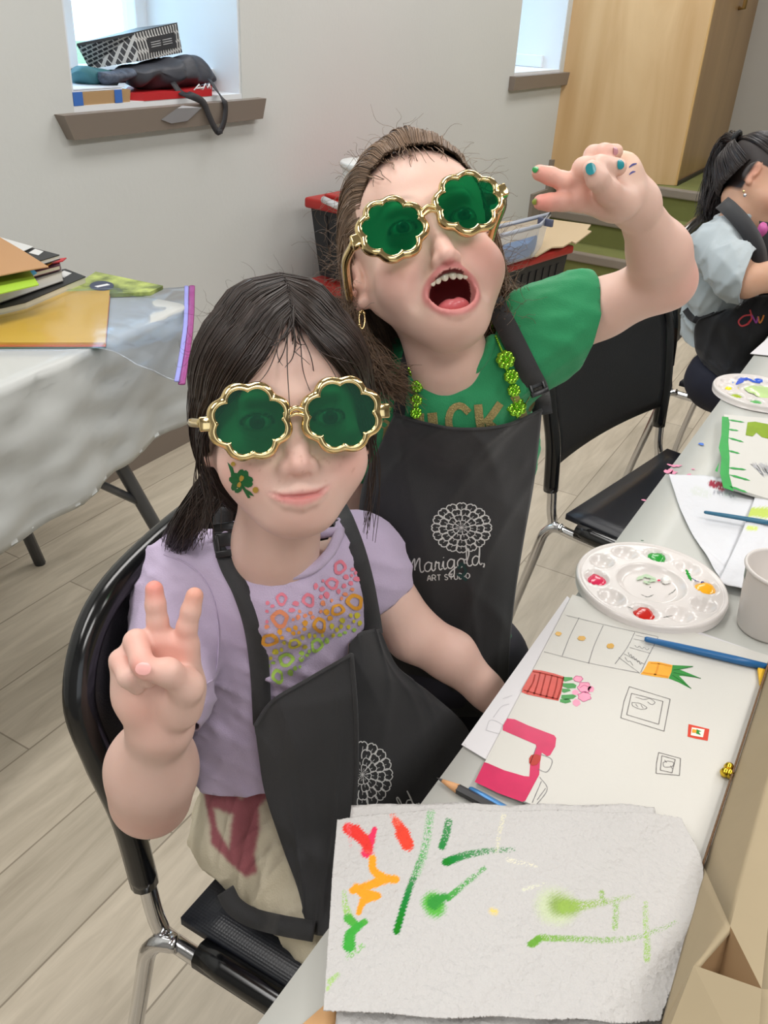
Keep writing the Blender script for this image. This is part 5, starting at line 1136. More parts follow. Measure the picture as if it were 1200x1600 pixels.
# folded ring and little fingers
A.chain([kn['r'], px(213, 1003, .628), px(222, 1036, .613), px(232, 1060, .624)], [.0095, .0090, .0082, .0070], k=.003)
A.chain([kn['p'], px(189, 1032, .634), px(200, 1058, .620), px(214, 1072, .628)], [.0090, .0082, .0074, .0064], k=.003)
# thumb across the folded fingers
A.chain([px(284, 1108, .652), px(292, 1072, .630), px(262, 1050, .612), px(229, 1047, .604)], [.0145, .0115, .0092, .0075], k=.006)
Va, Fa = A.mesh(.0017)
reds = [(px(241, 915, .625), .013, (236, 110, 96), .75), (px(304, 925, .625), .012, (226, 130, 96), .6), (px(218, 1045, .603), .010, (228, 110, 100), .6), (px(265, 1010, .625), .022, (228, 140, 124), .55), (px(215, 1005, .62), .012, (232, 160, 146), .5), (px(190, 1035, .628), .011, (232, 160, 146), .5), (px(220, 1105, .64), .018, (234, 160, 140), .5), (px(240, 1145, .66), .02, (226, 160, 144), .35), (px(235, 1280, .74), .03, (230, 166, 152), .5)]
parts1.append((Va, Fa, arm_cols(Va, SK1, reds)))
# left arm reaching down to the table edge
A2_ = Sdf(); sh2, el2, wr2 = px(558, 866, .905), px(645, 990, .93), px(758, 1078, .95)
A2_.cone(sh2, el2, .034, .0285, k=.01); A2_.chain([el2, px(705, 1025, .94), wr2], [.029, .027, .019], k=.01)
hb_ = px(790, 1112, .965); A2_.cone(wr2, hb_, .018, .019, k=.012)
for q in range(4):
    f0 = hb_+np.array([.012*(q-1.5), -.012, -.004]); f1 = f0+np.array([.004*(q-1.5), -.024, -.010]); f2 = f1+np.array([0, -.012, -.018]); A2_.chain([hb_, f0, f1, f2], [.014, .0085, .0072, .0062], k=.004)
A2_.chain([hb_, hb_+np.array([-.024, -.006, .0]), hb_+np.array([-.030, -.022, -.012])], [.012, .0085, .007], k=.004)
Vb, Fb = A2_.mesh(.0028)
parts1.append((Vb, Fb, arm_cols(Vb, SK1, [(px(690, 1000, .92), .05, (226, 176, 158), .4)])))
# torso and legs, all under the clothes
r1, l1 = px(285, 905, .86), px(560, 868, .905); bx1 = (l1-r1); bx1[2] = 0; bx1 /= np.linalg.norm(bx1); by1 = np.cross([0, 0, 1], bx1); B1_ = np.array([bx1, by1, [0, 0, 1]])
ch1, be1, pe1 = px(440, 985, .905), px(440, 1130, .955), np.array([.58, .40, .515])
kneeR, kneeL = np.array([.49, .13, .488]), np.array([.68, .10, .49])
def torso1(Sx, g=0, legs=True):
    Sx.ell(ch1, (.098+g, .060+g, .085+g), B1_, k=.03); Sx.ell(be1, (.090+g, .066+g, .085+g), B1_, k=.03)
    Sx.cone(r1, nb1+[0, 0, -.035], .030+g, .040+g, k=.03); Sx.cone(l1, nb1+[0, 0, -.035], .030+g, .040+g, k=.03)
    if legs:
        Sx.ell(pe1, (.100+g, .080+g, .070+g), B1_, k=.02)
    return Sx
T_ = torso1(Sdf(), -.006)
for sgn, kn_ in ((-1, kneeR), (1, kneeL)):
    hip = pe1+np.array([sgn*.048, -.02, -.01]); ank = np.array([kn_[0], kn_[1]+.01, .11]); T_.cone(hip, kn_, .052, .036, k=.02); T_.chain([kn_, kn_*[1, 1, 0]+[0, .03, .30], ank], [.034, .036, .022], k=.015); T_.chain([ank+[0, .02, -.06], ank+[0, -.08, -.075]], [.022, .018], k=.01)
Vt, Ft = T_.mesh(.0055); parts1.append((Vt, Ft, np.tile(lin(SK1), (len(Vt), 1))))
def join_body(parts, parent):
    V = np.vstack([p[0] for p in parts]); C = np.vstack([p[2] for p in parts]); n = 0; Fs = []
    for p in parts: Fs.append(p[1]+n); n += len(p[0])
    return mo('body', V, np.vstack(Fs), SKIN, parent, cols=C)
join_body(parts1, g1)
eyeballs(H1, g1, (70, 90, 110))
# nails
nl_ = MB(); 
def nail(c, nrm, up, w_, l_):
    n_ = np.array(nrm, float); n_ /= np.linalg.norm(n_); u = np.array(up, float); u -= n_*(u@n_); u /= np.linalg.norm(u); s_ = np.cross(u, n_); V = []; 
    for i in range(7):
        for j in range(7):
            a, b = (i/3.-1), (j/3.-1); k_ = 1/max(1, math.hypot(a, b)/1.05); a *= k_; b *= k_; V.append(np.array(c)+s_*a*w_/2+u*b*l_/2+n_*(.0011*(1-a*a*.9)))
    return V, [(i*7+j, (i+1)*7+j, (i+1)*7+j+1, i*7+j+1) for i in range(6) for j in range(6)]
cv = lambda x, y: -ray(x, y)/np.linalg.norm(ray(x, y))
def nail_on(bvh, x, y, upv, w_, l_, mat, parent, name='nail'):
    h = hit_px(bvh, x, y)
    if h[0] is None: return
    n_ = np.array(h[1]); n_ = n_ if n_@cv(x, y) > 0 else -n_; V, F_ = nail(np.array(h[0])-n_*.0003, n_, upv, w_, l_); return mo(name, V, F_, mat, parent)
bvA = bvh_of(Va, Fa); upc, rtc = R[:, 1], R[:, 0]
nail_on(bvA, 224, 1045, -rtc*.9+upc*.1, .0085, .0105, M('bare_nail', (236, 176, 170), .2), g1)
# ---------------------------------------------------------------- clothes of the girl in lilac
def to_px(V):
    v = (np.asarray(V)-C0)@R; return np.stack([600-F*v[:, 0]/v[:, 2], 800+F*v[:, 1]/v[:, 2], -v[:, 2]], 1)
def inpoly(Q, poly):
    x, y = Q[:, 0], Q[:, 1]; r = np.zeros(len(Q), bool); n = len(poly)
    for i in range(n):
        x1, y1 = poly[i]; x2, y2 = poly[(i+1) % n]; c = ((y1 > y) != (y2 > y)); xi = (x2-x1)*(y-y1)/((y2-y1) if y2 != y1 else 1e-9)+x1; r ^= c & (x < xi)
    return r
def cut_planes(V, Fc, planes):
    bm = bmesh.new(); vs = [bm.verts.new(v) for v in V]; 
    for f in Fc:
        try: bm.faces.new([vs[i] for i in f])
        except ValueError: pass
    for c, n, r in planes:
        c = Vector(c); n = Vector(n).normalized(); fs = [f for f in bm.faces if (f.calc_center_median()-c).length < r]; ge = set(fs); 
        for f in fs: ge.update(f.edges); ge.update(f.verts)
        bmesh.ops.bisect_plane(bm, geom=list(ge), plane_co=c, plane_no=n, clear_outer=True)
    bm.verts.index_update(); V2 = np.array([v.co[:] for v in bm.verts]); F2 = [[v.index for v in f.verts] for f in bm.faces]; bm.free(); return V2, F2
def sharp_wrinkle(amp, seed, fr=(70, 170), stretch=(1, 1, .5), n=6):
    rs = np.random.RandomState(seed); D = rs.normal(0, 1, (n, 3))*np.array(stretch); D /= np.linalg.norm(D, axis=1)[:, None]; f = rs.uniform(*fr, n); p = rs.rand(n)*6.28; dw = rs.normal(0, 1, (n, 3))*12
    def fn(X):
        o = np.zeros(len(X), np.float32)
        for i in range(n): a = np.sin(X@(D[i]*f[i])+p[i]+1.6*np.sin(X@dw[i]+p[i]*2)); m = .5+.5*np.sin(X@dw[i-1]*1.7+p[i]); o -= m*(1-np.abs(a))**2.2
        return o/n*amp*2
    return fn
def wrinkle(amp, seed, fr=(50, 130), stretch=(1, 1, .45)):
    rs = np.random.RandomState(seed); D = rs.normal(0, 1, (6, 3))*np.array(stretch); D /= np.linalg.norm(D, axis=1)[:, None]; f = rs.uniform(*fr, 6); p = rs.rand(6)*6.28; dw = rs.normal(0, 1, (6, 3))*9
    def fn(X):
        o = np.zeros(len(X), np.float32)
        for i in range(6): o += np.sin(X@(D[i]*f[i])+p[i]+1.5*np.sin(X@dw[i]+p[i]*2))
        return o/6*amp
    return fn
def solid(o, th, off=-1):
    m = o.modifiers.new('thickness', 'SOLIDIFY'); m.thickness = th; m.offset = off; return o
def clothes_mat(name, col, bump=.4, bscale=900, rough=.85, var=.04, **k):
    return M(name, col, rough, bump=bump, bscale=bscale, var=var, vscale=14, Sheen_Weight=.15, **k)
def ridges(X, lines):
    """fabric folds: soft ridges along given segments (negative pushes outward)"""
    o = np.zeros(len(X), np.float32)
    for a, b, w, h in lines:
        a = np.array(a); b = np.array(b); ba = b-a; t = np.clip((X-a)@ba/(ba@ba), 0, 1); d = np.linalg.norm(X-a-t[:, None]*ba, axis=1); o -= h*np.exp(-(d/w)**2)*np.sin(np.pi*np.clip(t*.9+.05, 0, 1))
    return o
px = W
wr1 = wrinkle(.0028, 5); sw1 = sharp_wrinkle(.0085, 15)
fold1 = [(px(225, 950, .82), px(330, 1050, .80), .006, .006), (px(300, 900, .82), px(345, 1010, .82), .007, .006), (px(350, 1000, .83), px(390, 1130, .88), .008, .007), (px(320, 1120, .88), px(390, 1190, .90), .008, .006), (px(330, 940, .83), px(360, 1150, .86), .006, .005), (px(400, 1080, .84), px(520, 990, .84), .007, .005), (px(560, 850, .88), px(600, 920, .87), .006, .005)]
Sh = torso1(Sdf(), .006, legs=False); Sh.cone(r1, nb1+[0, 0, -.025], .036, .050, k=.03); Sh.cone(l1, nb1+[0, 0, -.025], .036, .048, k=.03)
slR = sh+(el-sh)*.56; Sh.cone(sh, slR, .042, .043, k=.018); slL = sh2+(el2-sh2)*.30; Sh.cone(sh2, slL, .038, .040, k=.018)
Sh.ell(px(440, 1180, .975), (.096, .075, .05), B1_, k=.03)
Vs, Fs = Sh.mesh(.0042, field=lambda X: wr1(X)+sw1(X)+ridges(X, fold1))
nR = (el-sh)/np.linalg.norm(el-sh); nL = (el2-sh2)/np.linalg.norm(el2-sh2)
Vs, Fs = cut_planes(Vs, Fs, [(slR+nR*.028, nR, .085), (slL+nL*.026, nL, .075), (px(400, 1208, .93), (0, -.35, -1), .30)])
neckpoly = [(346, 780), (352, 838), (372, 868), (404, 888), (442, 896), (482, 886), (510, 862), (522, 828), (524, 780)]
bvS0 = bvh_of(Vs, Fs); Q = to_px(Vs); ins = inpoly(Q, neckpoly) & (Vs[:, 2] > nb1[2]-.06); Fs = [f for f in Fs if not any(ins[i] for i in f)]
lilac = clothes_mat('lilac_cotton', (200, 184, 212))
shirt1 = mo('shirt', Vs, Fs, lilac, g1); solid(shirt1, .0016)
def cast_path(pts, bv, off, fb=None, n=40):
    p = crom([(x, y, 0) for x, y in pts], n)[:, :2]; out = []; last = fb
    for x, y in p:
        hh = hit_px(bv, x, y)
        if hh[0] is not None: last = float(to_px([hh[0]])[0, 2]); break
    for x, y in p:
        hh = hit_px(bv, x, y)
        if hh[0] is not None: last = float(-(np.array(hh[0])-C0)@R[:, 2] if False else to_px([hh[0]])[0, 2])
        out.append((x, y, last))
    out = np.array(out, float); d = out[:, 2]
    for _ in range(6): d = np.concatenate([[d[0]], (d[:-2]+d[1:-1]+d[2:])/3, [d[-1]]]) 
    out[:, 2] = np.minimum(out[:, 2], d)-off; return Wa(out)
col_px = [(352, 800), (350, 838), (370, 870), (404, 891), (442, 899), (484, 889), (515, 864), (533, 828), (538, 800)]
cpth = cast_path([(352, 838), (372, 871), (404, 892), (442, 900), (484, 890), (514, 865), (532, 830)], bvS0, .0005, .80)
back = crom([cpth[-1], nb1+bx1*.040+np.array([0, .03, .010]), nb1+np.array([0, .055, .016]), nb1-bx1*.046+np.array([0, .03, .008]), cpth[0]], 30)[1:-1]
for sp in ([(256, 866), (290, 880), (318, 905), (336, 945), (342, 1000), (338, 1050)], [(548, 800), (560, 830), (566, 870), (572, 910)], [(205, 1066), (240, 1086), (290, 1084), (334, 1062)]):
    mo('seam', *tube_vf(cast_path(sp, bvS0, .0006, .85), .0008, 6), lilac, shirt1)
mo('collar', *tube_vf(np.vstack([cpth, back]), .0052, 10, closed=True), lilac, g1)
# leopard print
pr = {'pink': (232, 130, 150), 'coral': (240, 150, 110), 'orange': (240, 170, 60), 'yellow': (226, 214, 70), 'lime': (176, 214, 96)}
rsp = np.random.RandomState(21); regs = {k: [] for k in pr}
def band(x, y):
    # colour runs from pink at the top to lime at the bottom of the print
    t = (y-(890+(560-x)*.42))/110.; return 'pink' if t < .20 else 'coral' if t < .40 else 'orange' if t < .58 else 'yellow' if t < .8 else 'lime'
pts_ = []
area_poly = [(418, 940), (470, 930), (505, 905), (530, 885), (556, 890), (562, 985), (535, 990), (490, 1020), (450, 1062), (420, 1066), (416, 1000)]
tries = 0
rings_done = []
while tries < 2600:
    tries += 1; x, y = rsp.uniform(415, 562), rsp.uniform(880, 1068); big = tries < 90; r = rsp.uniform(9.5, 13.5) if big else rsp.uniform(3.0, 5.2)
    if not inpoly(np.array([[x, y]]), area_poly)[0] or any(math.hypot(x-a, y-b) < (r+c)*1.08 for a, b, c in rings_done): continue
    rings_done.append((x, y, r)); c = band(x, y); sx, sy, a0 = rsp.uniform(.7, 1.1), rsp.uniform(.75, 1.1), rsp.rand()*3
    loop = lambda rr, m=18: [(x+rr*sx*math.cos(q+a0)*(1+.13*math.sin(3*q+a0)), y+rr*sy*math.sin(q+a0)*(1+.13*math.cos(2*q))) for q in np.linspace(0, 2*math.pi, m)]
    if big: regs[c].append(('strip', np.vstack([np.array(loop(r)), np.array(loop(r*.55))])))
    else: regs[c].append(('poly', loop(r, 10)[:-1]))
for c, sh_ in regs.items():
    mb_ = MB()
    for kd, pl in sh_:
        o_ = None; V_ = []
        ok_ = True
        for x, y in pl:
            hh = hit_px(bvS0, x, y)
            if hh[0] is None: ok_ = False; break
            nn = hh[1] if hh[1].dot(CAMV-hh[0]) > 0 else -hh[1]; V_.append(np.array(hh[0]+nn*.0009))
        if not ok_: continue
        if kd == 'strip': n_ = len(V_)//2; mb_.add(V_, [(i, i+1, n_+i+1, n_+i) for i in range(n_-1)])
        else: cen = np.mean(V_, axis=0); mb_.add(V_+[cen], [(i, (i+1) % len(V_), len(V_)) for i in range(len(V_))])
    if mb_.V: o_ = mb_.build('leopard_print', M('print_'+c, pr[c], .7), shirt1, smooth=False); o_['kind'] = 'stuff'; o_['label'] = c+' leopard spots printed on the shirt'
# trousers
Pn = Sdf(); Pn.ell(pe1+[0, 0, .005], (.108, .088, .072), B1_, k=.02); Pn.ell(px(420, 1290, .985), (.085, .07, .06), B1_, k=.02)
for sgn, kn_ in ((-1, kneeR), (1, kneeL)):
    if sgn < 0: Pn.cone(np.array([.510, .39, .495]), np.array([.440, .14, .492]), .055, .052, k=.02)
    hip = pe1+np.array([sgn*.046, -.02, -.008]); Pn.cone(hip, kn_+[0, 0, .004], .066, .056, k=.016); Pn.chain([kn_, kn_*[1, 1, 0]+[0, .02, .12]], [.054, .044], k=.015)
wr2 = wrinkle(.004, 9, (40, 110), (.4, 1, 1)); sw2 = sharp_wrinkle(.008, 19, (60, 130)); Vp, Fp = Pn.mesh(.0024, field=lambda X: wr2(X)+sw2(X))
Qp = to_px(Vp); Cp = np.tile(lin((222, 212, 188)), (len(Vp), 1)); pinkc = lin((172, 100, 108))
for pl in ([(312, 1196), (345, 1200), (385, 1200), (425, 1200), (425, 1240), (404, 1262), (406, 1290), (398, 1340), (402, 1362), (384, 1372), (356, 1345), (330, 1318), (328, 1290), (318, 1240)],): m_ = inpoly(Qp[:, :2], pl); Cp[m_] = pinkc
for pl in ([(334, 1262), (364, 1274), (360, 1300), (358, 1326), (340, 1296)], [(366, 1214), (380, 1220), (382, 1240), (376, 1252), (370, 1236)]): m_ = inpoly(Qp[:, :2], pl); Cp[m_] = lin((222, 212, 188))
for _ in range(1):
    fm_ = Cp[Fp].mean(1); ac = np.zeros_like(Cp); ct_ = np.zeros(len(Cp))
    for k in range(4): np.add.at(ac, Fp[:, k], fm_); np.add.at(ct_, Fp[:, k], 1)
    Cp = np.where(ct_[:, None] > 0, ac/np.maximum(ct_, 1)[:, None], Cp)
pants1 = mo('trousers', Vp, Fp, M('cream_pink_camouflage', (220, 210, 190), .85, vc='Col', bump=.4, bscale=500), g1, cols=Cp)
bvP = bvh_of(Vp, Fp); bvS = bvh_of(Vs, Fs)
rowsR = [np.array(p) for p in ([0],)]
def drape(rows, nu, nv, bvs, off=.006, name='panel', mat=None, parent=None, th=.0018, fold=None, seed=0, wa=.0015):
    """cloth laid over what is under it: a control net at real distances, lifted clear of the body"""
    g = grid_surf(rows, nu, nv); D = g[:, :, 2].copy()
    for j in range(nv):
        for i in range(nu):
            x, y = g[j, i, 0], g[j, i, 1]
            for bv in bvs:
                h_ = hit_px(bv, x, y)
                if h_[0] is not None: D[j, i] = min(D[j, i], to_px([h_[0]])[0, 2]-off)
    Ds = D.copy()
    for _ in range(8):
        Dn = Ds.copy(); Dn[1:-1, 1:-1] = (Ds[:-2, 1:-1]+Ds[2:, 1:-1]+Ds[1:-1, :-2]+Ds[1:-1, 2:])/4; Dn[0] = Ds[0]; Ds = np.minimum(Dn, D)
    uu, vv = np.meshgrid(np.linspace(0, 1, nu), np.linspace(0, 1, nv)); rs = np.random.RandomState(seed)
    for k in range(4): Ds = Ds+wa*.5*np.sin(uu*rs.uniform(3, 12)+vv*rs.uniform(-8, 8)+rs.rand()*6)
    for k in range(6):
        a0 = rs.uniform(-9, 9); b0 = rs.uniform(-7, 7); c0 = rs.rand()*6; m_ = .5+.5*np.sin(uu*rs.uniform(2, 5)+vv*rs.uniform(2, 5)+c0*2); Ds = Ds-wa*2.4*m_*(1-np.abs(np.sin(uu*a0+vv*b0+c0+.8*np.sin(vv*4+c0))))**3
    if fold is not None: Ds = Ds+fold(uu, vv)
    Wd = np.array([[W(g[j, i, 0], g[j, i, 1], Ds[j, i]) for i in range(nu)] for j in range(nv)]); V, Fc = sheet_vf(Wd, th); o = mo(name, V, Fc, mat, parent); return o, Wd
apm = clothes_mat('charcoal_apron_twill', (50, 50, 52), bump=.35, bscale=1400, rough=.72, var=.05)
ap1 = thing('apron', 'x', 'x', g1.location); del ap1['label']; del ap1['category']; ap1.name = 'apron'; ap1.parent = g1; ap1.location = (0, 0, 0); ORG[ap1.name] = org(g1)
rR = [[(545, 1008, .85), (562, 990, .85), (580, 984, .862), (594, 984, .87)],
      [(542, 1060, .862), (575, 1050, .868), (605, 1045, .885), (622, 1042, .895)],
      [(538, 1120, .878), (585, 1110, .89), (640, 1095, .915), (672, 1082, .93)],
      [(535, 1190, .888), (600, 1180, .905), (670, 1160, .935), (726, 1132, .95)],
      [(530, 1270, .895), (600, 1270, .92), (680, 1240, .95), (750, 1190, .97)],
      [(520, 1370, .90), (600, 1370, .93), (690, 1330, .96), (770, 1260, .99)]]
pR, gR = drape(rR, 44, 60, [bvS, bvP], name='bib_panel', mat=apm, parent=ap1, seed=2, off=.005)
rL = [[(398, 1134, .838), (425, 1096, .832), (480, 1062, .825), (549, 1022, .822)],
      [(404, 1180, .85), (440, 1170, .845), (500, 1150, .842), (556, 1110, .845)],
      [(414, 1240, .862), (450, 1235, .86), (505, 1225, .862), (557, 1200, .868)],
      [(440, 1320, .872), (470, 1318, .87), (515, 1310, .872), (553, 1290, .88)],
      [(466, 1392, .885), (490, 1392, .88), (520, 1390, .882), (560, 1380, .89)],
      [(480, 1456, .89), (500, 1462, .89), (530, 1460, .89), (565, 1450, .90)]]
pL, gL = drape(rL, 44, 60, [bvS, bvP], name='bib_panel', mat=apm, parent=ap1, seed=3, off=.008)
hem_ = gL[0]+(gL[1]-gL[0])*.1; mo('top_hem', *tube_vf(hem_, .0022, 8, flat=.7), apm, ap1)
mo('fold_edge', *tube_vf(gL[:, -1], .0022, 8), apm, ap1)
def strap_on(pts, wid, bvs, off, mat, parent, name='strap', fb=None, th=.0018, n=40):
    best = None
    for bv in bvs:
        q = cast_path(pts, bv, off, fb, n); best = q if best is None else np.where((to_px(q)[:, 2] < to_px(best)[:, 2])[:, None], q, best)
    T = np.gradient(best, axis=0); T /= np.linalg.norm(T, axis=1)[:, None]; vw = best-C0; vw /= np.linalg.norm(vw, axis=1)[:, None]; sd = np.cross(T, vw); sd /= np.linalg.norm(sd, axis=1)[:, None]
    w_ = np.broadcast_to(np.asarray(wid, float), (n,))[:, None]; g_ = np.stack([best-sd*w_/2+vw*.0015, best, best+sd*w_/2+vw*.0015], 1); V, Fc = sheet_vf(g_, th); return mo(name, V, Fc, mat, parent), best
strap_on([(350, 792), (348, 840), (358, 880), (380, 925), (397, 980), (406, 1050), (410, 1132)], .0185, [bvS], .0045, apm, ap1, fb=.80)
strap_on([(508, 765), (530, 800), (550, 850), (566, 905), (577, 960), (582, 992)], .0215, [bvS], .004, apm, ap1, fb=.86)
strap_on([(352, 1392), (366, 1416), (395, 1434), (440, 1446), (490, 1455)], .0185, [bvP], .016, apm, ap1, 'waist_tie', fb=.93)
bkm = M('black_buckle', (28, 28, 30), .3)
def buckle(x, y, d, ang, s, parent):
    c_ = W(x, y, d); u = -R[:, 1]*math.cos(ang)+R[:, 0]*math.sin(ang); r_ = R[:, 0]*math.cos(ang)+R[:, 1]*math.sin(ang); n_ = R[:, 2]
    mbk = MB()
    for a, b, w_, h_, t_ in ((-.0, -.015, .020, .007, .006), (0, -.004, .018, .012, .0045), (0, .008, .021, .006, .006), (-.0075, .001, .004, .020, .0055), (.0075, .001, .004, .020, .0055)):
        V_, F_ = box_vf((0, 0, 0), (w_*s, h_*s, t_*s), bev=.0008); V_ = np.array([c_+r_*(v[0]+a*s)+u*(v[1]+b*s)+n_*v[2] for v in V_]); mbk.add(V_, F_)
    return mbk.build('buckle', bkm, parent)
bq = to_px([cast_path([(352, 838), (354, 852), (358, 866)], bvS, .006, .80, 3)[1]])[0]; buckle(354, 850, bq[2]-.004, math.radians(8), 1.05, ap1)
# ---------------------------------------------------------------- the studio logo as printed lines
def flower_lines(cx, cy, rx, ry, rot=0, seed=1):
    out = []; rs = np.random.RandomState(seed)
    for ring, (r0, r1, n, off) in enumerate(((.70, 1.0, 16, 0), (.46, .76, 13, .2), (.26, .52, 10, .1), (.10, .30, 8, .3))):
        for k in range(n):
            a = 2*math.pi*(k+off)/n; h = math.pi/n*1.08; pet = []
            for t, rr in ((-1, r0+.02), (-1.0, (r0+r1)/2), (-.72, r1*.95), (-.25, r1*1.0), (0, r1*.965), (.25, r1*1.0), (.72, r1*.95), (1.0, (r0+r1)/2), (1, r0+.02)): pet.append((cx+rx*rr*math.cos(a+h*t), cy+ry*rr*math.sin(a+h*t)))
            out.append((pet, 1.7 if ring < 2 else 1.3)); 
            out.append(([(cx+rx*(r0+.04)*math.cos(a), cy+ry*(r0+.04)*math.sin(a)), (cx+rx*(r0*.5+r1*.5)*math.cos(a+.02), cy+ry*(r0*.5+r1*.5)*math.sin(a+.02))], .8))
    for k in range(10): a = 2*math.pi*k/10; out.append(([(cx, cy), (cx+rx*.12*math.cos(a), cy+ry*.12*math.sin(a))], .9))
    return out
SCRIPT = {  # hand lettered strokes, unit x-height
 'M': ([[(-.55, -.9), (-.75, -.55), (-.45, -.25), (-.05, -.45), (.05, -.95), (-.1, -1.5), (-.25, -1.1)], [(.0, -1.55), (.12, -1.0), (.10, -.4), (.02, 0)], [(.10, -.5), (.45, -1.2), (.72, -1.55), (.66, -.9), (.62, -.3)], [(.66, -.6), (.98, -1.25), (1.28, -1.55), (1.20, -.7), (1.24, -.12), (1.42, 0), (1.62, -.15)]], 1.62),
 'a': ([[(.85, -.85), (.5, -1.0), (.15, -.7), (.12, -.2), (.42, 0), (.75, -.3), (.90, -.92)], [(.90, -.92), (.82, -.3), (.95, 0), (1.15, -.1), (1.25, -.3)]], 1.2),
 'r': ([[(.0, -.35), (.15, -.95), (.28, -.80), (.5, -.85)], [(.5, -.85), (.42, -.3), (.55, -.0), (.8, -.15)]], .78),
 'i': ([[(.0, -.3), (.2, -.9), (.14, -.3), (.28, 0), (.5, -.15)], [(.24, -1.32), (.27, -1.26)]], .5),
 'g': ([[(.85, -.85), (.5, -1.0), (.15, -.7), (.12, -.2), (.42, 0), (.75, -.3), (.90, -.92)], [(.90, -.92), (.82, 0), (.70, .75), (.35, .95), (.15, .65), (.5, .25), (1.1, -.1)]], 1.1),
 'o': ([[(.5, -.95), (.15, -.65), (.15, -.15), (.5, 0), (.85, -.35), (.80, -.8), (.5, -.95)], [(.72, -.88), (.95, -.75), (1.15, -.8)]], 1.05),
 'l': ([[(.0, -.3), (.35, -1.1), (.42, -1.85), (.20, -1.75), (.12, -.9), (.18, -.15), (.42, 0), (.6, -.15)]], .58),
 'd': ([[(.85, -.85), (.5, -1.0), (.15, -.7), (.12, -.2), (.42, 0), (.75, -.3), (.95, -1.0), (1.05, -1.9)], [(1.05, -1.9), (.85, -.5), (.98, 0), (1.2, -.15)]], 1.2),
 ',': ([[(.1, -.1), (.16, .05), (.05, .35)]], .3)}
BLOCK = {'A': [[(0, 0), (.35, -1), (.7, 0)], [(.14, -.36), (.56, -.36)]], 'R': [[(0, 0), (0, -1), (.45, -1), (.6, -.75), (.45, -.48), (0, -.48)], [(.3, -.48), (.62, 0)]], 'T': [[(0, -1), (.65, -1)], [(.32, -1), (.32, 0)]],
 'S': [[(.58, -.85), (.35, -1), (.08, -.85), (.12, -.58), (.5, -.42), (.58, -.15), (.32, 0), (.02, -.14)]], 'U': [[(0, -1), (0, -.25), (.15, 0), (.45, 0), (.6, -.25), (.6, -1)]], 'D': [[(0, 0), (0, -1), (.35, -1), (.62, -.7), (.62, -.3), (.35, 0), (0, 0)]], 'I': [[(.1, -1), (.1, 0)]],
 'O': [[(.33, -1), (.05, -.8), (.0, -.5), (.05, -.2), (.33, 0), (.62, -.2), (.68, -.5), (.62, -.8), (.33, -1)]]}
def text_lines(txt, font, org_, dirv, up, size, w, adv=None):
    out = []; x = 0; d = np.array(dirv, float); u = np.array(up, float)
    for ch_ in txt:
        if ch_ == ' ': x += .45; continue
        st_, ad = font[ch_] if isinstance(font[ch_], tuple) else (font[ch_], {'I': .38}.get(ch_, .92))
        for s_ in st_: out.append(([tuple(np.array(org_)+size*((x+p_[0])*d+p_[1]*u)) for p_ in s_], w))
        x += ad
    return out, x*size
def print_lines(name, lines, grid_bv, mat, parent, off=.0007, curve=None):
    mb_ = MB()
    for path, w_ in lines:
        if curve: path = [curve(*p) for p in path]
        st_ = pstrip(path, w_, n=max(6, len(path)*4)); V_ = []
        for x, y in st_:
            hh = hit_px(grid_bv, x, y)
            if hh[0] is None: V_ = None; break
            nn = hh[1] if hh[1].dot(CAMV-hh[0]) > 0 else -hh[1]; V_.append(np.array(hh[0]+nn*off))
        if V_ is None: continue
        n_ = len(V_)//2; mb_.add(V_, [(i, i+1, n_+i+1, n_+i) for i in range(n_-1)])
    if mb_.V: return mb_.build(name, mat, parent, smooth=False)
def grid_bvh(g): 
    nv, nu, _ = g.shape; idx = np.arange(nu*nv).reshape(nv, nu); return bvh_of(g.reshape(-1, 3), np.stack([idx[:-1, :-1], idx[1:, :-1], idx[1:, 1:], idx[:-1, 1:]], -1).reshape(-1, 4))
wp_ = M('white_screen_print', (226, 226, 224), .6); bR = grid_bvh(gR)
fl_ = [l for l in flower_lines(566, 1210, 47, 52)]
def notL(lines): return [(p, w) for p, w in lines if all(x > 560 for x, y in p) and all(y < 1262 for x, y in p)]
o_ = print_lines('flower_logo', [(p, w) for p, w in fl_ if min(x for x, y in p) > 557], bR, wp_, pR); 
if o_: o_['label'] = 'white line drawn flower logo'
tl, _ = text_lines('Marigold,', SCRIPT, (556, 1322), (.83, -.56), (.56, .83), 14.5, 2.0)
o_ = print_lines('logo_lettering', tl, bR, wp_, pR)
if o_: o_['label'] = 'white script lettering Marigold'
# ---------------------------------------------------------------- glasses, face paint and hair
gl1 = sunglasses('gold framed green clover sunglasses worn by the girl in lilac', H1, roll=math.radians(-.5), dx=.0, dz=.002, cxs=.0335, R_=.0262, yb=.0865)
bh1 = bvh_of(H1.w(Vl), Fh)
dg = M('face_paint_green', (24, 96, 48), .4); gd = M('face_paint_gold', (196, 160, 70), .35, metal=.4)
def leafp(cx, cy, a, L_, w_): 
    pts = []; ca, sa = math.cos(a), math.sin(a)
    for t, s_ in ((0, 0), (.25, .75), (.6, 1), (.9, .75), (1.0, .30), (.9, 0), (1.0, -.30), (.9, -.75), (.6, -1), (.25, -.75)): pts.append((cx+ca*t*L_-sa*s_*w_, cy+sa*t*L_+ca*s_*w_))
    return pts
decal('face_paint', [leafp(377, 752, a, 19, 9) for a in (-1.3, .05, 2.2, 3.6)]+[[(378, 752), (392, 777), (388, 778), (374, 754)], [(382, 762), (392, 768), (398, 775), (388, 772)], [(356, 722), (364, 730), (370, 748), (362, 742)]], bh1, dg, g1, off=.0006)
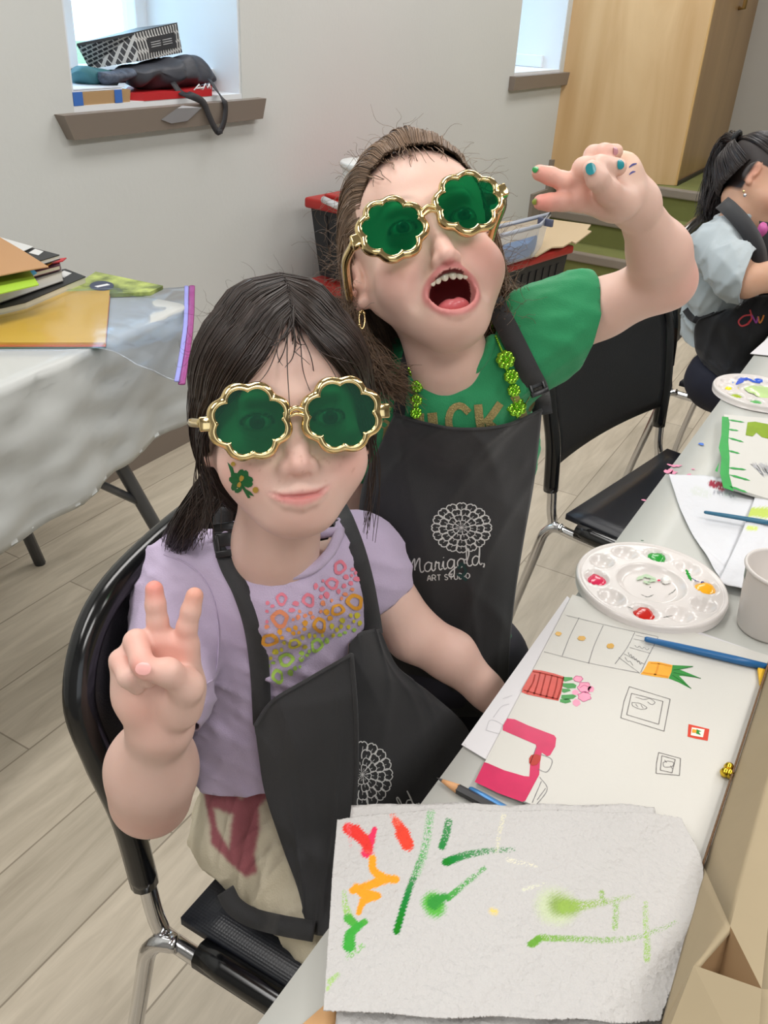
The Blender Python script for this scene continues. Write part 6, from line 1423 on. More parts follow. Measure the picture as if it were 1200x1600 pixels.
decal('face_paint', [[(365+3.5*math.cos(t), 725+3.5*math.sin(t)) for t in np.linspace(0, 6.28, 8)[:-1]], [(400+5*math.cos(t), 765+5*math.sin(t)) for t in np.linspace(0, 6.28, 8)[:-1]], leafp(376, 752, -1.2, 10, 3.5), leafp(376, 752, 1.9, 9, 3)], bh1, gd, g1, off=.0009)
# hair
def hcols(n, base, var, seed):
    rs = np.random.RandomState(seed); return lin(base)[None]*(1+var*rs.normal(0, 1, (n, 1)))*np.array([1, 1, 1])[None]
HM1 = M('dark_brown_hair', (60, 44, 36), .36, vc='Col', Specular_IOR_Level=.6)
GL = [[(.004, .060, .078), (-.006, .067, .067), (-.020, .070, .046), (-.040, .062, .024), (-.058, .040, .006), (-.068, .010, -.014), (-.064, -.030, -.045), (-.048, -.055, -.070)],
      [(.003, .045, .098), (-.020, .056, .082), (-.044, .050, .050), (-.060, .034, .024), (-.069, .010, .000), (-.071, -.015, -.025), (-.064, -.040, -.052), (-.048, -.060, -.074)],
      [(.003, .020, .110), (-.030, .026, .101), (-.056, .020, .062), (-.070, .004, .028), (-.075, -.018, -.004), (-.070, -.040, -.036), (-.060, -.055, -.060), (-.046, -.066, -.078)],
      [(.002, -.010, .115), (-.036, -.012, .104), (-.062, -.016, .062), (-.074, -.028, .024), (-.074, -.044, -.012), (-.066, -.058, -.044), (-.054, -.066, -.064), (-.044, -.070, -.080)],
      [(.000, -.050, .108), (-.036, -.054, .092), (-.060, -.056, .048), (-.068, -.064, .010), (-.064, -.074, -.026), (-.056, -.076, -.052), (-.046, -.074, -.080)]]
GRr = [[(.006, .060, .078), (.014, .068, .066), (.028, .068, .048), (.046, .056, .026), (.060, .036, .004), (.067, .010, -.020), (.060, -.030, -.050), (.042, -.058, -.072)],
       [(.006, .045, .098), (.024, .054, .078), (.048, .046, .050), (.062, .030, .024), (.070, .008, .000), (.071, -.015, -.026), (.060, -.042, -.054), (.040, -.064, -.076)]]+[[(abs(x)+.002, y, z) for x, y, z in g_] for g_ in GL[2:]]
cur_ = [guide_strands(GL, 2800, H1, spread=.35, jit=.0022, lift=.010, wave=.0010, push=push_head, seed=3), guide_strands(GRr, 2500, H1, spread=.35, jit=.0022, lift=.010, wave=.0010, push=push_head, seed=4)]
# the low pony tail over the shoulder
tlp = [H1.l(W(352, 735, .775)), H1.l(W(330, 765, .775)), H1.l(W(305, 800, .79)), H1.l(W(285, 835, .815)), H1.l(W(266, 880, .90))]
TG = []
for a in np.linspace(0, 2*math.pi, 7)[:-1]:
    TG.append([tuple(np.array(p)+np.array([math.cos(a), .6, math.sin(a)])*r_) for p, r_ in zip([(-.050, -.050, -.045)]+tlp, (.012, .012, .013, .012, .010, .006))])
cur_.append(guide_strands(TG, 600, H1, jit=.002, lift=0, wave=.0016, seed=6, spread=.8))
# wisps: temple, beside the right cheek, and on the crown
WG = [[(-.060, .030, .02), (-.068, .018, -.02), (-.067, .012, -.055), (-.070, .0, -.09)], [(-.066, .02, .01), (-.074, .010, -.03), (-.076, .0, -.06), (-.085, -.01, -.10)]]
WR_ = [[(.056, .040, .01), (.064, .028, -.03), (.062, .022, -.065), (.058, .018, -.095)], [(.062, .03, .01), (.070, .018, -.03), (.070, .012, -.06), (.064, .008, -.11)]]
cur_.append(guide_strands(WG, 26, H1, jit=.0018, lift=0, wave=.003, seed=8, spread=.8)); cur_.append(guide_strands(WR_, 14, H1, jit=.0016, lift=0, wave=.0015, seed=9, spread=.6))
FB = [[(.008, .058, .080), (.012, .068, .062), (.016, .072, .045), (.024, .072, .028)], [(.004, .058, .080), (-.004, .069, .062), (-.012, .073, .045), (-.016, .073, .030)]]
cur_.append(guide_strands(FB, 20, H1, jit=.006, lift=0, wave=.002, seed=10, spread=1.5))
cc_ = np.vstack(cur_); strands_obj('hair', cc_, np.full(len(cc_), .00052), HM1, g1, cols=hcols(len(cc_), (48, 36, 30), .28, 5))
def flyaways(Hd, n, seed, lo=.10, L=(.02, .06), c=(0, -.018, .030), r=(.072, .09, .078), zmin=.0, curl=.006, m=14):
    rs = np.random.RandomState(seed); out = []
    while len(out) < n:
        d = rs.normal(0, 1, 3); d /= np.linalg.norm(d)
        if d[2] < zmin or d[1] > .75: continue
        p = np.array(c)+d*np.array(r); v = d*.6+rs.normal(0, .5, 3); v /= np.linalg.norm(v); l_ = rs.uniform(*L); pts = [p]
        for k in range(m-1):
            v = v+rs.normal(0, .22, 3)+np.array([0, 0, -.05]); v /= np.linalg.norm(v); pts.append(pts[-1]+v*l_/m)
        q = np.array(pts); q += curl*np.sin(np.linspace(0, rs.uniform(4, 10), m)[:, None]+rs.rand(3)*6)*np.linspace(0, 1, m)[:, None]; out.append(q)
    return Hd.w(np.array(out).reshape(-1, 3)).reshape(n, m, 3)
fa = flyaways(H1, 150, 31, zmin=.15, L=(.012, .035), curl=.003); strands_obj('stray_hair', fa, np.full(len(fa), .00013), HM1, g1, cols=hcols(len(fa), (70, 52, 44), .2, 6))['kind'] = 'stuff'
# ================================================================ the girl in green
H2 = Head(W(677, 347, .752), math.radians(13.5), math.radians(6), math.radians(7))
mz2, cz2 = -.0650, -.0965
nb2 = W(706, 592, .885); pe2 = W(700, 1000, 1.10)
g2 = person('laughing girl standing in a green shirt and black apron, two fingers raised beside her head', (pe2[0], pe2[1], 0))
neck2 = ([(0, -.024, -.050), H2.l(W(700, 560, .85)), H2.l(nb2+[0, 0, -.03])], [.040, .035, .046])
S = head_sdf(mz2, cz2, True, neck2); nl = H2.l(nb2); lo = np.minimum(np.array([-.10, -.125, -.20]), nl-.06); hi = np.maximum(np.array([.10, .105, .115]), nl+.06)
Vl2, Fh2 = S.mesh(.00165, lo, hi)
hl2 = lambda x, y, z: np.clip((z-.079+.022*np.abs(x)/.05+3.0*np.clip(np.abs(x)-.040, 0, 1)*np.clip((.06-z)*14, -.3, 1)*0-.30*np.clip(.045-y, 0, 1))*90+4*np.clip((np.abs(x)-.052)*120, 0, 1)*(y < .034), 0, 1)*np.clip((z+.01)*60, 0, 1)+np.clip((-.02-y)*200, 0, 1)*np.clip((z+.062)*120, 0, 1)
C2 = head_cols(Vl2, mz2, cz2, True, SK2, (134, 108, 88), hline(hl2))
for s_ in (-1, 1): C2 = blend(C2, .35*np.exp(-(((Vl2-np.array([s_*.036, .055, -.030]))/np.array([.017, .03, .014]))**2).sum(1)), (240, 140, 132))
parts2 = [(H2.w(Vl2), Fh2, C2)]
px = W
sR, eR, wR_ = px(852, 520, .875), px(1040, 437, .815), px(992, 318, .735)
A = Sdf(); A.cone(sR, px(940, 482, .845), .033, .0268, k=.01); A.cone(px(940, 482, .845), eR, .0268, .0255, k=.012); A.chain([eR, px(1030, 395, .785), wR_], [.0255, .0255, .0165], k=.016)
hk = {'i': px(905, 313, .700), 'm': px(908, 291, .700), 'r': px(917, 268, .702), 'p': px(930, 250, .706)}
A.ell(px(962, 300, .708), (.024, .012, .017), orth(R[:, 2], (0, 0, 1)), k=.010)
A.chain([wR_, px(960, 318, .712), hk['i']], [.0165, .0130, .0092], k=.010); A.chain([wR_, px(955, 300, .710), hk['m']], [.0165, .0130, .0096], k=.010); A.chain([wR_, px(962, 280, .712), hk['r']], [.0160, .0125, .0092], k=.010); A.chain([wR_, px(972, 268, .714), hk['p']], [.017, .0130, .0090], k=.010)
A.chain([hk['i'], px(880, 315, .697), px(860, 316, .696), px(845, 316, .696)], [.0088, .0074, .0068, .0062], k=.003)
A.chain([hk['m'], px(880, 283, .694), px(860, 275, .692), px(843, 270, .691)], [.0086, .0073, .0068, .0062], k=.003)
A.chain([hk['r'], px(912, 264, .690), px(938, 259, .676), px(966, 261, .684)], [.0092, .0088, .0078, .0068], k=.003)
A.chain([hk['p'], px(928, 243, .696), px(944, 239, .686), px(962, 237, .692)], [.0084, .0078, .0070, .0060], k=.003)
A.chain([px(972, 318, .704), px(948, 298, .682), px(933, 279, .668), px(924, 264, .664)], [.0128, .0092, .0076, .0066], k=.006)
Vc, Fc_ = A.mesh(.0017)
reds = [(px(843, 270, .688), .013, (236, 134, 116), .6), (px(845, 316, .69), .014, (236, 120, 110), .7), (px(885, 300, .69), .02, (234, 150, 130), .5), (px(935, 310, .69), .016, (216, 140, 116), .4), (px(1075, 435, .80), .03, (236, 160, 150), .5), (px(950, 238, .684), .012, (236, 150, 140), .4), (px(975, 245, .70), .02, (240, 196, 150), .4)]
parts2.append((Vc, Fc_, arm_cols(Vc, SK2, reds)))
# other arm, hanging behind her friend
sL = px(592, 600, .93); A = Sdf(); eL = sL+np.array([.06, .05, -.19]); wL = eL+np.array([.01, -.05, -.16]); A.cone(sL, eL, .033, .027, k=.01); A.chain([eL, wL, wL+[0, -.01, -.04]], [.027, .019, .018], k=.01)
for q in range(4): f0 = wL+np.array([.010*(q-1.5), -.015, -.06]); A.chain([wL+[0, -.01, -.035], f0, f0+[0, -.008, -.025], f0+[0, .0, -.04]], [.013, .008, .007, .006], k=.004)
A.chain([wL+[0, -.01, -.02], wL+[-.02, -.02, -.045], wL+[-.018, -.026, -.06]], [.011, .008, .007], k=.004)
Vd, Fd = A.mesh(.0035); parts2.append((Vd, Fd, np.tile(lin(SK2), (len(Vd), 1))))
bx2 = sR-sL; bx2[2] = 0; bx2 /= np.linalg.norm(bx2); by2 = np.cross([0, 0, 1], bx2); B2 = np.array([bx2, by2, [0, 0, 1]])
ch2, be2 = px(706, 700, .955), px(700, 850, 1.03)
def torso2(Sx, g=0):
    Sx.ell(ch2, (.088+g, .060+g, .085+g), B2, k=.03); Sx.ell(be2, (.073+g, .062+g, .095+g), B2, k=.03); Sx.ell(pe2, (.072+g, .064+g, .09+g), B2, k=.03)
    Sx.cone(sR+[-.012, 0, 0], nb2+[0, 0, -.03], .033+g, .040+g, k=.03); Sx.cone(sL+[0, 0, 0], nb2+[0, 0, -.03], .033+g, .040+g, k=.03); return Sx
T_ = torso2(Sdf(), -.006)
feet = []
for sg_ in (-1, 1):
    hp = pe2+bx2*sg_*.045+np.array([0, 0, -.04]); kn2 = np.array([hp[0]+.01*sg_, hp[1]-.01, hp[2]*.52]); an2 = np.array([hp[0]+.012*sg_, hp[1]+.01, .06]); T_.chain([hp, kn2, an2], [.058, .038, .026], k=.02); T_.chain([an2+[0, .01, -.032], an2+by2*-.0-np.array([0, .11, .036])], [.028, .024], k=.01)
Vt2, Ft2 = T_.mesh(.006); parts2.append((Vt2, Ft2, np.tile(lin(SK2), (len(Vt2), 1))))
join_body(parts2, g2)
eyeballs(H2, g2, (70, 84, 90))
bvC = bvh_of(Vc, Fc_); tq_ = M('turquoise_nail_polish', (50, 150, 160), .2); gq_ = M('green_nail_polish', (50, 150, 80), .25); ov = M('olive_nail_polish', (140, 150, 60), .3)
nail_on(bvC, 923, 264, R[:, 1]*.9-R[:, 0]*.2, .0075, .0085, tq_, g2); nail_on(bvC, 969, 257, R[:, 0], .0072, .0072, tq_, g2); nail_on(bvC, 961, 236, R[:, 0], .006, .0066, M('pale_pink_nail', (206, 150, 160), .2), g2)
nail_on(bvC, 837, 265, -R[:, 0]+R[:, 1]*.5, .0050, .0055, gq_, g2); nail_on(bvC, 836, 315, -R[:, 0], .0050, .006, ov, g2)
decal('pen_mark', [pstrip([(982, 262), (988, 258), (994, 256)], 3, taper=.7).tolist()[:8]+pstrip([(982, 262), (988, 258), (994, 256)], 3, taper=.7).tolist()[:7:-1]], bvC, M('blue_marker_ink', (70, 70, 140), .5), g2)
st_mb = MB()
for pth in ([(983, 262), (989, 257), (995, 256)], [(983, 273), (988, 269), (993, 268)]):
    st_ = pstrip(pth, 3.0, 10, taper=.7); V_ = []
    for x, y in st_:
        h_ = hit_px(bvC, x, y)
        if h_[0] is None: V_ = []; break
        V_.append(np.array(h_[0])+cv(x, y)*.0006)
    if V_: n_ = len(V_)//2; st_mb.add(V_, [(i, i+1, n_+i+1, n_+i) for i in range(n_-1)])
if st_mb.V: st_mb.build('pen_mark', M('blue_marker_ink', (70, 70, 140), .5), g2, smooth=False)
# mouth
th_ = MB()
def eb(c, r, n=14):
    V_ = []; m = 10
    for i in range(m+1):
        for k in range(n): t = math.pi*i/m; a = 2*math.pi*k/n; V_.append((c[0]+r[0]*math.sin(t)*math.cos(a), c[1]+r[1]*math.sin(t)*math.sin(a), c[2]+r[2]*math.cos(t)))
    return np.array(V_), [(i*n+k, (i+1)*n+k, (i+1)*n+(k+1) % n, i*n+(k+1) % n) for i in range(m) for k in range(n)]
tm = M('tooth_enamel', (240, 230, 206), .2, Subsurface_Weight=.1)
for k, x in enumerate((-.0138, -.0094, -.0035, .0035, .0094, .0138)):
    w_ = (.0030, .0034, .0037, .0037, .0034, .0030)[k]; V_, F_ = eb((x*1.05, .0690-.22*abs(x), mz2+.0160-.12*abs(x)), (w_*1.08, .0024, .0058)); mo('tooth', H2.w(V_), F_, tm, g2)
for x in (-.004, .0, .004): V_, F_ = eb((x+.001, .0640, mz2-.0165), (.0021, .0018, .0026)); mo('lower_tooth', H2.w(V_), F_, tm, g2)
tg = Sdf(); tg.ell((0, .048, mz2-.0105), (.0158, .021, .0100), k=.004); tg.cone((0, .035, mz2+.0005), (0, .064, mz2-.0035), .0018, .0012, k=.004, op=-1); V_, F_ = tg.mesh(.0012); mo('tongue', H2.w(V_), F_, M('tongue_pink', (214, 112, 116), .22), g2)
# ---------------------------------------------------------------- her clothes
wv2 = wrinkle(.0028, 25); sv2 = sharp_wrinkle(.0085, 27)
Sh = torso2(Sdf(), .006); Sh.cone(sR+[-.012, 0, 0], nb2+[0, 0, -.02], .038, .048, k=.03); Sh.cone(sL, nb2+[0, 0, -.02], .038, .048, k=.03)
slE = sR+(eR-sR)*.30; Sh.cone(px(838, 520, .878), slE, .040, .0445, k=.02); Sh.cone(sL, sL+(eL-sL)*.5, .039, .041, k=.02)
f2 = [(px(805, 470, .84), px(830, 590, .86), .006, .009), (px(820, 470, .84), px(870, 600, .86), .006, .008), (px(850, 480, .84), px(880, 590, .86), .006, .006), (px(790, 460, .85), px(812, 470, .84), .010, .010), (px(600, 570, .88), px(625, 640, .88), .006, .006)]
V2_, F2_ = Sh.mesh(.0042, field=lambda X: wv2(X)+sv2(X)+ridges(X, f2))
nE = (eR-sR)/np.linalg.norm(eR-sR); nE = R[:, 0]*.98-R[:, 1]*.05-R[:, 2]*.2; nE /= np.linalg.norm(nE); slE = W(908, 495, .855)-nE*.022; nE2 = (eL-sL)/np.linalg.norm(eL-sL)
V2_, F2_ = cut_planes(V2_, F2_, [(slE+nE*.022, nE, .085), (sL+(eL-sL)*.5+nE2*.02, nE2, .075), (pe2+[0, 0, -.02], (0, 0, -1), .3)])
bvG0 = bvh_of(V2_, F2_)
np2 = [(640, 500), (644, 560), (662, 580), (690, 590), (724, 586), (752, 562), (768, 530), (776, 480)]
Q = to_px(V2_); ins = inpoly(Q, np2) & (V2_[:, 2] > nb2[2]-.08); F2_ = [f for f in F2_ if not any(ins[i] for i in f)]
grn = clothes_mat('green_cotton', (44, 152, 98))
shirt2 = mo('shirt', V2_, F2_, grn, g2); solid(shirt2, .0016)
c2p = cast_path([(642, 552), (660, 578), (690, 592), (726, 588), (754, 564), (770, 530)], bvG0, .0005, .86)
back = crom([c2p[-1], nb2+bx2*.044+np.array([0.0, .03, .030]), nb2+np.array([0, .06, .026]), nb2-bx2*.044+np.array([0, .03, .010]), c2p[0]], 30)[1:-1]
mo('collar', *tube_vf(np.vstack([c2p, back]), .0050, 10, closed=True), grn, g2)
hemc = slE+nE*.022
gl_ = M('gold_glitter', (206, 186, 124), .35, metal=.5, bump=1.2, bscale=900, var=.35, vscale=600)
def thick(name, paths, w_):
    mb_ = MB()
    for p_ in paths:
        st_ = pstrip(p_, w_, n=14); V_ = []
        for x, y in st_:
            h_ = hit_px(bvG0, x, y)
            if h_[0] is None: V_ = []; break
            V_.append(np.array(h_[0])+cv(x, y)*.0012)
        if V_: n_ = len(V_)//2; mb_.add(V_, [(i, i+1, n_+i+1, n_+i) for i in range(n_-1)])
    if mb_.V: o_ = mb_.build(name, gl_, shirt2, smooth=False); o_['label'] = 'gold glitter letter'
thick('glitter_letter', [[(655, 646), (656, 665), (662, 690)], [(675, 645), (677, 668), (674, 690)]], 15)
thick('glitter_letter', [[(733, 645), (720, 634), (706, 640), (701, 660), (710, 684), (730, 686)]], 11)
thick('glitter_letter', [[(747, 632), (750, 660), (756, 690)]], 13); thick('glitter_letter', [[(782, 630), (768, 650), (758, 662)], [(762, 660), (778, 674), (790, 690)]], 12)
thick('glitter_letter', [[(803, 618), (815, 640), (822, 668)], [(834, 622), (824, 640), (820, 660)]], 13); thick('glitter_letter', [[(597, 660), (606, 668), (604, 690)]], 14)
# trousers, mostly hidden
Pn = Sdf(); Pn.ell(pe2+[0, 0, -.02], (.102, .082, .07), B2, k=.02)
for sg_ in (-1, 1):
    hp = pe2+bx2*sg_*.045+np.array([0, 0, -.04]); kn2 = np.array([hp[0]+.01*sg_, hp[1]-.01, hp[2]*.52]); an2 = np.array([hp[0]+.012*sg_, hp[1]+.01, .06]); Pn.chain([hp, kn2, an2], [.064, .048, .040], k=.012)
V_, F_ = Pn.mesh(.007); mo('trousers', V_, F_, M('dark_trousers', (52, 50, 60), .8), g2)
ap2 = thing('apron', 'x', 'x', g2.location); del ap2['label']; del ap2['category']; ap2.name = 'apron'; ap2.parent = g2; ap2.location = (0, 0, 0); ORG[ap2.name] = org(g2)
rA = [[(616, 646, .885), (660, 660, .87), (720, 670, .868), (790, 664, .872), (847, 640, .885)],
      [(596, 690, .90), (650, 700, .88), (720, 708, .876), (780, 704, .88), (843, 684, .90)],
      [(566, 760, .93), (640, 770, .90), (715, 772, .895), (775, 770, .90), (834, 758, .925)],
      [(560, 850, .97), (640, 850, .93), (715, 850, .925), (770, 850, .93), (818, 848, .955)],
      [(570, 940, 1.01), (650, 940, .975), (720, 940, .97), (770, 940, .975), (804, 938, .995)],
      [(600, 1030, 1.05), (660, 1030, 1.02), (725, 1030, 1.015), (768, 1030, 1.02), (796, 1028, 1.035)],
      [(630, 1120, 1.09), (680, 1120, 1.07), (730, 1120, 1.06), (770, 1120, 1.07), (794, 1115, 1.08)]]
bvG = bvh_of(V2_, F2_); pA, gA = drape(rA, 50, 66, [bvG], name='bib_panel', mat=apm, parent=ap2, seed=12, off=.006, wa=.0022)
mo('top_hem', *tube_vf(gA[0]+(gA[1]-gA[0])*.1, .0022, 8, flat=.7), apm, ap2)
strap_on([(646, 512), (640, 545), (633, 590), (628, 630), (627, 656)], np.linspace(.010, .0175, 40), [bvG], .004, apm, ap2, fb=.875)
s_, bst = strap_on([(770, 470), (786, 500), (806, 540), (826, 580), (842, 612), (848, 648)], .020, [bvG], .004, apm, ap2, fb=.865)
db = to_px([bst[30]])[0]; buckle(839, 603, db[2]-.006, math.radians(21), .85, ap2); 
pass
bA = grid_bvh(gA); fl2 = flower_lines(721, 824, 47, 39, seed=2)
o_ = print_lines('flower_logo', fl2, bA, wp_, pA)
if o_: o_['label'] = 'white line drawn flower logo'
tl, _ = text_lines('Marigold,', SCRIPT, (640, 896), (1, -.13), (.10, 1), 14.2, 2.0)
o_ = print_lines('logo_lettering', tl, bA, wp_, pA)
if o_: o_['label'] = 'white script lettering Marigold'
tl, _ = text_lines('ART STUDIO', BLOCK, (668, 907), (1, -.06), (.05, 1), 8.3, 1.5)
o_ = print_lines('logo_lettering', tl, bA, wp_, pA)
if o_: o_['label'] = 'small white capitals ART STUDIO'
o_ = print_lines('paint_stain', [([(716, 888), (722, 880), (728, 892), (722, 900), (730, 906)], 5), ([(714, 896), (724, 902)], 4)], bA, M('teal_stain', (22, 62, 60), .5), pA, off=.0011)
sunglasses('gold framed green clover sunglasses worn by the girl in green', H2, roll=math.radians(-7.5), dx=-.006, dz=-.003, cxs=.0345, R_=.0264, yb=.0865)
# ear rings, hair clip, necklace
ep = H2.w((-.0700, -.004, -.040)); ring = [ep+R[:, 0]*.0048*math.cos(a)*.55+R[:, 1]*(.0085*math.sin(a)-.007) for a in np.linspace(0, 2*math.pi, 26)[:-1]]
mo('earring', *tube_vf(ring, .0008, 6, closed=True), GOLD, g2)
for q in range(3): V_, F_ = eb(ring[3+q*6], (.0016, .0016, .0016), 8); mo('earring', V_, F_, GOLD, g2)
ep1 = W(352, 716, .70); V_, F_ = eb(H1.w((-.0700, .000, -.0345)), (.0016, .0016, .0016), 8); mo('earring', V_, F_, GOLD, g1)
nk = thing('necklace', 'shiny green clover bead necklace hanging over the green shirt', 'necklace', W(800, 590, .86)); ngm = M('metallic_lime', (150, 214, 62), .16, metal=.85)
bh2 = bvh_of(H2.w(Vl2), Fh2)
def on_px(x, y, off, fb):
    best = None
    for b_ in (bvG,):
        h_ = hit_px(b_, x, y)
        if h_[0] is not None:
            d_ = to_px([h_[0]])[0, 2]; best = d_ if best is None else min(best, d_)
    return W(x, y, (best if best is not None else fb)-off)
def bead_chain(path, n, r):
    mb_ = MB(); 
    for x, y in crom([(a, b, 0) for a, b in path], n)[:, :2]:
        V_, F_ = eb(on_px(x, y, .004, .86), (r, r, r), 8); mb_.add(V_, F_)
    o_ = mb_.build('bead_string', ngm, nk); return o_
bead_chain([(764, 490), (771, 515), (780, 538), (786, 552)], 22, .0012); bead_chain([(646, 560), (649, 580), (651, 610), (650, 652)], 26, .0010); bead_chain([(790, 575), (800, 600), (806, 640), (808, 652)], 26, .0011)
def clover(x, y, s_, ang):
    c_ = on_px(x, y, .0055, .86); mb_ = MB()
    for k in range(4):
        a = ang+k*math.pi/2
        for e_ in (-.42, .42): V_, F_ = eb((0, 0, 0), (.0029*s_, .0029*s_, .0016*s_), 10); mb_.add(np.array([c_+R[:, 0]*(v[0]+.0046*s_*math.cos(a+e_))+R[:, 1]*(v[1]+.0046*s_*math.sin(a+e_))+R[:, 2]*v[2] for v in V_]), F_)
    V_, F_ = eb((0, 0, 0), (.0022*s_, .0022*s_, .0022*s_), 10); mb_.add(np.array([c_+R[:, 0]*v[0]+R[:, 1]*v[1]+R[:, 2]*v[2] for v in V_]), F_); mb_.build('clover_bead', ngm, nk)
for x, y, s_, a_ in ((790, 562, 1.25, .5), (799, 588, 1.0, .9), (803, 610, .9, .2), (807, 636, 1.35, .6), (649, 577, 1.1, .4), (651, 604, .85, .2), (650, 626, .85, .7), (650, 645, .8, .1)): clover(x, y, s_, a_)
# hair
HM2 = M('light_brown_hair', (140, 114, 92), .42, vc='Col', Specular_IOR_Level=.5)
half = [[(.000, .0630, .0760), (.002, .058, .094), (.003, .030, .107), (.003, -.010, .112), (.003, -.055, .104), (.003, -.095, .070), (.003, -.105, .020), (.003, -.100, -.030)],
        [(.022, .0600, .0740), (.026, .048, .090), (.034, .018, .098), (.040, -.020, .098), (.042, -.060, .080), (.040, -.090, .040), (.036, -.098, -.005), (.034, -.090, -.050)],
        [(.040, .0520, .0640), (.047, .036, .076), (.056, .008, .080), (.062, -.028, .070), (.062, -.060, .042), (.058, -.080, .004), (.054, -.080, -.040), (.052, -.070, -.080)],
        [(.052, .0420, .0450), (.060, .022, .052), (.068, -.006, .050), (.072, -.036, .034), (.072, -.058, .004), (.070, -.066, -.034), (.068, -.064, -.060), (.064, -.060, -.080)],
        [(.058, .0320, .0200), (.066, .012, .024), (.072, -.012, .020), (.075, -.036, .006), (.075, -.050, -.020), (.074, -.054, -.055), (.073, -.056, -.070), (.066, -.058, -.085)]]
mirr = [[(-x, y, z) for x, y, z in g_] for g_ in half]
def scale_g(G_, s_): return [[(x*s_, y, z) for x, y, z in g_] for g_ in G_]
cur_ = [guide_strands(half, 2000, H2, jit=.0018, lift=.003, wave=.0014, push=push_head, seed=13, spread=.9), guide_strands(mirr, 2200, H2, jit=.0018, lift=.003, wave=.0014, push=push_head, seed=14, spread=.9)]
LB = [[(-.066, .012, .03), (-.072, -.012, .0), (-.071, -.03, -.04), (-.068, -.03, -.070), (-.062, -.028, -.090), (-.054, -.02, -.105)], [(-.070, -.02, .02), (-.078, -.035, -.02), (-.078, -.04, -.05), (-.074, -.038, -.08), (-.064, -.03, -.105), (-.056, -.02, -.12)]]
RB = [[(-x, y, z) for x, y, z in g_] for g_ in LB]; RB = [[(x+.010*(i/5.), y-.02*(i/5.), z+.045*(i/5.)) for i, (x, y, z) in enumerate(g_)] for g_ in RB]
cur_.append(guide_strands(LB, 380, H2, jit=.0035, lift=0, wave=.004, seed=15, spread=1.4)); cur_.append(guide_strands(RB, 330, H2, jit=.004, lift=0, wave=.005, seed=16, spread=1.8))
BB = [[(-.045, .050, .060), (-.042, .060, .052), (-.038, .064, .044)], [(-.01, .062, .076), (-.012, .068, .066), (-.014, .070, .058)], [(.03, .056, .072), (.034, .062, .062), (.036, .062, .052)]]
cur_.append(guide_strands(BB, 24, H2, jit=.003, lift=0, wave=.001, seed=17, spread=.8))
cc_ = np.vstack(cur_); strands_obj('hair', cc_, np.full(len(cc_), .00048), HM2, g2, cols=hcols(len(cc_), (128, 104, 84), .25, 15))
fa1 = flyaways(H2, 190, 41, zmin=-.1, L=(.02, .055), curl=.004)
rs_ = np.random.RandomState(50); out = []
for k in range(330):
    s_ = -1 if rs_.rand() < .72 else 1; p0 = np.array([s_*(.070+.004*rs_.rand()), rs_.uniform(-.05, .0), rs_.uniform(-.09, .03)]); v = np.array([s_*rs_.uniform(.4, 1), rs_.uniform(-.3, .2), rs_.uniform(-.6, .35)]); pts = [p0]; l_ = rs_.uniform(.02, .055)
    for q in range(13): v = v+rs_.normal(0, .34, 3); v /= np.linalg.norm(v); pts.append(pts[-1]+v*l_/13)
    out.append(pts)
fa2 = H2.w(np.array(out).reshape(-1, 3)).reshape(330, 14, 3); fa = np.vstack([fa1, fa2]); strands_obj('stray_hair', fa, np.full(len(fa), .0002), HM2, g2, cols=hcols(len(fa), (120, 98, 80), .2, 16))['kind'] = 'stuff'
def on_head(x, y):
    h_ = hit_px(bh2, x, y); return W(x, y, (to_px([h_[0]])[0, 2]-.012) if h_[0] is not None else .80)
hc = thing('hair_clip', 'small silvery blue clip in the light brown hair of the laughing girl', 'hair clip', on_head(578, 240))
V_, F_ = tube_vf(crom([on_head(572, 252), on_head(577, 240), on_head(586, 230)], 10), .0026, 8, flat=.5); mo('clip_bar', V_, F_, M('silver_blue_clip', (150, 166, 200), .2, metal=.6), hc)
W3 = lambda x, y, d: W(x, y, d*1.11)
def dz3(rows): return [[(x, y, d*1.11) for x, y, d in r] for r in rows]
# ================================================================ the girl in grey at the far right
H3 = Head(W3(1192, 287, 1.86), math.radians(-12), math.radians(62), math.radians(-24), 1.09, origin=True)
pe3 = P(1135, 592, .53); g3 = person('girl with dark pony tail, grey sweatshirt and black apron, bent over the table', (pe3[0], pe3[1], .44))
nb3 = W3(1150, 345, 1.88)
neck3 = ([(0, -.024, -.045), H3.l(W3(1158, 335, 1.87)), H3.l(nb3+[0, 0, -.03])], [.040, .036, .044])
S = head_sdf(-.056, -.088, False, neck3); nl = H3.l(nb3); V3, F3 = S.mesh(.0028, np.minimum(np.array([-.10, -.125, -.20]), nl-.06), np.maximum(np.array([.10, .105, .115]), nl+.06))
hl3 = lambda x, y, z: np.clip((z-.064-.55*np.clip(.05-y, -.05, .2)*0+.9*np.clip(.02-y, 0, .1)-.0)*200, 0, 1)*np.clip((z+.03)*60, 0, 1)+np.clip((-.012-y)*200, 0, 1)*np.clip((z+.05)*120, 0, 1)+np.clip((np.abs(x)-.05)*100, 0, 1)*(y < .025)*(z > .014)
C3 = head_cols(V3, -.056, -.088, False, SK3, (38, 28, 26), hline(hl3)); parts3 = [(H3.w(V3), F3, C3)]
px = W3
s3, e3, w3 = px(1128, 392, 1.80), px(1150, 432, 1.72), px(1262, 420, 1.74)
A = Sdf(); A.cone(s3, px(1165, 440, 1.72), .040, .034, k=.012); A.chain([px(1165, 440, 1.72), px(1205, 432, 1.72), w3], [.034, .031, .022], k=.014); hb3 = w3+np.array([.02, -.06, -.01]); A.cone(w3, hb3, .020, .020, k=.01)
for q in range(4): A.chain([hb3, hb3+np.array([.012*(q-1.5), -.035, -.01]), hb3+np.array([.012*(q-1.5), -.055, -.028])], [.013, .008, .0065], k=.004)
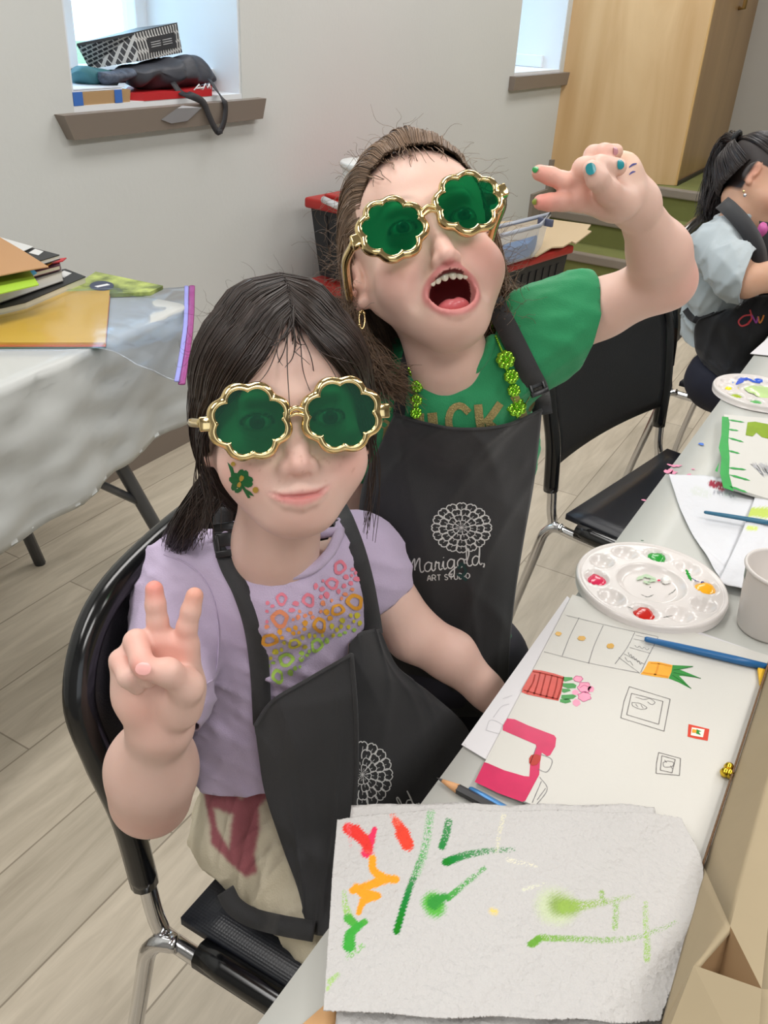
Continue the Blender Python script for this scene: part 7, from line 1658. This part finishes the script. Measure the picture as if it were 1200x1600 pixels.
A.chain([hb3, hb3+[-.025, -.012, -.005], hb3+[-.028, -.03, -.015]], [.012, .009, .007], k=.004)
Va3, Fa3 = A.mesh(.0045); parts3.append((Va3, Fa3, np.tile(lin(SK3), (len(Va3), 1))))
s3b = px(1240, 400, 1.98); A = Sdf(); e3b = s3b+np.array([.02, -.05, -.16]); w3b = e3b+np.array([-.02, -.13, .04]); A.chain([s3b, e3b, w3b], [.038, .031, .022], k=.012); hb3 = w3b+np.array([0, -.05, 0]); A.cone(w3b, hb3, .02, .019, k=.01)
for q in range(4): A.chain([hb3, hb3+np.array([.012*(q-1.5), -.035, -.01]), hb3+np.array([.012*(q-1.5), -.055, -.028])], [.013, .008, .0065], k=.004)
A.chain([hb3, hb3+[.025, -.012, -.005], hb3+[.028, -.03, -.015]], [.012, .009, .007], k=.004)
V_, F_ = A.mesh(.006); parts3.append((V_, F_, np.tile(lin(SK3), (len(V_), 1))))
ch3, be3 = px(1135, 440, 1.93), px(1130, 510, 1.99); bx3 = np.array([.93, -.35, 0]); bx3 /= np.linalg.norm(bx3); B3 = np.array([bx3, np.cross([0, 0, 1], bx3), [0, 0, 1]])
def torso3(Sx, g=0):
    Sx.ell(ch3, (.105+g, .078+g, .095+g), B3, k=.04); Sx.ell(be3, (.100+g, .082+g, .090+g), B3, k=.04); Sx.ell(pe3+[0, 0, .02], (.10+g, .085+g, .075+g), B3, k=.04); Sx.cone(s3+[.02, .02, 0], nb3+[0, 0, -.04], .040+g, .042+g, k=.03); Sx.cone(s3b, nb3+[0, 0, -.04], .036+g, .042+g, k=.03); return Sx
T_ = torso3(Sdf(), -.008); k3 = [pe3+np.array([-.09, -.24, -.02]), pe3+np.array([.10, -.26, -.02])]
for sg_, kk in zip((-1, 1), k3):
    hp = pe3+np.array([sg_*.05, -.02, 0]); T_.chain([hp, kk, kk*[1, 1, 0]+[0, .03, .10]], [.058, .040, .024], k=.015); T_.chain([kk*[1, 1, 0]+[0, .03, .05], kk*[1, 1, 0]+[0, -.07, .035]], [.026, .022], k=.01)
V_, F_ = T_.mesh(.008); parts3.append((V_, F_, np.tile(lin(SK3), (len(V_), 1)))); join_body(parts3, g3)
eyeballs(H3, g3, (40, 28, 24))
gy = clothes_mat('grey_sweatshirt', (182, 192, 196)); wv3 = wrinkle(.004, 35); sv3 = sharp_wrinkle(.013, 37, (45, 95))
Sh = torso3(Sdf(), .010); Sh.cone(s3, px(1150, 425, 1.74), .058, .052, k=.03); Sh.cone(px(1150, 425, 1.74), px(1162, 438, 1.72), .052, .047, k=.02); Sh.chain([s3b, e3b], [.052, .044], k=.03)
Sh.ell(px(1105, 400, 1.95), (.06, .06, .07), B3, k=.04)
V_, F_ = Sh.mesh(.0055, field=lambda X: wv3(X)+sv3(X)); cn = px(1188, 436, 1.72)-px(1150, 430, 1.74); cn /= np.linalg.norm(cn)
V_, F_ = cut_planes(V_, F_, [(px(1166, 438, 1.72), cn, .075), (W3(1070, 528, 2.0), (0, 0, -1), .4)])
sh3 = mo('sweatshirt', V_, F_, gy, g3); solid(sh3, .003)
mo('collar', *tube_vf([nb3+np.array([.050*math.cos(a), .045*math.sin(a), .012-.012*math.sin(a)]) for a in np.linspace(0, 6.28, 30)[:-1]], .008, 8, closed=True), gy, g3)
bv3 = bvh_of(V_, F_)
Pn = Sdf(); Pn.ell(pe3+[0, 0, .0], (.112, .095, .085), B3, k=.02)
for sg_, kk in zip((-1, 1), k3): Pn.chain([pe3+np.array([sg_*.05, -.02, 0]), kk, kk*[1, 1, 0]+[0, .03, .10]], [.075, .056, .04], k=.015)
V_, F_ = Pn.mesh(.008, field=wrinkle(.004, 44)); tr3 = mo('trousers', V_, F_, M('navy_trousers', (30, 32, 48), .85), g3); bv3p = bvh_of(V_, F_)
ap3 = thing('apron', 'x', 'x', g3.location); del ap3['label']; del ap3['category']; ap3.name = 'apron'; ap3.parent = g3; ap3.location = (0, 0, 0); ORG[ap3.name] = org(g3)
blk3 = clothes_mat('black_apron_twill', (24, 24, 28), bump=.3, bscale=900, rough=.8)
r3 = [[(1166, 350, 1.80), (1185, 352, 1.78), (1215, 360, 1.78), (1260, 370, 1.80)], [(1176, 410, 1.82), (1190, 415, 1.80), (1220, 420, 1.80), (1260, 425, 1.84)], [(1120, 488, 1.88), (1150, 478, 1.84), (1190, 462, 1.80), (1260, 470, 1.84)],
      [(1088, 505, 1.90), (1125, 505, 1.86), (1170, 510, 1.84), (1260, 520, 1.88)], [(1086, 545, 1.95), (1120, 560, 1.90), (1160, 570, 1.88), (1250, 575, 1.92)], [(1100, 570, 1.97), (1130, 595, 1.92), (1155, 610, 1.90), (1240, 620, 1.95)]]
p3_, g3_ = drape(dz3(r3[2:]), 30, 26, [bv3, bv3p], name='lap_panel', mat=blk3, parent=ap3, seed=31, off=.008, wa=.004)
pb_, gb_ = drape(dz3([[(1186, 345, 1.80), (1215, 350, 1.80), (1260, 360, 1.82)], [(1186, 400, 1.80), (1215, 400, 1.80), (1260, 405, 1.82)], [(1186, 478, 1.82), (1215, 478, 1.81), (1260, 480, 1.82)]]), 16, 18, [bv3], name='bib_panel', mat=blk3, parent=ap3, seed=33, off=.008)
sp_ = crom([W3(1128, 316, 1.85), W3(1140, 326, 1.79), W3(1158, 345, 1.745), W3(1174, 368, 1.725), W3(1186, 395, 1.725), W3(1190, 420, 1.74)], 30); g_ = np.stack([sp_-R[:, 0]*.015-R[:, 1]*.013, sp_+R[:, 2]*.004, sp_+R[:, 0]*.015+R[:, 1]*.013], 1); V_, F_ = sheet_vf(g_, .003); mo('neck_strap', V_, F_, blk3, ap3)
strap_on([(1072, 482), (1084, 496), (1100, 500), (1122, 492)], .022, [bv3], .006, blk3, ap3, 'waist_tie', fb=2.16)
b3_ = grid_bvh(g3_)
for nm, c_, pth in (('yellow', (206, 190, 70), [(1160, 471), (1168, 473), (1172, 484)]), ('red', (190, 60, 66), [(1172, 484), (1174, 496), (1168, 506), (1158, 509), (1154, 502), (1162, 494), (1174, 492)]), ('violet', (150, 70, 150), [(1174, 492), (1178, 500), (1181, 504), (1184, 494)]), ('orange', (210, 130, 60), [(1184, 494), (1186, 504), (1190, 500), (1193, 492)])):
    print_lines('painted_name', [(pth, 2.6)], b3_, M('name_'+nm, c_, .6), p3_, off=.0015)
HM3 = M('black_brown_hair', (40, 30, 28), .36, vc='Col', Specular_IOR_Level=.6)
tie = np.array([-.006, -.108, .060])
def gb(a, st_):
    m_ = st_*.5+tie*.5; m_ = m_+(m_-np.array([0, -.018, .03]))*.35; return [tuple(st_), tuple(st_*.75+m_*.25+(st_-np.array([0, -.018, .03]))*.06), tuple(m_), tuple(tie)]
GU = [gb(a, np.array([.065*math.cos(a), .050-.045*abs(math.cos(a))**2, .032+.058*math.sin(a)])) for a in np.linspace(0, math.pi, 9)]
GN = [gb(a, np.array([x, y, z])) for a, (x, y, z) in enumerate(((-.066, -.034, .012), (-.062, -.045, -.020), (-.045, -.058, -.050), (0, -.066, -.060), (.045, -.058, -.050), (.062, -.045, -.020), (.066, -.034, .012)))]
cur_ = [guide_strands(GU, 1300, H3, m=16, jit=.0018, lift=.003, wave=.0005, push=push_head, seed=23, spread=.2), guide_strands(GN, 800, H3, m=16, jit=.0018, lift=.003, wave=.0005, push=push_head, seed=26, spread=.2)]
tw = [H3.w(tie), W3(1140, 222, 1.95), W3(1126, 250, 1.97), W3(1122, 280, 1.98), W3(1118, 312, 1.97), W3(1110, 334, 1.96)]
PT = [[tuple(H3.l(p+R[:, 0]*r_*math.cos(a)+R[:, 1]*r_*math.sin(a)*.7+R[:, 2]*r_*math.sin(a))) for p, r_ in zip(tw, (.008, .022, .027, .027, .024, .014))] for a in np.linspace(0, 2*math.pi, 8)]
cur_.append(guide_strands(PT, 700, H3, m=16, jit=.004, lift=0, wave=.004, seed=24, spread=1.5)); 
cur_ = np.vstack([c_ for c_ in cur_]); strands_obj('hair', cur_, np.full(len(cur_), .0009), HM3, g3, cols=hcols(len(cur_), (38, 28, 26), .25, 25))
mo('hair_tie', *tube_vf([H3.w(tie+np.array([.014*math.cos(a), 0, .014*math.sin(a)])) for a in np.linspace(0, 6.28, 20)[:-1]], .006, 8, closed=True), M('black_elastic', (20, 20, 22), .6), g3)
V_, F_ = eb(W3(1164, 305, 1.77), (.004, .004, .004), 10); mo('earring', V_, F_, M('silver', (220, 220, 224), .15, metal=1), g3)
V_, F_ = eb(W3(1162, 299, 1.77), (.003, .003, .003), 10); mo('earring', V_, F_, GOLD, g3)
V_, F_ = eb(W3(1188, 360, 1.76), (.02, .012, .018), 12); V_ = V_+.004*np.sin(V_*150)[:, [1, 2, 0]]; mo('ribbon_bow', V_, F_, M('pink_bow', (200, 90, 160), .5), g3)
